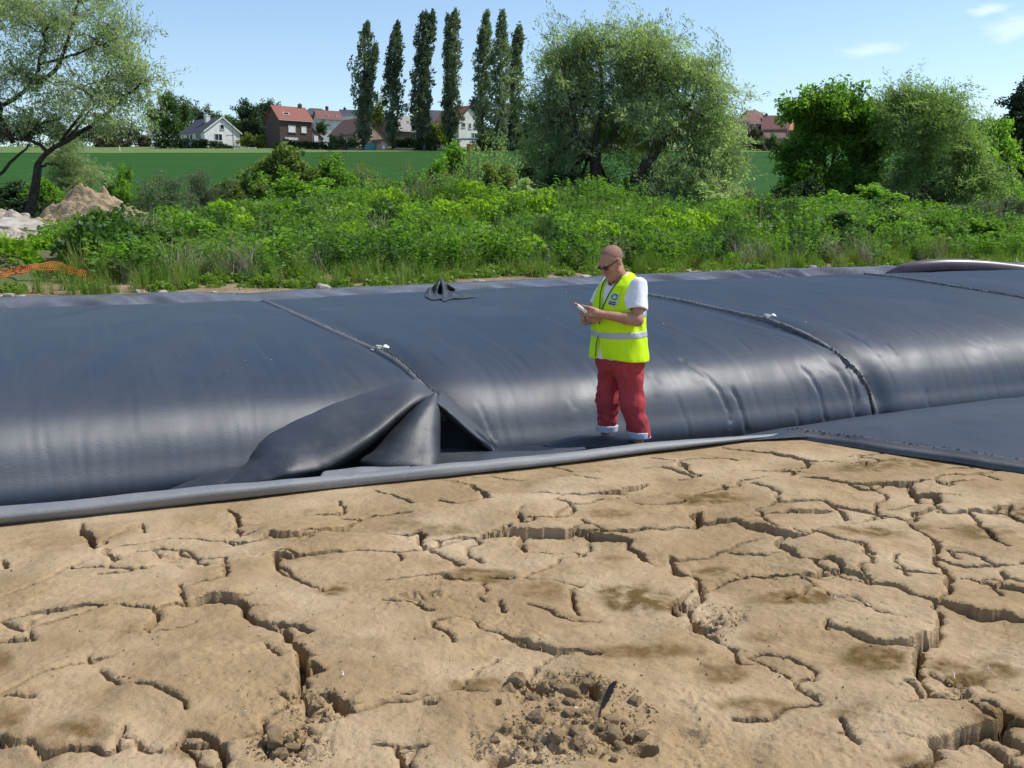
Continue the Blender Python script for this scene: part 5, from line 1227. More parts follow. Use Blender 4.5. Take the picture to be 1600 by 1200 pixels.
def scatter(name, meshes, P_, scl, rz, pick):
    pc = bpy.data.collections.new(name + '_plants')
    for i, (me, m) in enumerate(meshes):
        o = bpy.data.objects.new('plant_%02d' % i, me); me.materials.append(m); pc.objects.link(o)
    me = bpy.data.meshes.new(name); n = len(P_); me.vertices.add(n); me.vertices.foreach_set('co', np.asarray(P_, np.float32).ravel())
    a = me.attributes.new('scl', 'FLOAT_VECTOR', 'POINT'); a.data.foreach_set('vector', np.asarray(scl, np.float32).ravel())
    a = me.attributes.new('rot', 'FLOAT_VECTOR', 'POINT'); a.data.foreach_set('vector', np.asarray(rz, np.float32).ravel())
    a = me.attributes.new('pick', 'INT', 'POINT'); a.data.foreach_set('value', np.asarray(pick, np.int32)); me.update()
    o = bpy.data.objects.new(name, me); COL.objects.link(o); tag(o, kind='stuff')
    ng = bpy.data.node_groups.new(name, 'GeometryNodeTree'); ng.interface.new_socket('Geometry', in_out='INPUT', socket_type='NodeSocketGeometry'); ng.interface.new_socket('Geometry', in_out='OUTPUT', socket_type='NodeSocketGeometry')
    N, L = ng.nodes, ng.links; gi = N.new('NodeGroupInput'); go = N.new('NodeGroupOutput'); ip = N.new('GeometryNodeInstanceOnPoints'); ci_ = N.new('GeometryNodeCollectionInfo')
    ci_.inputs['Collection'].default_value = pc; ci_.inputs['Separate Children'].default_value = True; ci_.inputs['Reset Children'].default_value = True
    def na(nm, ty):
        x_ = N.new('GeometryNodeInputNamedAttribute'); x_.data_type = ty; x_.inputs['Name'].default_value = nm; return [s for s in x_.outputs if s.enabled and s.name == 'Attribute'][0]
    ip.inputs['Pick Instance'].default_value = True
    L.new(gi.outputs[0], ip.inputs['Points']); L.new(ci_.outputs[0], ip.inputs['Instance']); L.new(na('pick', 'INT'), ip.inputs['Instance Index'])
    e2r = N.new('FunctionNodeEulerToRotation'); L.new(na('rot', 'FLOAT_VECTOR'), e2r.inputs[0]); L.new(e2r.outputs[0], ip.inputs['Rotation'])
    L.new(na('scl', 'FLOAT_VECTOR'), ip.inputs['Scale']); L.new(ip.outputs[0], go.inputs[0])
    md = o.modifiers.new('scatter', 'NODES'); md.node_group = ng
    return o
def bank_points(n, seed, v0=16.7, v1=36, u0=-16, u1=30):
    r = np.random.default_rng(seed); u = r.uniform(u0, u1, n); v = v0 + (v1 - v0) * r.random(n) ** 1.25
    x = u * AX[0] + v * NX[0]; y = u * AX[1] + v * NX[1]
    e = (fbm(x * .5, y * .5, seed=71, octv=3) - .5) * 2.2
    k = v > v0 + .55 + e
    return x[k], y[k], v[k], r
def put(name, meshes, n, seed, smin, smax, dens=None, v0=16.7, v1=36, **kw):
    x, y, v, r = bank_points(n, seed, v0, v1, **kw)
    if dens is not None: k = r.random(len(x)) < dens(x, y, v); x, y, v = x[k], y[k], v[k]
    k = ~in_mound(x, y); gp_, gy_, gd_ = project(np.stack([x, y, 0 * x], 1)); k &= ~((gp_ > 55) & (gp_ < 205) & (gd_ > 25.5) & (gd_ < 31.5)) & ~((gp_ < 110 - (23 - gd_) * 18) & (gd_ > 18.6) & (gd_ < 24))
    if name not in ('ground_cover', 'creeping_plants'): k &= ~((gp_ < 112) & (gd_ > 15.9) & (gd_ < 19))
    for nx_ in (-50, -15, 20, 55, 90, 125, 150):
        q_ = at_d(nx_, 345, 15.2); k &= ((x - q_[0]) / .42) ** 2 + ((y - q_[1]) / .45) ** 2 > 1
    for a_, b_, c_ in BUSHES: k &= ((x - a_) / (c_ * .95)) ** 2 + ((y - b_ + c_ * .5) / (c_ * 1.35)) ** 2 > 1
    x, y = x[k], y[k]; n = len(x); z = terrain(x, y) - .03
    s = r.uniform(smin, smax, n)[:, None] * r.uniform(.85, 1.2, (n, 3))
    rot = np.stack([r.normal(0, .12, n), r.normal(0, .12, n), r.uniform(0, 6.28, n)], 1)
    return scatter(name, meshes, np.stack([x, y, z], 1), s, rot, r.integers(0, len(meshes), n))
MOUNDS = []
def mound(name, label, cpx, d, rx, ry, h, seed, m, cut=0.0):
    c = on_ground(cpx, d); n = 110; g = np.linspace(-1.15, 1.15, n); A, B = np.meshgrid(g, g); q = np.hypot(A, B)
    X = c[0] + A * rx; Y = c[1] + B * ry
    hh = h * np.clip(1 - q ** 1.6, -.2, 1) * (.75 + .6 * (fbm(A * 2.2, B * 2.2, seed=seed, octv=3) - .3))
    rough = (np.abs(2 * fbm(A * 5, B * 5, seed=seed + 1, octv=3) - 1) - .25) * h * .26 + (fbm(A * 16, B * 16, seed=seed + 2, octv=3) - .5) * h * .22
    Z = terrain(X.ravel(), Y.ravel()).reshape(n, n) + np.where(q < 1, hh + rough * np.clip(1.1 - q, 0, 1) * 1.2, -.25 * (q - 1) * 6)
    b0 = np.array([c[0], c[1], c[2]]); o = link(name, npmesh(name, np.stack([X, Y, Z], -1).reshape(-1, 3) - b0, grid_faces(n, n)), m); o.location = b0
    tag(o, label, 'dirt pile'); MOUNDS.append((c[0], c[1] - ry * .3, rx * .85, ry * 1.1)); return o
def mound_top(x, y):
    bpy.context.view_layer.update(); dg = bpy.context.evaluated_depsgraph_get(); z = tz(x, y)
    for o in COL.objects:
        if o.name.split('.')[0] in ('earth_mound', 'rubble_mound'):
            h = o.ray_cast(Vector((x, y, 9)) - o.location, Vector((0, 0, -1)), depsgraph=dg)
            if h[0]: z = max(z, h[1].z + o.location.z)
    return z - .02
def in_mound(x, y):
    k = np.zeros(len(x), bool)
    for a, b, c, d in MOUNDS: k |= ((x - a) / c) ** 2 + ((y - b) / d) ** 2 < 1
    return k
EARTH = mat('pale_earth', (.42, .315, .20), .95, .1, (.26, .185, .115), 3, bump=.7, bscale=14, bdist=.05, detail=8)
RUBBLE = mat('rubble_earth', (.46, .40, .33), .95, .1, (.27, .22, .17), 5, bump=.8, bscale=18, bdist=.05, detail=8)
mound('earth_mound', 'pale brown heap of bare earth under the trees at left', 132, 31.0, 3.0, 1.6, 1.75, 501, EARTH)
mound('rubble_mound', 'grey brown rubble heap cut by the left edge of the picture', -8, 23.4, 2.5, 2.5, 1.3, 511, RUBBLE)
mound('rubble_mound', 'small pale rubble patch among bright weeds right of the man', 1182, 26.5, 1.1, .9, .5, 521, RUBBLE)
mound('rubble_mound', 'low whitish rubble hump below the middle willow trunks', 972, 32.5, .8, .5, .6, 531, RUBBLE)
pn_ = lambda k, a, b, s: (lambda x, y, v: sstep(a, b, fbm(x * k, y * k, seed=s, octv=3)))
nx3 = [(proto('nettle', 601), LEAF['nettle']), (proto('nettle', 602), LEAF['nettle']), (proto('nettle', 603), LEAF['nettled']), (proto('feather', 604), LEAF['nettle'])]
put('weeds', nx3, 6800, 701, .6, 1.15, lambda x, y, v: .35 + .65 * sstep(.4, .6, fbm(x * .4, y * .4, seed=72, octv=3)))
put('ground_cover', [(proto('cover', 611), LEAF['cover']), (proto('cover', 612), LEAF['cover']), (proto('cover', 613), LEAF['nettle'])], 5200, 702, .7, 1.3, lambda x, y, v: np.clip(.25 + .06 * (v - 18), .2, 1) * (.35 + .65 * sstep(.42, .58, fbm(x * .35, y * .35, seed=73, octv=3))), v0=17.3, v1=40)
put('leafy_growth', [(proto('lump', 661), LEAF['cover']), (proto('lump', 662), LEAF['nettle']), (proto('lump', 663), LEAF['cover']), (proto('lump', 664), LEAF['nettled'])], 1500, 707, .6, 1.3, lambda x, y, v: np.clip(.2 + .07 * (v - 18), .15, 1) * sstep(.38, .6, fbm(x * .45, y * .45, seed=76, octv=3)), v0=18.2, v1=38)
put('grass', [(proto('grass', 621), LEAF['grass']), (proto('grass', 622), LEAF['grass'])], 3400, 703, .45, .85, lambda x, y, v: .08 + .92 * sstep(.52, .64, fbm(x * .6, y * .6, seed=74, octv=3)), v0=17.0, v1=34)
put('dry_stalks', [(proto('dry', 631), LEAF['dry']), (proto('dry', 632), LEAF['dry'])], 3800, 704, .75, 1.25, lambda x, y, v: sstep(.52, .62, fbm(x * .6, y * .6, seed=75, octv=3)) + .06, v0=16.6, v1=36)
put('creeping_plants', [(proto('cover', 641), LEAF['grass']), (proto('grass', 642), LEAF['grass'])], 2000, 705, .25, .62, None, v0=15.5, v1=17.8)
put('rough_grass', [(proto('nettle', 651), LEAF['nettled']), (proto('cover', 652), LEAF['ash']), (proto('grass', 653), LEAF['grass'])], 3200, 706, .7, 1.2, None, v0=34, v1=66, u0=-40, u1=50)

# stones and gravel along the dirt strip
STONE = mat('pale_stone', (.50, .46, .39), .9, .2, (.33, .29, .23), 6, bump=.5, bscale=20)
def rock_mesh(seed, k=2, amp=.35):
    bm = bmesh.new(); bmesh.ops.create_icosphere(bm, subdivisions=k, radius=1)
    V = np.array([v.co[:] for v in bm.verts]); n = fbm(V[:, 0] * 1.1 + seed, V[:, 1] * 1.1, V[:, 2] * 1.1, seed=seed, octv=3) - .5
    V = V * (1 + amp * 2.2 * n)[:, None]; V = np.clip(V, -.78, .78)
    for v, c in zip(bm.verts, V): v.co = c
    me = bpy.data.meshes.new('stone'); bm.to_mesh(me); bm.free(); return me
RM = [rock_mesh(800 + i, 2) for i in range(6)]
for m_ in RM: m_.materials.append(STONE)
rs = np.random.default_rng(5)
def stone(x, y, s, z=None, name='stone', label='pale angular stone lying on the dirt strip behind the long tube', cat='stone', group='stones along the dirt strip', meshes=RM):
    o = link(name, meshes[rs.integers(len(meshes))]); z = tz(x, y) if z is None else z
    o.location = (x, y, z + s * .25); o.rotation_euler = (rs.normal(0, .2), rs.normal(0, .2), rs.uniform(0, 6.28)); o.scale = (s * rs.uniform(.8, 1.4), s * rs.uniform(.7, 1.1), s * rs.uniform(.5, .8))
    return tag(o, label, cat, group)
for k in range(60):
    u = rs.uniform(-7, 18); v = 15.3 + 1.7 * rs.random() ** 1.3; p = uv(u, v, 0); stone(p[0], p[1], float(np.clip(rs.lognormal(-2.9, .4), .03, .13)))
for px_, py_, s_, lb in ((918, 435, .13, 'pale flat block of stone left of the man at the liner edge'), (832, 446, .07, 'small white stone on the liner edge left of the man'), (505, 453, .12, 'white stone on the dirt strip left of the fabric scrap'), (255, 472, .09, 'dark rimmed stone at the tube edge left of the first seam'), (1270, 420, .12, 'stone on the dirt strip behind the second tube section')):
    p = at_v(px_, py_, 15.3); stone(p[0], p[1], s_, max(tz(p[0], p[1]), p[2] - s_ * .3), label=lb, group=None)
gp = MB(); gV = []
for k in range(2600):
    u = rs.uniform(-8, 20); v = 15.1 + 2.4 * rs.random() ** 1.5; p = uv(u, v, 0); s = rs.uniform(.010, .032); q = np.array([p[0], p[1], tz(p[0], p[1]) + s * .2])
    V = rs.normal(size=(4, 3)); V = unit(V) * s; gp.add(V + q, [(0, 1, 2), (0, 2, 3), (0, 3, 1), (1, 3, 2)])
tag(gp.build('gravel', STONE), kind='stuff')
for px_, py_, d_, s_ in ((70, 322, 31.5, .14), (58, 335, 31, .12), (95, 336, 31, .1), (165, 328, 31.5, .13), (190, 340, 31, .1), (40, 348, 24, .16), (20, 372, 23.2, .15), (60, 385, 22.6, .12), (85, 392, 22, .1), (95, 380, 22.6, .09), (35, 380, 22, .1), (10, 390, 21.8, .12), (50, 372, 23, .08), (72, 378, 22.9, .1), (1165, 372, 27, .12), (1190, 385, 26.6, .1), (1160, 366, 27.2, .1), (1210, 380, 26.8, .08), (960, 318, 33.3, .12), (985, 317, 33.3, .12), (975, 314, 33.6, .1)):
    p = at_d(px_, py_, d_); stone(p[0], p[1], s_, max(p[2] - s_ * .2, tz(p[0], p[1])) if px_ > 900 else mound_top(p[0], p[1]), label='loose pale clod lying on a heap of earth or rubble', group='clods on the heaps', cat='clod')
sp_ = at_d(34, 364, 22.8); sp_[2] = mound_top(sp_[0], sp_[1]) + .08; sl = empty('concrete_slab', sp_, .3); tag(sl, 'tilted broken concrete slab lying on the rubble heap at the left edge', 'slab')
mb = MB(); mb.prism([(-.5, -.3, 0), (.35, -.34, 0), (.55, .05, 0), (.3, .32, 0), (-.42, .28, 0)], (0, 0, .08)); so_ = mb.build('broken_slab', STONE, sl); sl.rotation_euler = (.35, .12, .3)
# orange safety netting
NET = mat('orange_netting', (.58, .15, .035), .7, .2)
nt_ = empty('safety_netting', at_d(75, 420, 15.9)); tag(nt_, 'sagging strip of orange safety netting among the weeds at left', 'netting')
mb = MB(); b0 = np.array(nt_.location); top_ = catmull([at_d(a, b, 15.9 + c) for a, b, c in ((-60, 428, .3), (0, 423, .1), (22, 420, 0), (44, 414.5, -.1), (74, 410, 0), (101, 414, .05), (128, 423, 0), (146, 432, -.1))], 60) - b0
rows = []
for k in range(4):
    o_ = np.array([0, -.03 * k, -.034 * k]); wv_ = (fbm(np.arange(60) * .25, np.full(60, k * .7), seed=880, octv=2) - .5)[:, None] * np.array([.02, .12, .07]); rows.append(top_ + o_ + wv_); mb.tube(rows[-1], .009 if k in (0, 3) else .006, 4)
for i in range(0, 60): mb.tube([r_[i] for r_ in rows], .006, 4)
mb.build('net', NET, nt_)
# dry broken branch on the dirt strip
db = empty('dry_branch', on_ground(845, 20.3)); tag(db, 'bleached dry branch with side twigs on the dirt strip left of the man', 'branch'); mb = MB(); b0 = np.array(db.location)
for pl in (((812, 437), (830, 428), (862, 425)), ((840, 427), (846, 416), (858, 415)), ((855, 426), (862, 437), (858, 444)), ((830, 428), (832, 418)), ((825, 430), (818, 420), (815, 417))):
    mb.tube(catmull([at_d(a, b - 2, 20.2) - b0 for a, b in pl], 6), np.linspace(.016, .007, 6), 5)
mb.build('branch_wood', mat('bleached_wood', (.45, .39, .30), .9, .2, (.3, .25, .18), 20), db)
# ------------------------------------------------------------------ houses on the ridge
def wallm(n, c, c2=None): return mat(n, c, .9, .2, c2 or tuple(k * .82 for k in c), 1.2)
WHITE = wallm('white_render', (.80, .79, .76)); BRICKD = mat('dark_brick', (.125, .085, .075), .9, .2, (.085, .06, .055), 3, bump=.4, bscale=6); BRICKM = wallm('mauve_brick', (.26, .185, .17)); BRICKP = wallm('pink_brick', (.42, .31, .26)); BEIGE = wallm('beige_render', (.60, .47, .36)); OCHRE = wallm('ochre_render', (.42, .36, .25))
def roofm(n, c, sc=2.2): return mat(n, c, .75, .3, tuple(k * .72 for k in c), 2.2, bump=.5, bscale=5, bdist=.05, noise_map=(1, 3, 3))
R_GREY = roofm('grey_slate', (.075, .078, .09)); R_RED = roofm('red_tiles', (.31, .115, .085)); R_BROWN = roofm('brown_tiles', (.17, .105, .08)); R_PALE = roofm('pale_grey_tiles', (.34, .32, .30)); R_BRED = roofm('brown_red_tiles', (.24, .11, .095)); R_BLUE = roofm('blue_slate', (.06, .07, .10)); R_OR = roofm('orange_tiles', (.5, .2, .1))
GLASS = mat('window_glass', (.02, .022, .026), .12, .6); FRAME = mat('window_frame', (.72, .71, .69), .6, .3); SHUT = mat('white_shutter', (.80, .80, .78), .7, .3); DARKW = mat('dark_wood', (.05, .035, .028), .8, .2); GUT = mat('gutter_zinc', (.32, .33, .35), .5, .4)
def house(label, px, py, d, l, w, hw, hr, rz, wm, rm, wins=(), chim=(), over=.35, hip=0, name='house', cat='house', extra=None, chm=None, down=3.0):
    p = at_d(px, py, d); root = empty(name, p, rz); tag(root, label, cat)
    mb = MB(); h = w / 2
    if hip == 0: mb.prism([(-l / 2, -h, -down), (-l / 2, h, -down), (-l / 2, h, hw), (-l / 2, 0, hw + hr), (-l / 2, -h, hw)], (l, 0, 0))
    else: mb.box((0, 0, (hw - down) / 2), (l, w, hw + down))
    mb.build('wall', wm, root)
    rf = MB(); t = .16; s = hr / h; oz = over * s
    if hip == 0:
        for sg in (-1, 1):
            q = [(-l / 2 - over, sg * (h + over), hw - oz + .02), (-l / 2 - over, 0, hw + hr + .02), (-l / 2 - over, 0, hw + hr + t + .02), (-l / 2 - over, sg * (h + over), hw - oz + t + .02)]
            rf.prism(q if sg > 0 else q[::-1], (l + 2 * over, 0, 0))
    else:
        a = l / 2 + over; b = h + over; k = l / 2 - hip
        V = [(-a, -b, hw - .02), (a, -b, hw - .02), (a, b, hw - .02), (-a, b, hw - .02), (-k, 0, hw + hr), (k, 0, hw + hr)]
        rf.add(V, [(0, 1, 5, 4), (2, 3, 4, 5), (1, 2, 5), (3, 0, 4), (3, 2, 1, 0)])
    ro = rf.build('roof', rm, root)
    for cx, cy, cz, cs, ch in chim:
        m2 = MB(); m2.box((cx, cy, cz + ch / 2 - .6), (cs, cs, ch + 1.2)); m2.box((cx, cy, cz + ch + .06), (cs * 1.2, cs * 1.2, .12)); m2.tube([(cx, cy, cz + ch + .1), (cx, cy, cz + ch + .4)], .13, 8); m2.build('chimney', chm or BRICKD, ro)
    for face, a, z, ww, wh, *mt in wins:
        m_ = mt[0] if mt else GLASS
        if face == 'g+': c, ax_, n_ = (l / 2, a, z), (0, 1, 0), (1, 0, 0)
        elif face == 'g-': c, ax_, n_ = (-l / 2, -a, z), (0, -1, 0), (-1, 0, 0)
        elif face == 's-': c, ax_, n_ = (a, -h, z), (1, 0, 0), (0, -1, 0)
        elif face == 'r-':      # roof window on the -y slope, a along the ridge, z = height fraction
            f = z; c0 = np.array((a, -h * (1 - f), hw + hr * f)); sl_ = np.array((0, h, hr)); sl_ = sl_ / np.linalg.norm(sl_); n_ = np.cross((1, 0, 0), sl_)
            M = np.stack([(1, 0, 0), sl_, n_], 1); m1 = MB(); m1.box(c0 + n_ * .22, (ww, wh, .12), M=M); wo_ = m1.build('skylight', FRAME, root); m1 = MB(); m1.box(c0 + n_ * .29, (ww * .8, wh * .8, .03), M=M); m1.build('pane', m_, wo_); continue
        M = np.stack([ax_, (0, 0, 1), n_], 1); c = np.array(c, float); n_ = np.array(n_, float)
        m1 = MB(); f_ = .09
        for dx, dz, sx, sz in ((0, wh / 2 - f_ / 2, ww, f_), (0, -wh / 2 + f_ / 2, ww, f_), (-ww / 2 + f_ / 2, 0, f_, wh - 2 * f_), (ww / 2 - f_ / 2, 0, f_, wh - 2 * f_)): m1.box(c + np.array(ax_) * dx + np.array([0, 0, dz]) + n_ * .03, (sx, sz, .12), M=M)
        if ww > 1.3 and m_ is GLASS: m1.box(c + n_ * .03, (f_, wh - 2 * f_, .12), M=M)
        nm = 'door' if wh > 1.9 and ww < 1.4 else 'window'
        wo_ = m1.build(nm, FRAME, root); m1 = MB(); m1.box(c + n_ * .02, (ww - 2 * f_, wh - 2 * f_, .05), M=M); m1.build('pane' if m_ is GLASS else 'shutter', m_, wo_)
        m1 = MB(); m1.box(c - np.array([0, 0, wh / 2 + .05]) + n_ * .06, (ww + .2, .08, .2), M=M); m1.build('sill', GUT, wo_)
    g = MB()
    for sg in (-1, 1):
        if hip == 0: g.tube([(-l / 2 - over, sg * (h + over + .05), hw - oz + .02), (l / 2 + over, sg * (h + over + .05), hw - oz + .02)], .07, 6)
    if hip == 0: g.build('gutter', GUT, root)
    if extra: extra(root)
    return root
def barge(l, w, hw, hr, side, m):
    def f(root):
        mb = MB(); h = w / 2 + .35; s = hr / (w / 2)
        for sg in (-1, 1): mb.prism([(side * (l / 2 + .36), sg * h, hw - .35 * s - .1), (side * (l / 2 + .36), 0, hw + hr - .1), (side * (l / 2 + .36), 0, hw + hr + .2), (side * (l / 2 + .36), sg * h, hw - .35 * s + .2)], (side * .06, 0, 0))
        mb.build('bargeboard', m, root)
    return f
def lean_to(root):
    mb = MB(); mb.prism([(3.97, -3.2, -3), (6.7, -3.2, -3), (6.7, -3.2, .9), (3.97, -3.2, 3.1)], (0, 4.5, 0)); mb.build('lean_to', BRICKM, root)
    mb = MB(); mb.prism([(3.97, -3.4, 3.12), (6.95, -3.4, .72), (6.95, -3.4, .86), (3.97, -3.4, 3.27)], (0, 4.9, 0)); mb.build('lean_to_roof', R_BROWN, root)
    mb = MB(); mb.box((5.0, -3.25, .6), (1.0, .1, 1.7)); mb.build('door', SHUT, root)
house('white bungalow with dark grey roof and white chimney behind a clipped hedge', 329, 225, 226, 10.6, 8.8, 2.35, 3.15, R(-44), WHITE, R_GREY,
      [('g+', -1.0, 1.15, 1.9, 1.5), ('g+', 0, 3.45, 1.0, 1.1), ('s-', 2.8, 1.35, 2.3, 1.3), ('s-', -.4, 1.3, 1.2, 1.2), ('s-', -1.9, 1.05, .95, 2.0), ('s-', -4.2, 1.5, .7, .9)], [(1.2, -1.2, 4.6, .9, 1.4)], chm=WHITE, extra=barge(10.6, 8.8, 2.35, 3.15, 1, FRAME))
house('dark brick house with orange red tiled roof and two white shuttered windows', 452, 222, 224, 7.9, 7.0, 4.6, 3.0, R(39), BRICKD, R_RED,
      [('s-', -1.0, 2.6, 1.75, 1.5, SHUT), ('s-', 1.9, 2.6, 1.25, 1.45, SHUT), ('s-', -1.2, .1, 3.2, 1.3, SHUT), ('r-', -1.7, .38, 1.5, .9)], [(2.9, 0, 7.4, .7, .9)],
      extra=lambda root: lean_to(root))
house('far grey hipped roof house with chimney behind the dark brick house', 494, 196, 282, 8.5, 8, 2.4, 2.3, R(30), BRICKM, R_GREY, chim=[(3.3, 0, 4.2, .7, 1.0)], hip=2.6)
house('far brown roofed house with white wall above the round bush', 512, 205, 262, 6.2, 5.2, 3.0, 2.1, R(24), WHITE, R_BRED, [('r-', -.6, .3, .7, .6), ('r-', 1.7, .3, .7, .6)])
house('low house with broad brown hipped roof and pink brick gable behind the first poplar', 558, 232, 224, 9.8, 8.0, 2.9, 3.5, R(-46), BRICKP, R_BROWN,
      [('g+', .4, 3.3, .8, 1.5), ('g+', -2.2, .9, 1.6, 1.2), ('g+', 1.7, .8, 1.3, 1.1, SHUT), ('s-', 1, 1.3, 1.6, 1.2), ('s-', -2.5, 1.3, 1.2, 1.2)])
house('far house with dark blue slate roof left of the first poplar', 547, 190, 275, 5, 5, 1.6, 1.4, R(20), WHITE, R_BLUE, chim=[(-1.4, 0, 2.5, .6, 1.0)])
house('house with pale grey roof and brown brick gable between second and third poplar', 626, 222, 236, 7.0, 7.6, 2.4, 3.6, R(38), BRICKM, R_PALE, [('s-', 1, 1.2, 1.4, 1.2), ('r-', 1.0, .55, .6, .8)], chim=[(-2.5, 0, 5.7, .6, .7)])
house('far house with dark grey slate roof behind the third poplar', 676, 205, 262, 6.5, 6, 2.6, 2.6, R(18), WHITE, R_GREY, [('s-', 1, 1.3, 1.2, 1.2)])
house('white gabled house with red roof and dark windows between fourth and fifth poplar', 716, 216, 232, 8.5, 6.6, 4.0, 2.9, R(-48), WHITE, R_RED,
      [('g+', -1.9, 2.6, 1.1, 1.1), ('g+', 0.0, 2.5, .8, 1.2), ('g+', 1.9, 2.6, 1.7, 1.0), ('g+', 1.3, .4, 1.6, 1.3), ('s-', 1, 2.3, 1.3, 1.2)], extra=barge(8.5, 6.6, 4.0, 2.9, 1, DARKW))
house('small pink grey garden shed with dark roof beside a teal tarpaulin', 591, 234, 212, 3.4, 2.2, 1.1, .85, R(-42), BRICKP, R_BROWN, [('g+', 0, .5, .7, .8, SHUT)], over=.15, name='garden_shed', cat='shed')
TEAL = mat('teal_tarpaulin', (.05, .22, .25), .5, .4, (.03, .15, .18), 1.5)
o = empty('tarpaulin_cover', at_d(578, 234, 211), .2); tag(o, 'teal tarpaulin draped over a low stack left of the small shed', 'tarpaulin'); mb = MB()
mb.prism([(-1.0, -.6, -1.5), (1.0, -.6, -1.5), (1.05, -.6, .9), (.6, -.6, 1.35), (-.7, -.6, 1.3), (-1.05, -.6, .85)], (0, 1.3, 0)); mb.build('cover', TEAL, o)
o = empty('carport', at_d(731, 235, 211), -.1); tag(o, 'low flat white roofed carport below the white gabled house', 'carport'); mb = MB(); mb.box((0, 0, 2.35), (4.4, 2.6, .28)); mb.build('flat_roof', WHITE, o)
for sx in (-2, 2):
    for sy in (-1.1, 1.1): mb = MB(); mb.box((sx, sy, .6), (.14, .14, 3.2)); mb.build('post', DARKW, o)
o = empty('orange_panel', at_d(736.5, 236, 209.5), .1); tag(o, 'orange wooden shed door panel standing under the white carport', 'panel'); mb = MB()
for k in range(5): mb.box((-.8 + .4 * k, 0, .3), (.38, .06, 2.3 + .06 * (k % 2)))
mb.box((0, .06, .9), (2, .06, .12)); mb.build('boards', mat('orange_wood', (.50, .20, .045), .7, .3, (.38, .15, .04), 3), o)
# far right group
house('far right house with ochre wall and flat eaves partly behind the willow', 1149, 214, 236, 4.6, 5, 3.4, .9, R(12), OCHRE, R_BROWN, [('s-', .2, 2.0, 1.0, 1.1), ('s-', -1.5, 2.0, .8, 1.1)])
house('far right tall brown red hipped roof rising above the terrace', 1174, 206, 252, 5.2, 6, 3.2, 2.1, R(14), BRICKM, R_BRED, [('r-', .6, .3, .5, .6)], hip=1.2)
house('far right terrace house with brown red roof and mauve wall with windows', 1179, 216, 238, 6.4, 6, 3.2, 1.9, R(10), BRICKM, R_BRED, [('s-', -.1, 1.9, 1.2, 1.4), ('s-', -1.6, 1.9, .8, 1.3), ('s-', 1.2, 1.9, .9, 1.4, SHUT)], [(2.6, 0, 4.6, .5, .8)])
house('far right house with deep brown red roof and two skylights', 1211, 216, 236, 5.6, 7, 2.0, 3.1, R(-16), BRICKM, R_BRED, [('r-', .5, .55, .6, .7), ('r-', 1.0, .3, .6, .6), ('g-', -.8, 2.2, 1.6, 1.6)], [(-2.2, .2, 4.6, .6, .9)])
house('beige flat annex in front of the far right terrace', 1161, 226, 228, 4.0, 3, 2.9, .25, R(8), BEIGE, BEIGE, [('s-', .4, 1.0, 2.6, 1.1), ('s-', -1.6, 1.1, .5, .8)], over=.05)
house('low dark roofed outbuilding right of the beige annex', 1209, 224, 229, 5.0, 3.4, 1.1, 1.1, R(6), BRICKM, R_BROWN, over=.15, cat='outbuilding')
house('small house end with orange roof beside the ragged green tree', 1233, 214, 240, 3.0, 4, 1.6, 1.6, R(14), BEIGE, R_OR, [('s-', -.5, .6, .9, .9)])
# garden walls, fences, poles
def rail_fence(label, px0, py0, px1, py1, d, n, h, rails, m, name='rail_fence', pw=.14, rh=.12):
    a = at_d(px0, py0, d); b = at_d(px1, py1, d); root = empty(name, a); tag(root, label, 'fence')
    for k in range(n):
        p = (b - a) * k / (n - 1); mb = MB(); mb.box(p + np.array([0, 0, h / 2 - .3]), (pw, pw, h + .6)); mb.build('post', m, root)
    for r_ in rails:
        for k in range(n - 1):
            p = (b - a) * (k + .5) / (n - 1); L_ = np.linalg.norm(b - a) / (n - 1); mb = MB(); mb.box(p + np.array([0, -.1, r_]), (L_ - .01, .05, rh)); mb.build('rail', m, root)
rail_fence('short white two rail fence right of the white bungalow', 366, 237, 400, 236.5, 215, 4, .95, (.25, .75), FRAME, rh=.2)
GREYF = mat('grey_fence_wood', (.24, .23, .22), .9, .2, (.17, .16, .15), 3)
rail_fence('long low grey fence between field and gardens under the poplars', 528, 237.5, 690, 237.5, 213.5, 13, .95, (.2, .5, .8), GREYF, name='garden_fence', rh=.22)
rail_fence('dark garden fence along the meadow below the far right houses', 1132, 229, 1226, 235, 209, 9, .9, (.2, .5, .8), DARKW, name='garden_fence', rh=.26)
def pole(label, px, py, d, h, m, r=.1, arm=0, name='utility_pole', cat='pole'):
    b = at_d(px, py, d); o = empty(name, b); tag(o, label, cat); mb = MB(); mb.tube([(0, 0, -1), (0, 0, h * .5), (0, 0, h)], [r, r * .9, r * .7], 8); mb.build('shaft', m, o)
    if arm: 
        mb = MB(); mb.box((-arm / 2 + .2, 0, h * .62), (arm, .1, .12)); mb.box((-arm + .3, 0, h * .62 - .2), (.12, .12, .3)); mb.build('crossarm', m, o)
pole('thin grey utility pole with a small crossarm in front of the white bungalow', 365, 237, 217, 5.6, GREYF, .11, 1.6)
pole('short white marker post at the field edge left of the ridge shrubs', 187.5, 243, 205, 1.9, FRAME, .14, name='marker_post', cat='post')
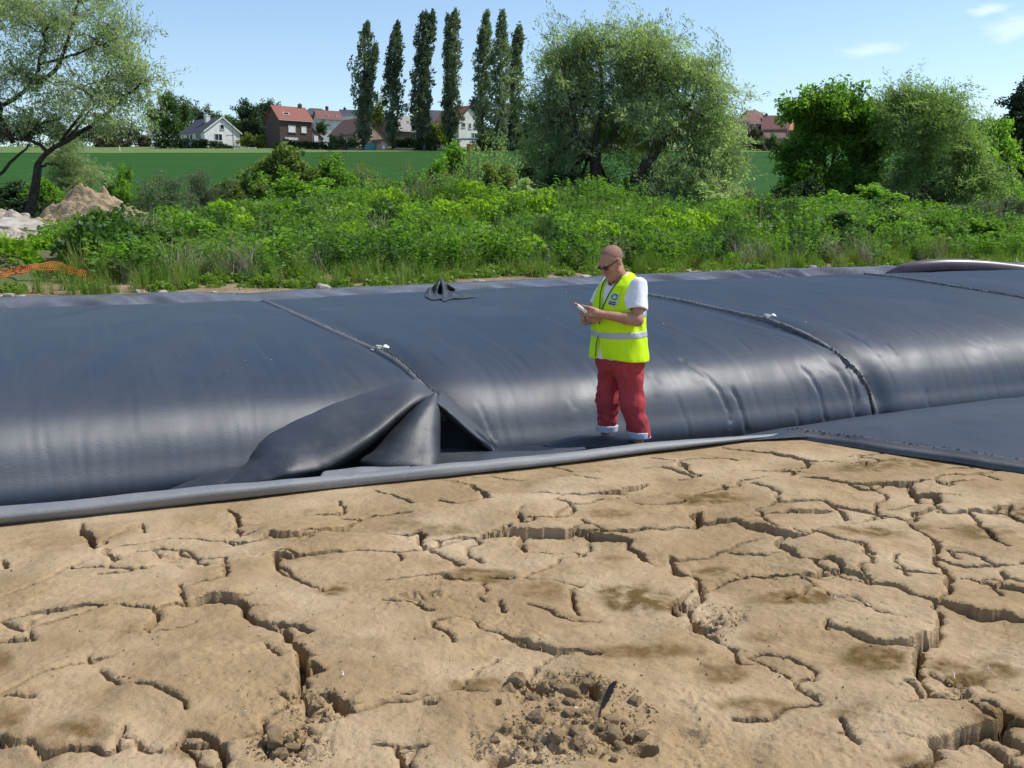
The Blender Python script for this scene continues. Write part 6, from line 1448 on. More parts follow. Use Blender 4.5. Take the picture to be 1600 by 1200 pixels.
# parked white car at the far field edge
CARP = mat('white_car_paint', (.80, .80, .80), .25, .6); TYRE = mat('tyre_rubber', (.02, .02, .02), .9, .2); LAMP = mat('headlamp_glass', (.5, .5, .5), .15, .6)
cb = on_ground(95, 198); cb[2] = tz(cb[0], cb[1]) + .06; car = empty('parked_car', cb, R(-62)); tag(car, 'small white car parked at the far field edge behind the left willow', 'car')
mb = MB(); mb.prism([(-2, -.82, .3), (2, -.82, .3), (2.05, -.82, .7), (1.2, -.82, .92), (.5, -.82, 1.42), (-1.1, -.82, 1.46), (-1.9, -.82, 1.0), (-2.05, -.82, .6)], (0, 1.64, 0)); mb.build('body', CARP, car)
for sg in (-1, 1):
    mb = MB(); mb.prism([(.95, sg * .83, .95), (.45, sg * .83, 1.34), (-1.0, sg * .83, 1.37), (-1.6, sg * .83, 1.0)], (0, sg * .015, 0)); mb.build('side_window', GLASS, car)
    for wx_ in (-1.25, 1.3): mb = MB(); mb.tube([(wx_, sg * .7, .32), (wx_, sg * .86, .32)], .32, 16); mb.build('wheel', TYRE, car)
    mb = MB(); mb.box((2.03, sg * .6, .66), (.06, .3, .14)); mb.build('headlight', LAMP, car)
mb = MB(); mb.prism([(1.17, -.72, .96), (1.17, .72, .96), (.54, .66, 1.38), (.54, -.66, 1.38)], (.05, 0, .05)); mb.build('windscreen', GLASS, car)
# ------------------------------------------------------------------ the man
def sd_cone(P, a, b, r1, r2):
    a = np.array(a, np.float32); b = np.array(b, np.float32); ab = b - a
    t = np.clip(((P - a) @ ab) / (ab @ ab), 0, 1); return np.linalg.norm(P - a - t[:, None] * ab, axis=1) - (r1 + (r2 - r1) * t)
def sd_ell(P, c, r, M=None):
    q = P - np.array(c, np.float32)
    if M is not None: q = q @ np.array(M, np.float32)
    r = np.array(r, np.float32); k0 = np.linalg.norm(q / r, axis=1); k1 = np.linalg.norm(q / (r * r), axis=1) + 1e-9
    return k0 * (k0 - 1) / k1
def smin(a, b, k):
    h = np.maximum(k - np.abs(a - b), 0) / k; return np.minimum(a, b) - h * h * k * .25
class Field:
    def __init__(s, lo, hi, h):
        s.lo = np.array(lo, float); s.h = h; s.n = np.ceil((np.array(hi) - s.lo) / h).astype(int) + 1
        s.ax = [s.lo[i] + h * np.arange(s.n[i]) for i in range(3)]; s.F = np.full(s.n, 1.0, np.float32)
    def pts(s, sl): 
        g = np.meshgrid(*[s.ax[i][sl[i]] for i in range(3)], indexing='ij'); return np.stack([q.ravel() for q in g], 1).astype(np.float32), g[0].shape
    def box(s, lo, hi):
        return tuple(slice(max(0, int((lo[i] - s.lo[i]) / s.h)), min(s.n[i], int((hi[i] - s.lo[i]) / s.h) + 2)) for i in range(3))
    def put(s, fn, lo, hi, k=.02, m=.06):
        sl = s.box(np.array(lo) - m, np.array(hi) + m)
        if any(a.stop <= a.start for a in sl): return s
        P, sh = s.pts(sl); d = fn(P).reshape(sh); s.F[sl] = smin(s.F[sl], d, k) if k else np.minimum(s.F[sl], d); return s
    def cone(s, a, b, r1, r2, k=.02):
        a = np.array(a, float); b = np.array(b, float); r = max(r1, r2); return s.put(lambda P: sd_cone(P, a, b, r1, r2), np.minimum(a, b) - r, np.maximum(a, b) + r, k, .05 + k)
    def ell(s, c, r, k=.02, M=None):
        c = np.array(c, float); R_ = max(r); return s.put(lambda P: sd_ell(P, c, r, M), c - R_, c + R_, k, .05 + k)
    def all(s, fn):
        P, sh = s.pts(tuple(slice(0, q) for q in s.n)); s.F = fn(P, s.F.ravel()).reshape(sh).astype(np.float32); return s
    def mesh(s, name, smooth=1):
        F = s.F; n = F.shape; S = F < 0
        c = [S[i:n[0] - 1 + i, j:n[1] - 1 + j, k:n[2] - 1 + k] for i in (0, 1) for j in (0, 1) for k in (0, 1)]
        al = c[0].copy(); an = c[0].copy()
        for q in c[1:]: al &= q; an |= q
        act = an & ~al; I = np.argwhere(act); idx = np.full(act.shape, -1, np.int64); idx[act] = np.arange(len(I))
        co = np.array([(i, j, k) for i in (0, 1) for j in (0, 1) for k in (0, 1)])
        val = np.stack([F[I[:, 0] + o[0], I[:, 1] + o[1], I[:, 2] + o[2]] for o in co], 1)
        acc = np.zeros((len(I), 3)); cnt = np.zeros(len(I))
        for a in range(8):
            for b in range(a + 1, 8):
                if np.abs(co[a] - co[b]).sum() != 1: continue
                va, vb = val[:, a], val[:, b]; m = (va < 0) != (vb < 0); t = va[m] / (va[m] - vb[m])
                acc[m] += co[a] + (co[b] - co[a]) * t[:, None]; cnt[m] += 1
        V = s.lo + (I + acc / cnt[:, None]) * s.h; fs = []
        for ax_ in range(3):
            sl0 = [slice(1, q - 1) for q in n]; sl1 = list(sl0); sl0[ax_] = slice(0, n[ax_] - 1); sl1[ax_] = slice(1, n[ax_])
            A, B = S[tuple(sl0)], S[tuple(sl1)]; e = np.argwhere(A != B); sg = A[tuple(e.T)]
            off = np.zeros(3, int); 
            g = e.copy(); 
            for q in range(3):
                if q != ax_: g[:, q] += 1
            u, v = (ax_ + 1) % 3, (ax_ + 2) % 3; U = np.eye(3, dtype=int)[u]; W_ = np.eye(3, dtype=int)[v]
            q4 = np.stack([idx[tuple((g - a_ * U - b_ * W_).T)] for a_, b_ in ((0, 0), (1, 0), (1, 1), (0, 1))], 1)
            q4[~sg] = q4[~sg][:, ::-1]; fs.append(q4)
        Q = np.concatenate(fs)
        Q = Q[(Q >= 0).all(1)]
        for _ in range(smooth):
            nb = np.zeros_like(V); ct = np.zeros(len(V))
            for a, b in ((0, 1), (1, 2), (2, 3), (3, 0)):
                np.add.at(nb, Q[:, a], V[Q[:, b]]); np.add.at(ct, Q[:, a], 1)
            V = V * .5 + .5 * nb / np.maximum(ct, 1)[:, None]
        return npmesh(name, V, Q, True), V, Q

SKIN = mat('skin', (.46, .235, .155), .5, .4, (.40, .19, .125), 14, bump=.15, bscale=120, bdist=.002)
MATX['skin']['b'].inputs['Subsurface Weight'].default_value = .12; MATX['skin']['b'].inputs['Subsurface Radius'].default_value = (.01, .004, .002); MATX['skin']['b'].inputs['Subsurface Scale'].default_value = .6
VEST = mat('fluorescent_yellow', (.62, .93, .012), .75, .2, (.57, .88, .010), 9, bump=.25, bscale=90, bdist=.002)
TSH = mat('white_cotton', (.80, .81, .84), .85, .2, bump=.3, bscale=60, bdist=.003)
TRO = mat('red_cotton', (.43, .060, .070), .9, .15, (.35, .048, .056), 14, bump=.35, bscale=50, bdist=.004)
REFL = mat('reflective_tape', (.42, .44, .47), .45, .5); CUFF = mat('reflective_cuff', (.52, .57, .66), .5, .5, (.44, .48, .57), 30); PIPE = mat('dark_piping', (.03, .07, .06), .7, .3)
HAIR = mat('cropped_hair', (.35, .19, .135), .8, .2, (.24, .14, .105), 90, bump=.6, bscale=260, bdist=.002); BLACKP = mat('black_plastic', (.012, .012, .013), .22, .6); DEVW = mat('white_plastic', (.80, .80, .78), .35, .5); PINK = mat('pink_tip', (.50, .20, .17), .5, .4); LIP = mat('lip', (.33, .13, .11), .5, .4); SHOE = mat('grey_shoe', (.16, .15, .14), .8, .3)
MPOS = at_d(963, 722, 8.0); man_rz = R(-53)
man = empty('person', MPOS, man_rz)
tag(man, 'man in yellow reflective vest, white t-shirt and red trousers looking down at a handheld device', 'person')
L_sh, L_el, L_wr = (.195, .015, 1.425), (.265, -.055, 1.165), (.085, -.285, 1.215)
R_sh, R_el, R_wr = (-.175, .045, 1.415), (-.255, -.115, 1.135), (-.08, -.235, 1.165)
L_hip, L_kn, L_an = (.10, .02, .88), (.13, .03, .49), (.175, .10, .09)
R_hip, R_kn, R_an = (-.10, .02, .88), (-.125, .01, .49), (-.15, .015, .09)
HC = np.array((.005, -.085, 1.60)); hp_, ht_ = R(32), R(-8)
Rx = np.array([[1, 0, 0], [0, math.cos(hp_), -math.sin(hp_)], [0, math.sin(hp_), math.cos(hp_)]]); Rz_ = np.array([[math.cos(ht_), -math.sin(ht_), 0], [math.sin(ht_), math.cos(ht_), 0], [0, 0, 1]])
HM = Rz_ @ Rx           # head local -> man local ; face looks -y, pitched down
def hd(*p): return HC + HM @ np.array(p, float)
body = Field((-.36, -.52, -.02), (.36, .22, 1.80), .0052)
# trunk, neck, legs (mostly under the clothes)
body.ell((0, .02, 1.30), (.165, .105, .19), .05).ell((0, .015, 1.08), (.15, .10, .17), .06).ell((0, .02, .93), (.165, .115, .13), .06)
body.cone((0, .03, 1.40), (.005, -.045, 1.55), .068, .058, .04).cone((-.13, .025, 1.395), (.13, .025, 1.395), .055, .055, .05)
for h, k_, a in ((L_hip, L_kn, L_an), (R_hip, R_kn, R_an)):
    body.cone(h, k_, .085, .058, .04).cone(k_, a, .056, .036, .03)
    body.ell((np.array(k_) * .62 + np.array(a) * .38) + np.array((0, .02, 0)), (.05, .052, .10), .03)
    body.cone(np.array(a) + (0, .03, -.05), np.array(a) + (.01 if a[0] > 0 else -.01, -.13, -.06), .032, .028, .03)
# arms: forearms thick below the elbow, thin at the wrist
for sh, el, wr in ((L_sh, L_el, L_wr), (R_sh, R_el, R_wr)):
    sh, el, wr = map(np.array, (sh, el, wr)); body.ell(sh + np.array((0, 0, -.02)), (.055, .058, .06), .03); body.cone(sh, el, .053, .042, .03); m_ = el + (wr - el) * .28
    body.cone(el, m_, .044, .044, .02).cone(m_, wr, .044, .027, .02)
def hand(F, wr, fwd, up, side, curl, thumb_to, spread=1.0, lens=(.040, .047, .044, .034)):
    """palm + four bent fingers + thumb; fwd along the palm, up out of the back of the hand, side towards the thumb"""
    wr, fwd, up, side = (np.array(q, float) for q in (wr, fwd, up, side)); fwd /= np.linalg.norm(fwd); side = side - fwd * (side @ fwd); side /= np.linalg.norm(side); up = np.cross(side, fwd) * (1 if np.dot(np.cross(side, fwd), up) > 0 else -1)
    F.cone(wr - fwd * .01, wr + fwd * .03, .027, .026, .02)
    for o in (-.024, -.008, .009, .024): F.cone(wr + fwd * .012 + side * o * .7, wr + fwd * .078 + side * o * 1.15, .015, .0125, .012)
    for i, (o, l) in enumerate(zip((.030, .010, -.010, -.029), lens)):
        p = wr + fwd * .080 + side * o * spread; c = curl[i]; d = fwd; r = .0098
        for j, f_ in enumerate((1.0, .68, .52)):
            a_ = c * (.55 if j == 0 else 1.0); d = d * math.cos(a_) - up * math.sin(a_) if j == 0 else d2_ * math.cos(a_) - n2_ * math.sin(a_)
            d2_ = d; n2_ = up - d * (up @ d); n2_ /= np.linalg.norm(n2_) + 1e-9
            q = p + d * l * f_; F.cone(p, q, r, r * .9, .004); p = q; r *= .92
    b_ = wr + fwd * .025 + side * .026; m_ = b_ + (np.array(thumb_to) - b_) * .5 + up * .012; F.cone(b_, m_, .014, .0115, .01); F.cone(m_, thumb_to, .0112, .009, .006)
DV0, DV1 = np.array((.03, -.352, 1.222)), np.array((.012, -.455, 1.292))
hand(body, L_wr, (-.045, -.085, .018), (.55, -.25, .55), (-.25, -.1, .85), (.35, .95, 1.05, 1.1), DV0 * .45 + DV1 * .55 + np.array((-.004, .008, .018)))
hand(body, R_wr, (.085, -.03, .012), (-.25, -.85, .1), (.0, -.1, .9), (.7, .9, 1.0, 1.0), np.array(R_wr) + (.065, -.05, .035))
# head
def he(c, r, k, rot=None): body.ell(hd(*c), r, k, HM)
he((0, .012, .040), (.074, .096, .082), .02); he((0, -.020, -.020), (.064, .078, .085), .035); he((0, -.040, -.078), (.048, .050, .040), .03); he((0, -.074, -.104), (.022, .018, .018), .02)
body.cone(hd(-.05, -.02, -.075), hd(0, -.075, -.10), .022, .02, .03).cone(hd(.05, -.02, -.075), hd(0, -.075, -.10), .022, .02, .03)
body.cone(hd(-.045, -.088, .030), hd(.045, -.088, .030), .012, .012, .02)
body.cone(hd(0, -.098, .012), hd(0, -.120, -.028), .009, .0125, .012); he((.011, -.108, -.034), (.009, .010, .008), .008); he((-.011, -.108, -.034), (.009, .010, .008), .008)
for s_ in (-1, 1):
    he((s_ * .045, -.070, -.020), (.024, .022, .020), .02)
    he((s_ * .034, -.084, .008), (.013, .012, .012), .006)
    he((s_ * .077, .010, -.006), (.010, .020, .031), .006); body.cone(hd(s_ * .080, -.002, .012), hd(s_ * .082, .018, .018), .005, .005, .006); body.cone(hd(s_ * .082, .018, .018), hd(s_ * .080, .018, -.015), .005, .005, .006)
body.cone(hd(-.020, -.093, -.066), hd(.020, -.093, -.066), .006, .006, .008); body.cone(hd(-.016, -.090, -.076), hd(.016, -.090, -.076), .0075, .0075, .008)
bme, bV, bQ = body.mesh('body', 1); body_o = link('body', bme, SKIN, man)
# cropped hair: a thin cap following the skull, receding at the front
hair = Field(HC - .16, HC + .16, .004)
hair.ell(hd(0, .012, .040), (.0765, .0985, .0845), 0, HM)
def hcut(P, F):
    q = (P - HC) @ HM; line = np.interp(q[:, 1], [-.09, -.062, -.035, .0, .035, .08, .12], [.2, .12, .088, .045, .0, -.045, -.06]) + .010 * (vnoise(q[:, 0] * 70, q[:, 1] * 70, q[:, 2] * 70, 5) - .5) + np.maximum(0, .030 - np.abs(q[:, 0])) * -.4
    inner = sd_ell(P, hd(0, .012, .040), (.070, .092, .078), HM)
    return np.maximum(np.maximum(F, (line - q[:, 2]) * .8), -inner)
hair.all(hcut); link('hair', hair.mesh('hair', 1)[0], HAIR, man)
# sunglasses
sg = Field(HC - .16, HC + .16, .0026)
for s_ in (-1, 1):
    sg.ell(hd(s_ * .033, -.099, .006), (.030, .007, .020), .003, HM)
    sg.cone(hd(s_ * .060, -.090, .014), hd(s_ * .078, -.062, .016), .0055, .005, .004); sg.cone(hd(s_ * .078, -.062, .016), hd(s_ * .082, .012, .018), .0048, .004, .004); sg.cone(hd(s_ * .082, .012, .018), hd(s_ * .080, .026, .0), .004, .003, .004)
sg.cone(hd(-.010, -.112, .012), hd(.010, -.112, .012), .005, .005, .003)
link('sunglasses', sg.mesh('sunglasses', 1)[0], BLACKP, man)
lp = Field(hd(0, -.093, -.07) - .03, hd(0, -.093, -.07) + .03, .0022); lp.cone(hd(-.017, -.0965, -.0665), hd(.017, -.0965, -.0665), .0042, .0042, .003).cone(hd(-.014, -.095, -.075), hd(.014, -.095, -.075), .005, .005, .003)
link('lips', lp.mesh('lips', 1)[0], LIP, man)
# t-shirt
def torso(P, grow=0.0):
    z = P[:, 2]; zz = [.70, .82, .95, 1.10, 1.25, 1.36, 1.42, 1.47, 1.51, 1.56]
    a = np.interp(z, zz, [.235, .238, .236, .228, .222, .212, .190, .125, .082, .066]) + grow; b = np.interp(z, zz, [.168, .170, .168, .160, .155, .142, .122, .092, .075, .066]) + grow
    yc = np.interp(z, zz, [.005, .005, .005, .0, .0, .01, .018, .020, .010, -.01])
    x = P[:, 0]; y = P[:, 1] - yc; k = np.sqrt((x / a) ** 2 + (y / b) ** 2) + 1e-6
    return (k - 1) * np.minimum(a, b) * .93
def wrinkle(P, f, A, seed, an=(1, 1, .5)):
    n = fbm(P[:, 0] * f * an[0], P[:, 1] * f * an[1], P[:, 2] * f * an[2], seed=seed, octv=3); return (np.abs(2 * n - 1) - .25) * A
ts = Field((-.36, -.24, .74), (.36, .24, 1.62), .0062)
ts.put(lambda P: np.maximum(torso(P, -.012), np.where(P[:, 1] < -.08, .848, .885) - P[:, 2]), (-.25, -.2, .76), (.25, .2, 1.6), 0, .02)
for sh, el in ((L_sh, L_el), (R_sh, R_el)):
    sh, el = np.array(sh), np.array(el); e = sh + (el - sh) * .72; ts.cone(sh + (0, 0, .004), e, .064 if sh[0] > 0 else .054, .076 if sh[0] > 0 else .058, .05)
def tcut(P, F):
    F = F + wrinkle(P, 8, .022, 3, (1, 1, .5)) + wrinkle(P, 18, .006, 4)
    for sh, el in ((L_sh, L_el), (R_sh, R_el)):
        sh, el = np.array(sh), np.array(el); d = unit(el - sh); t = (P - sh) @ d; near = np.linalg.norm(P - sh - np.clip(t, 0, .4)[:, None] * d, axis=1) < .12
        out = np.sign(sh[0]) * P[:, 0] > .14
        F = np.where(near & out, np.maximum(F, t - np.linalg.norm(el - sh) * .70), F)
        F = np.maximum(F, -(np.linalg.norm(P - sh - t[:, None] * d, axis=1) - .062) * 1.0 - np.where(t > np.linalg.norm(el - sh) * .6, 0, .2)) if True else F
    nk = np.sqrt((P[:, 0] / .068) ** 2 + ((P[:, 1] + .02) / .075) ** 2) - 1
    return np.maximum(F, np.where(P[:, 2] > 1.40, -nk * .07, -1)) if True else F
ts.all(tcut); ts.all(lambda P, F: np.maximum(F, P[:, 2] - (1.505 + .12 * (P[:, 1] + .02)))); link('t_shirt', ts.mesh('t_shirt', 2)[0], TSH, man)
# vest
vs_ = Field((-.32, -.28, .80), (.32, .28, 1.60), .0056)
vs_.put(lambda P: torso(P, .014), (-.3, -.25, .8), (.3, .25, 1.58), 0, .02)
def vfold(P): return wrinkle(P, 5.5, .026, 11, (1.2, 1.2, .5)) + wrinkle(P, 14, .006, 12) + .010 * np.sin(P[:, 2] * 9 + P[:, 0] * 14) * sstep(1.0, .85, P[:, 2])
def vcut(P, F):
    x, y, z = P.T; F = F + vfold(P)
    F = np.maximum(F, (.84 + .012 * np.sin(x * 9 + 1) - .03 * (y + .1)) - z)
    F = np.maximum(F, z - np.interp(np.abs(x), [0, .07, .12, .2], [1.52, 1.512, 1.488, 1.44]))
    # arm holes
    for s_ in (-1, 1):
        q = np.sqrt(((z - 1.36) / .165) ** 2 + ((y - .01) / .115) ** 2); F = np.maximum(F, np.where(s_ * x > .06, np.minimum((.150 + .03 * np.maximum(0, 1 - q) - s_ * x) * -1, (1 - q) * .12), -1))
    # V neck, crossing over to the wearer's left
    w_ = np.interp(z, [.84, 1.02, 1.10, 1.215, 1.50], [.040, .006, -.02, .0, .085]); cx = np.interp(z, [.84, 1.1, 1.22, 1.5], [-.035, -.035, -.02, 0])
    F = np.maximum(F, np.where(y < .0, w_ - np.abs(x - cx), -1))
    nk = np.sqrt((x / .080) ** 2 + ((y + .015) / .085) ** 2) - 1
    return np.maximum(F, np.where(z > 1.38, -nk * .08, -1))
vs_.all(vcut); vest_me, vV, vQ = vs_.mesh('vest', 2); vest_o = link('vest', vest_me, VEST, man)
VB = BVHTree.FromPolygons([tuple(p) for p in vV], [tuple(int(i) for i in f) for f in vQ])
def band(z0, z1, name='reflective_band'):
    f = Field((-.33, -.29, z0 - .03), (.33, .29, z1 + .03), .0056); f.put(lambda P: torso(P, .0175), (-.3, -.25, z0), (.3, .25, z1), 0, .04)
    f.all(vcut); tilt = lambda P: .04 * P[:, 1] + .01 * P[:, 0]
    f.all(lambda P, F: np.maximum(np.maximum(F, z0 - P[:, 2] + tilt(P)), P[:, 2] - z1 - tilt(P)) ); return link(name, f.mesh(name, 1)[0], REFL, man)
band(1.018, 1.068); band(1.172, 1.218)
# dark piping along the neck edge and the emblem on the chest, laid on the vest's surface
def on_vest(x, z, y0=-.5, d=(0, 1, 0), lift=.004):
    h = VB.ray_cast(Vector((x, y0, z)), Vector(d)); return None if h[0] is None else np.array(h[0]) + np.array(h[1]) * lift * (1 if h[1][1] < 0 else -1)
mb = MB()
for s_ in (-1, 1):
    zs_ = np.linspace(1.48, 1.12, 16); pl = []
    for z in zs_:
        w_ = np.interp(z, [1.02, 1.10, 1.215, 1.50], [.006, -.02, .0, .085]); cx = np.interp(z, [.84, 1.1, 1.22, 1.5], [-.035, -.035, -.02, 0])
        if s_ == -1 and z < 1.22: continue
        p = on_vest(cx + s_ * (max(w_, 0) + .008), z, lift=.002)
        if p is not None and (not pl or np.linalg.norm(p - pl[-1]) < .08): pl.append(p)
    if len(pl) > 3: mb.tube(np.array(pl), .005, 6)
zs_ = np.linspace(.86, 1.02, 8); pl = [on_vest(-.035 - np.interp(z, [.84, 1.02], [.046, .012]), z) for z in zs_]; pl = [p for p in pl if p is not None]
if len(pl) > 3: mb.tube(np.array(pl), .004, 6)
if mb.V: mb.build('piping', PIPE, man, True)
def decal(cx, cz, w, h, m, lift, nx=10, nz=10, keepf=None, name='emblem', parent=None, rot=0.0):
    V = []; 
    for j in range(nz):
        for i in range(nx):
            a = (i / (nx - 1) - .5) * w; b = (j / (nz - 1) - .5) * h; p = on_vest(cx + a * math.cos(rot) - b * math.sin(rot), cz + a * math.sin(rot) + b * math.cos(rot), lift=lift)
            V.append(p if p is not None else np.array((cx + a, -.2, cz + b)))
    F = grid_faces(nz, nx)
    if keepf is not None:
        ctr = [(((f % nx)[[0, 1]].mean()) / (nx - 1) - .5, ((f // nx)[[0, 2]].mean()) / (nz - 1) - .5) for f in F]; F = F[[i for i, c_ in enumerate(ctr) if keepf(*c_)]]
    o = link(name, npmesh(name, np.array(V), F, True), m, parent); return o
EMB = mat('emblem_patch', (.50, .60, .46), .6, .3); EMT = mat('emblem_teal', (.03, .19, .20), .6, .3); EMB2 = mat('emblem_bar', (.03, .035, .07), .6, .3)
emb = decal(.085, 1.315, .074, .096, EMB, .004, parent=man, rot=-.16)
def ring(x, y):
    r_ = math.hypot(x, y); a = math.degrees(math.atan2(y, x)) % 120; return .27 < r_ < .47 and a > 14
decal(.090, 1.335, .052, .052, EMT, .0065, 30, 30, ring, 'ring_mark', emb, -.16)
decal(.081, 1.296, .052, .009, EMB2, .0065, 6, 4, None, 'bar_mark', emb, -.16); decal(.079, 1.281, .052, .010, EMB2, .0065, 6, 4, None, 'bar_mark', emb, -.16)
# trousers
tr = Field((-.32, -.22, .08), (.34, .28, 1.0), .0062)
tr.put(lambda P: np.maximum(sd_ell(P, (0, .015, .90), (.222, .165, .20)), P[:, 2] - .96), (-.23, -.17, .7), (.23, .19, .95), 0, .04)
for h_, k_, a_, o in ((L_hip, L_kn, L_an, 1), (R_hip, R_kn, R_an, -1)):
    h_, k_, a_ = map(np.array, (h_, k_, a_)); tr.cone(h_ + (0, 0, -.02), k_ + (0, .005, 0), .114, .085, .05).cone(k_ + (0, .005, 0), a_ + (0, .01, .06), .085, .077, .05)
def tfold(P, F):
    n = wrinkle(P, 6.0, .036, 21, (1.1, 1.1, .8)) + wrinkle(P, 15, .007, 22, (1, 1, .8)) ; z = P[:, 2]
    n = n + .0055 * np.sin(z * 48 + P[:, 0] * 60 * np.sin(z * 7) + 9 * fbm(P[:, 0] * 7, P[:, 1] * 7, z * 5, 23)) * (np.exp(-((z - .30) / .12) ** 2) + .6 * np.exp(-((z - .50) / .08) ** 2) + .5 * np.exp(-((z - .76) / .07) ** 2))
    F = F + n
    for a_, zc2 in ((L_an, .222), (R_an, .232)): F = np.where(np.sign(P[:, 0] - .01) == np.sign(a_[0]), np.maximum(F, zc2 - z), F)
    return F
tr.all(tfold); link('trousers', tr.mesh('trousers', 2)[0], TRO, man)
for k_, a_, zc2 in ((L_kn, L_an, .222), (R_kn, R_an, .232)):
    k_, a_ = np.array(k_), np.array(a_); f = Field(np.array((a_[0] - .15, a_[1] - .15, zc2 - .04)), np.array((a_[0] + .15, a_[1] + .17, zc2 + .12)), .005)
    f.cone(k_ + (0, .005, 0), a_ + (0, .01, .06), .097, .085, 0)
    f.all(lambda P, F: np.maximum(np.maximum(F + wrinkle(P, 8, .010, 25), zc2 - .004 - P[:, 2]), P[:, 2] - zc2 - .050)); f.all(lambda P, F: np.maximum(F, -(sd_cone(P, k_ + (0, .005, 0), a_ + (0, .01, .06), .092, .073)) - np.where(P[:, 2] < zc2 + .03, 0, .3)))
    link('trouser_cuff', f.mesh('trouser_cuff', 1)[0], CUFF, man)
for a_ in (L_an, R_an):
    a_ = np.array(a_); f = Field(a_ + (-.08, -.25, -.12), a_ + (.08, .12, .06), .006); f.cone(a_ + (0, .03, -.045), a_ + (0, -.14, -.055), .042, .038, .02).ell(a_ + (0, .02, -.02), (.045, .055, .045), .03)
    f.all(lambda P, F: np.maximum(np.maximum(F, P[:, 2] - .085), .003 - P[:, 2])); link('shoe', f.mesh('shoe', 1)[0], SHOE, man)
# wrist watch on the near hand's wrist and a dark pen end in the other hand
wt = Field(np.array(R_wr) - .06, np.array(R_wr) + .06, .003); d_ = unit(np.array((.085, -.03, .012))); w0 = np.array(R_wr) - d_ * .012
wt.all(lambda P, F: np.maximum(np.maximum(np.abs(np.linalg.norm((P - w0) - ((P - w0) @ d_)[:, None] * d_, axis=1) - .031) - .003, np.abs((P - w0) @ d_) - .009), -1)); wt.ell(w0 + np.array((-.01, -.03, .008)), (.012, .008, .012), .002)
link('wristwatch', wt.mesh('wristwatch', 1)[0], BLACKP, man)
# the handheld device is a thing of its own, held in the left hand
Mz = np.array([[math.cos(man_rz), -math.sin(man_rz), 0], [math.sin(man_rz), math.cos(man_rz), 0], [0, 0, 1]])
dv = empty('handheld_device', MPOS + Mz @ ((DV0 + DV1) / 2), man_rz); tag(dv, "slim white handheld device with a pink tip in the man's hand", 'device')
c_ = (DV0 + DV1) / 2; f = Field(np.minimum(DV0, DV1) - .04 - c_, np.maximum(DV0, DV1) + .04 - c_, .003); f.cone(DV0 - c_, DV1 - c_ - unit(DV1 - DV0) * .02, .0155, .0135, 0); link('device_body', f.mesh('device_body', 1)[0], DEVW, dv)
f = Field(DV1 - c_ - .05, DV1 - c_ + .05, .003); f.cone(DV1 - c_ - unit(DV1 - DV0) * .016, DV1 - c_ + unit(DV1 - DV0) * .012, .0125, .008, 0); link('device_tip', f.mesh('device_tip', 1)[0], PINK, dv)
f = Field(c_ * 0 - .06, c_ * 0 + .06, .003); a_ = unit(DV1 - DV0); f.cone(a_ * -.02 + (0, 0, .0115), a_ * .02 + (0, 0, .0115), .0075, .0075, 0); link('device_screen', f.mesh('device_screen', 1)[0], BLACKP, dv)

# ------------------------------------------------------------------ things lying on the mud
CLODM = [rock_mesh(900 + i, 3, .5) for i in range(5)]
for m_ in CLODM: m_.materials.append(MUD)
rs = np.random.default_rng(15)
for (px_, py_, rx_, ry_, n_) in ((905, 1120, 95, 45, 34), (830, 1165, 80, 30, 18), (960, 1165, 60, 30, 14), (500, 1105, 45, 25, 10), (455, 1170, 60, 25, 10), (880, 1075, 60, 14, 12), (1120, 960, 25, 15, 5), (1500, 1060, 30, 20, 5)):
    for k in range(n_):
        a = rs.uniform(0, 6.28); q = rs.random() ** .6; p = at_z(px_ + math.cos(a) * q * rx_, py_ + math.sin(a) * q * ry_, 0); s = float(np.clip(rs.lognormal(-4.35, .5), .006, .040))
        o = stone(p[0], p[1], s, mud_z(p[0], p[1]) - s * .1, 'mud_clod', 'dry crumbled clod of tan mud in the broken patch of the mud floor', 'clod', 'mud clods in the broken patches', CLODM)
        o.scale = (s * rs.uniform(.8, 1.3), s * rs.uniform(.7, 1.1), s * rs.uniform(.6, .95))
for px_, py_, s_, lb in ((838, 1128, .034, 'pinkish grey stone half sunk among the mud clods'), (943, 1148, .028, 'pale rounded stone right below the dark feather'), (888, 1083, .05, 'largest mud clod in the hollow left of the dark feather'), (805, 1068, .045, 'pale flat mud clod at the upper left of the broken patch')):
    p = at_z(px_, py_, 0); stone(p[0], p[1], s_, mud_z(p[0], p[1]), 'mud_clod', lb, 'clod', None, CLODM)
cp_ = MB()
for k in range(2600):
    z_ = [(905, 1120, 120, 55), (830, 1170, 100, 35), (500, 1105, 55, 30), (455, 1172, 75, 28), (880, 1075, 80, 20), (1120, 965, 35, 30), (800, 900, 800, 150), (800, 1050, 800, 150)][rs.choice(8, p=[.27, .17, .1, .12, .1, .06, .06, .12])]
    a = rs.uniform(0, 6.28); q = rs.random() ** .5; p = at_z(z_[0] + math.cos(a) * q * z_[2], min(z_[1] + math.sin(a) * q * z_[3], 1260), 0)
    if p @ NX > 6.05 or p @ AX > uedge(p @ NX) - .1: continue
    s = rs.uniform(.003, .009); V = rs.normal(size=(4, 3)); V = unit(V) * s
    cp_.add(V + np.array([p[0], p[1], mud_z(p[0], p[1]) + s * .3]), [(0, 1, 2), (0, 2, 3), (0, 3, 1), (1, 3, 2)])
tag(cp_.build('mud_crumbs', MUD), kind='stuff')
fb = MB()
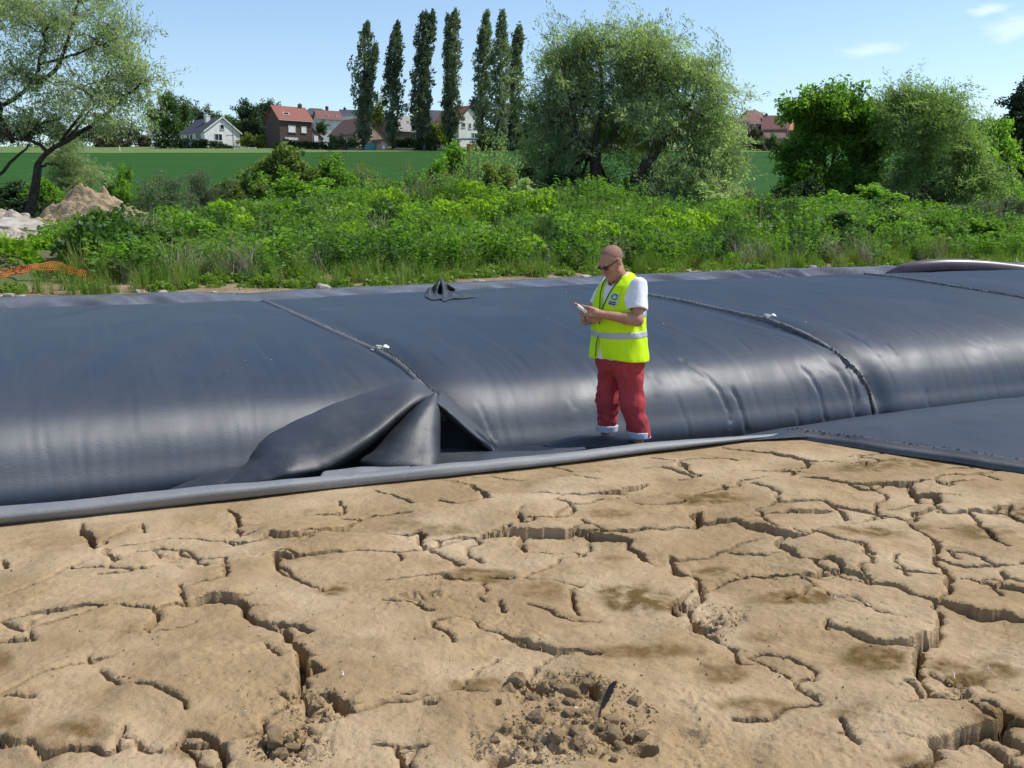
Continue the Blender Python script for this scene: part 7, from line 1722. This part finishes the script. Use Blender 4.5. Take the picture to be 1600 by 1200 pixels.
for px_, py_ in ((1310, 928), (1360, 945), (1305, 934), (1283, 1090), (1492, 1040), (1485, 1052), (535, 1060), (382, 1118), (1545, 1030), (640, 1180), (715, 1190), (536, 1057), (1356, 948), (900, 1115), (868, 1095)):
    p = at_z(px_, py_, 0); d = rs.normal(size=3) * .005; fb.tube([p - d + np.array([0, 0, mud_z(p[0], p[1]) + .01]), p + d + np.array([0, 0, mud_z(p[0], p[1]) + .012])], .0022, 4)
tag(fb.build('pale_litter', STRAP), kind='stuff')
# dark feather standing in the mud
FE = mat('dark_feather', (.055, .052, .055), .6, .3, (.10, .095, .095), 60); FS = mat('feather_shaft', (.10, .07, .05), .5, .3)
p0 = at_z(936, 1134, 0); p0[2] = mud_z(p0[0], p0[1]) - .005; fe = empty('feather', p0); tag(fe, 'dark grey feather stuck upright in the broken mud near the bottom of the picture', 'feather')
tip = np.array([.035, .01, .118]); sh_ = bez(np.zeros(3), tip, np.array([-.012, 0, .0]), 14); mb = MB(); mb.tube(sh_, np.linspace(.005, .0015, 14), 6); mb.build('shaft', FS, fe)
mb = MB(); r_ = np.random.default_rng(4)
for i in range(60):
    t = .22 + .76 * i / 60; k = t * 13; k0 = min(int(k), 12); b = sh_[k0] + (sh_[k0 + 1] - sh_[k0]) * (k - k0)
    for s_, wd_ in ((1, .060), (-1, .020)):
        L_ = wd_ * np.interp(t, [.2, .4, .8, 1], [.25, 1, .9, .35]) * r_.uniform(.8, 1.05); d = unit(np.array([s_ * .62, -.12 * s_, .78])); e = b + d * L_ + r_.normal(0, .0015, 3)
        w_ = np.array([-.78, 0, .62]) * .0014; y_ = np.array([0, .0012, 0])
        mb.add([b - w_, b + w_, e + w_ * .8, e - w_ * .8, b - w_ + y_, b + w_ + y_, e + w_ * .8 + y_, e - w_ * .8 + y_], [(0, 1, 2, 3), (7, 6, 5, 4), (0, 4, 5, 1), (2, 6, 7, 3), (1, 5, 6, 2), (0, 3, 7, 4)])
mb.build('vane', FE, fe)

# ------------------------------------------------------------------ put each group's origin at its base
bpy.context.view_layer.update()
for o in list(COL.objects):
    if o.type == 'EMPTY' and o.parent is None and o.location.length < 1e-6 and o.children:
        pts = [c.matrix_world @ Vector(q) for c in o.children if c.type == 'MESH' for q in c.bound_box]
        c = Vector(((min(p.x for p in pts) + max(p.x for p in pts)) / 2, (min(p.y for p in pts) + max(p.y for p in pts)) / 2, min(p.z for p in pts)))
        o.location = c
        for ch in o.children: ch.matrix_parent_inverse = Matrix.Translation(-c)
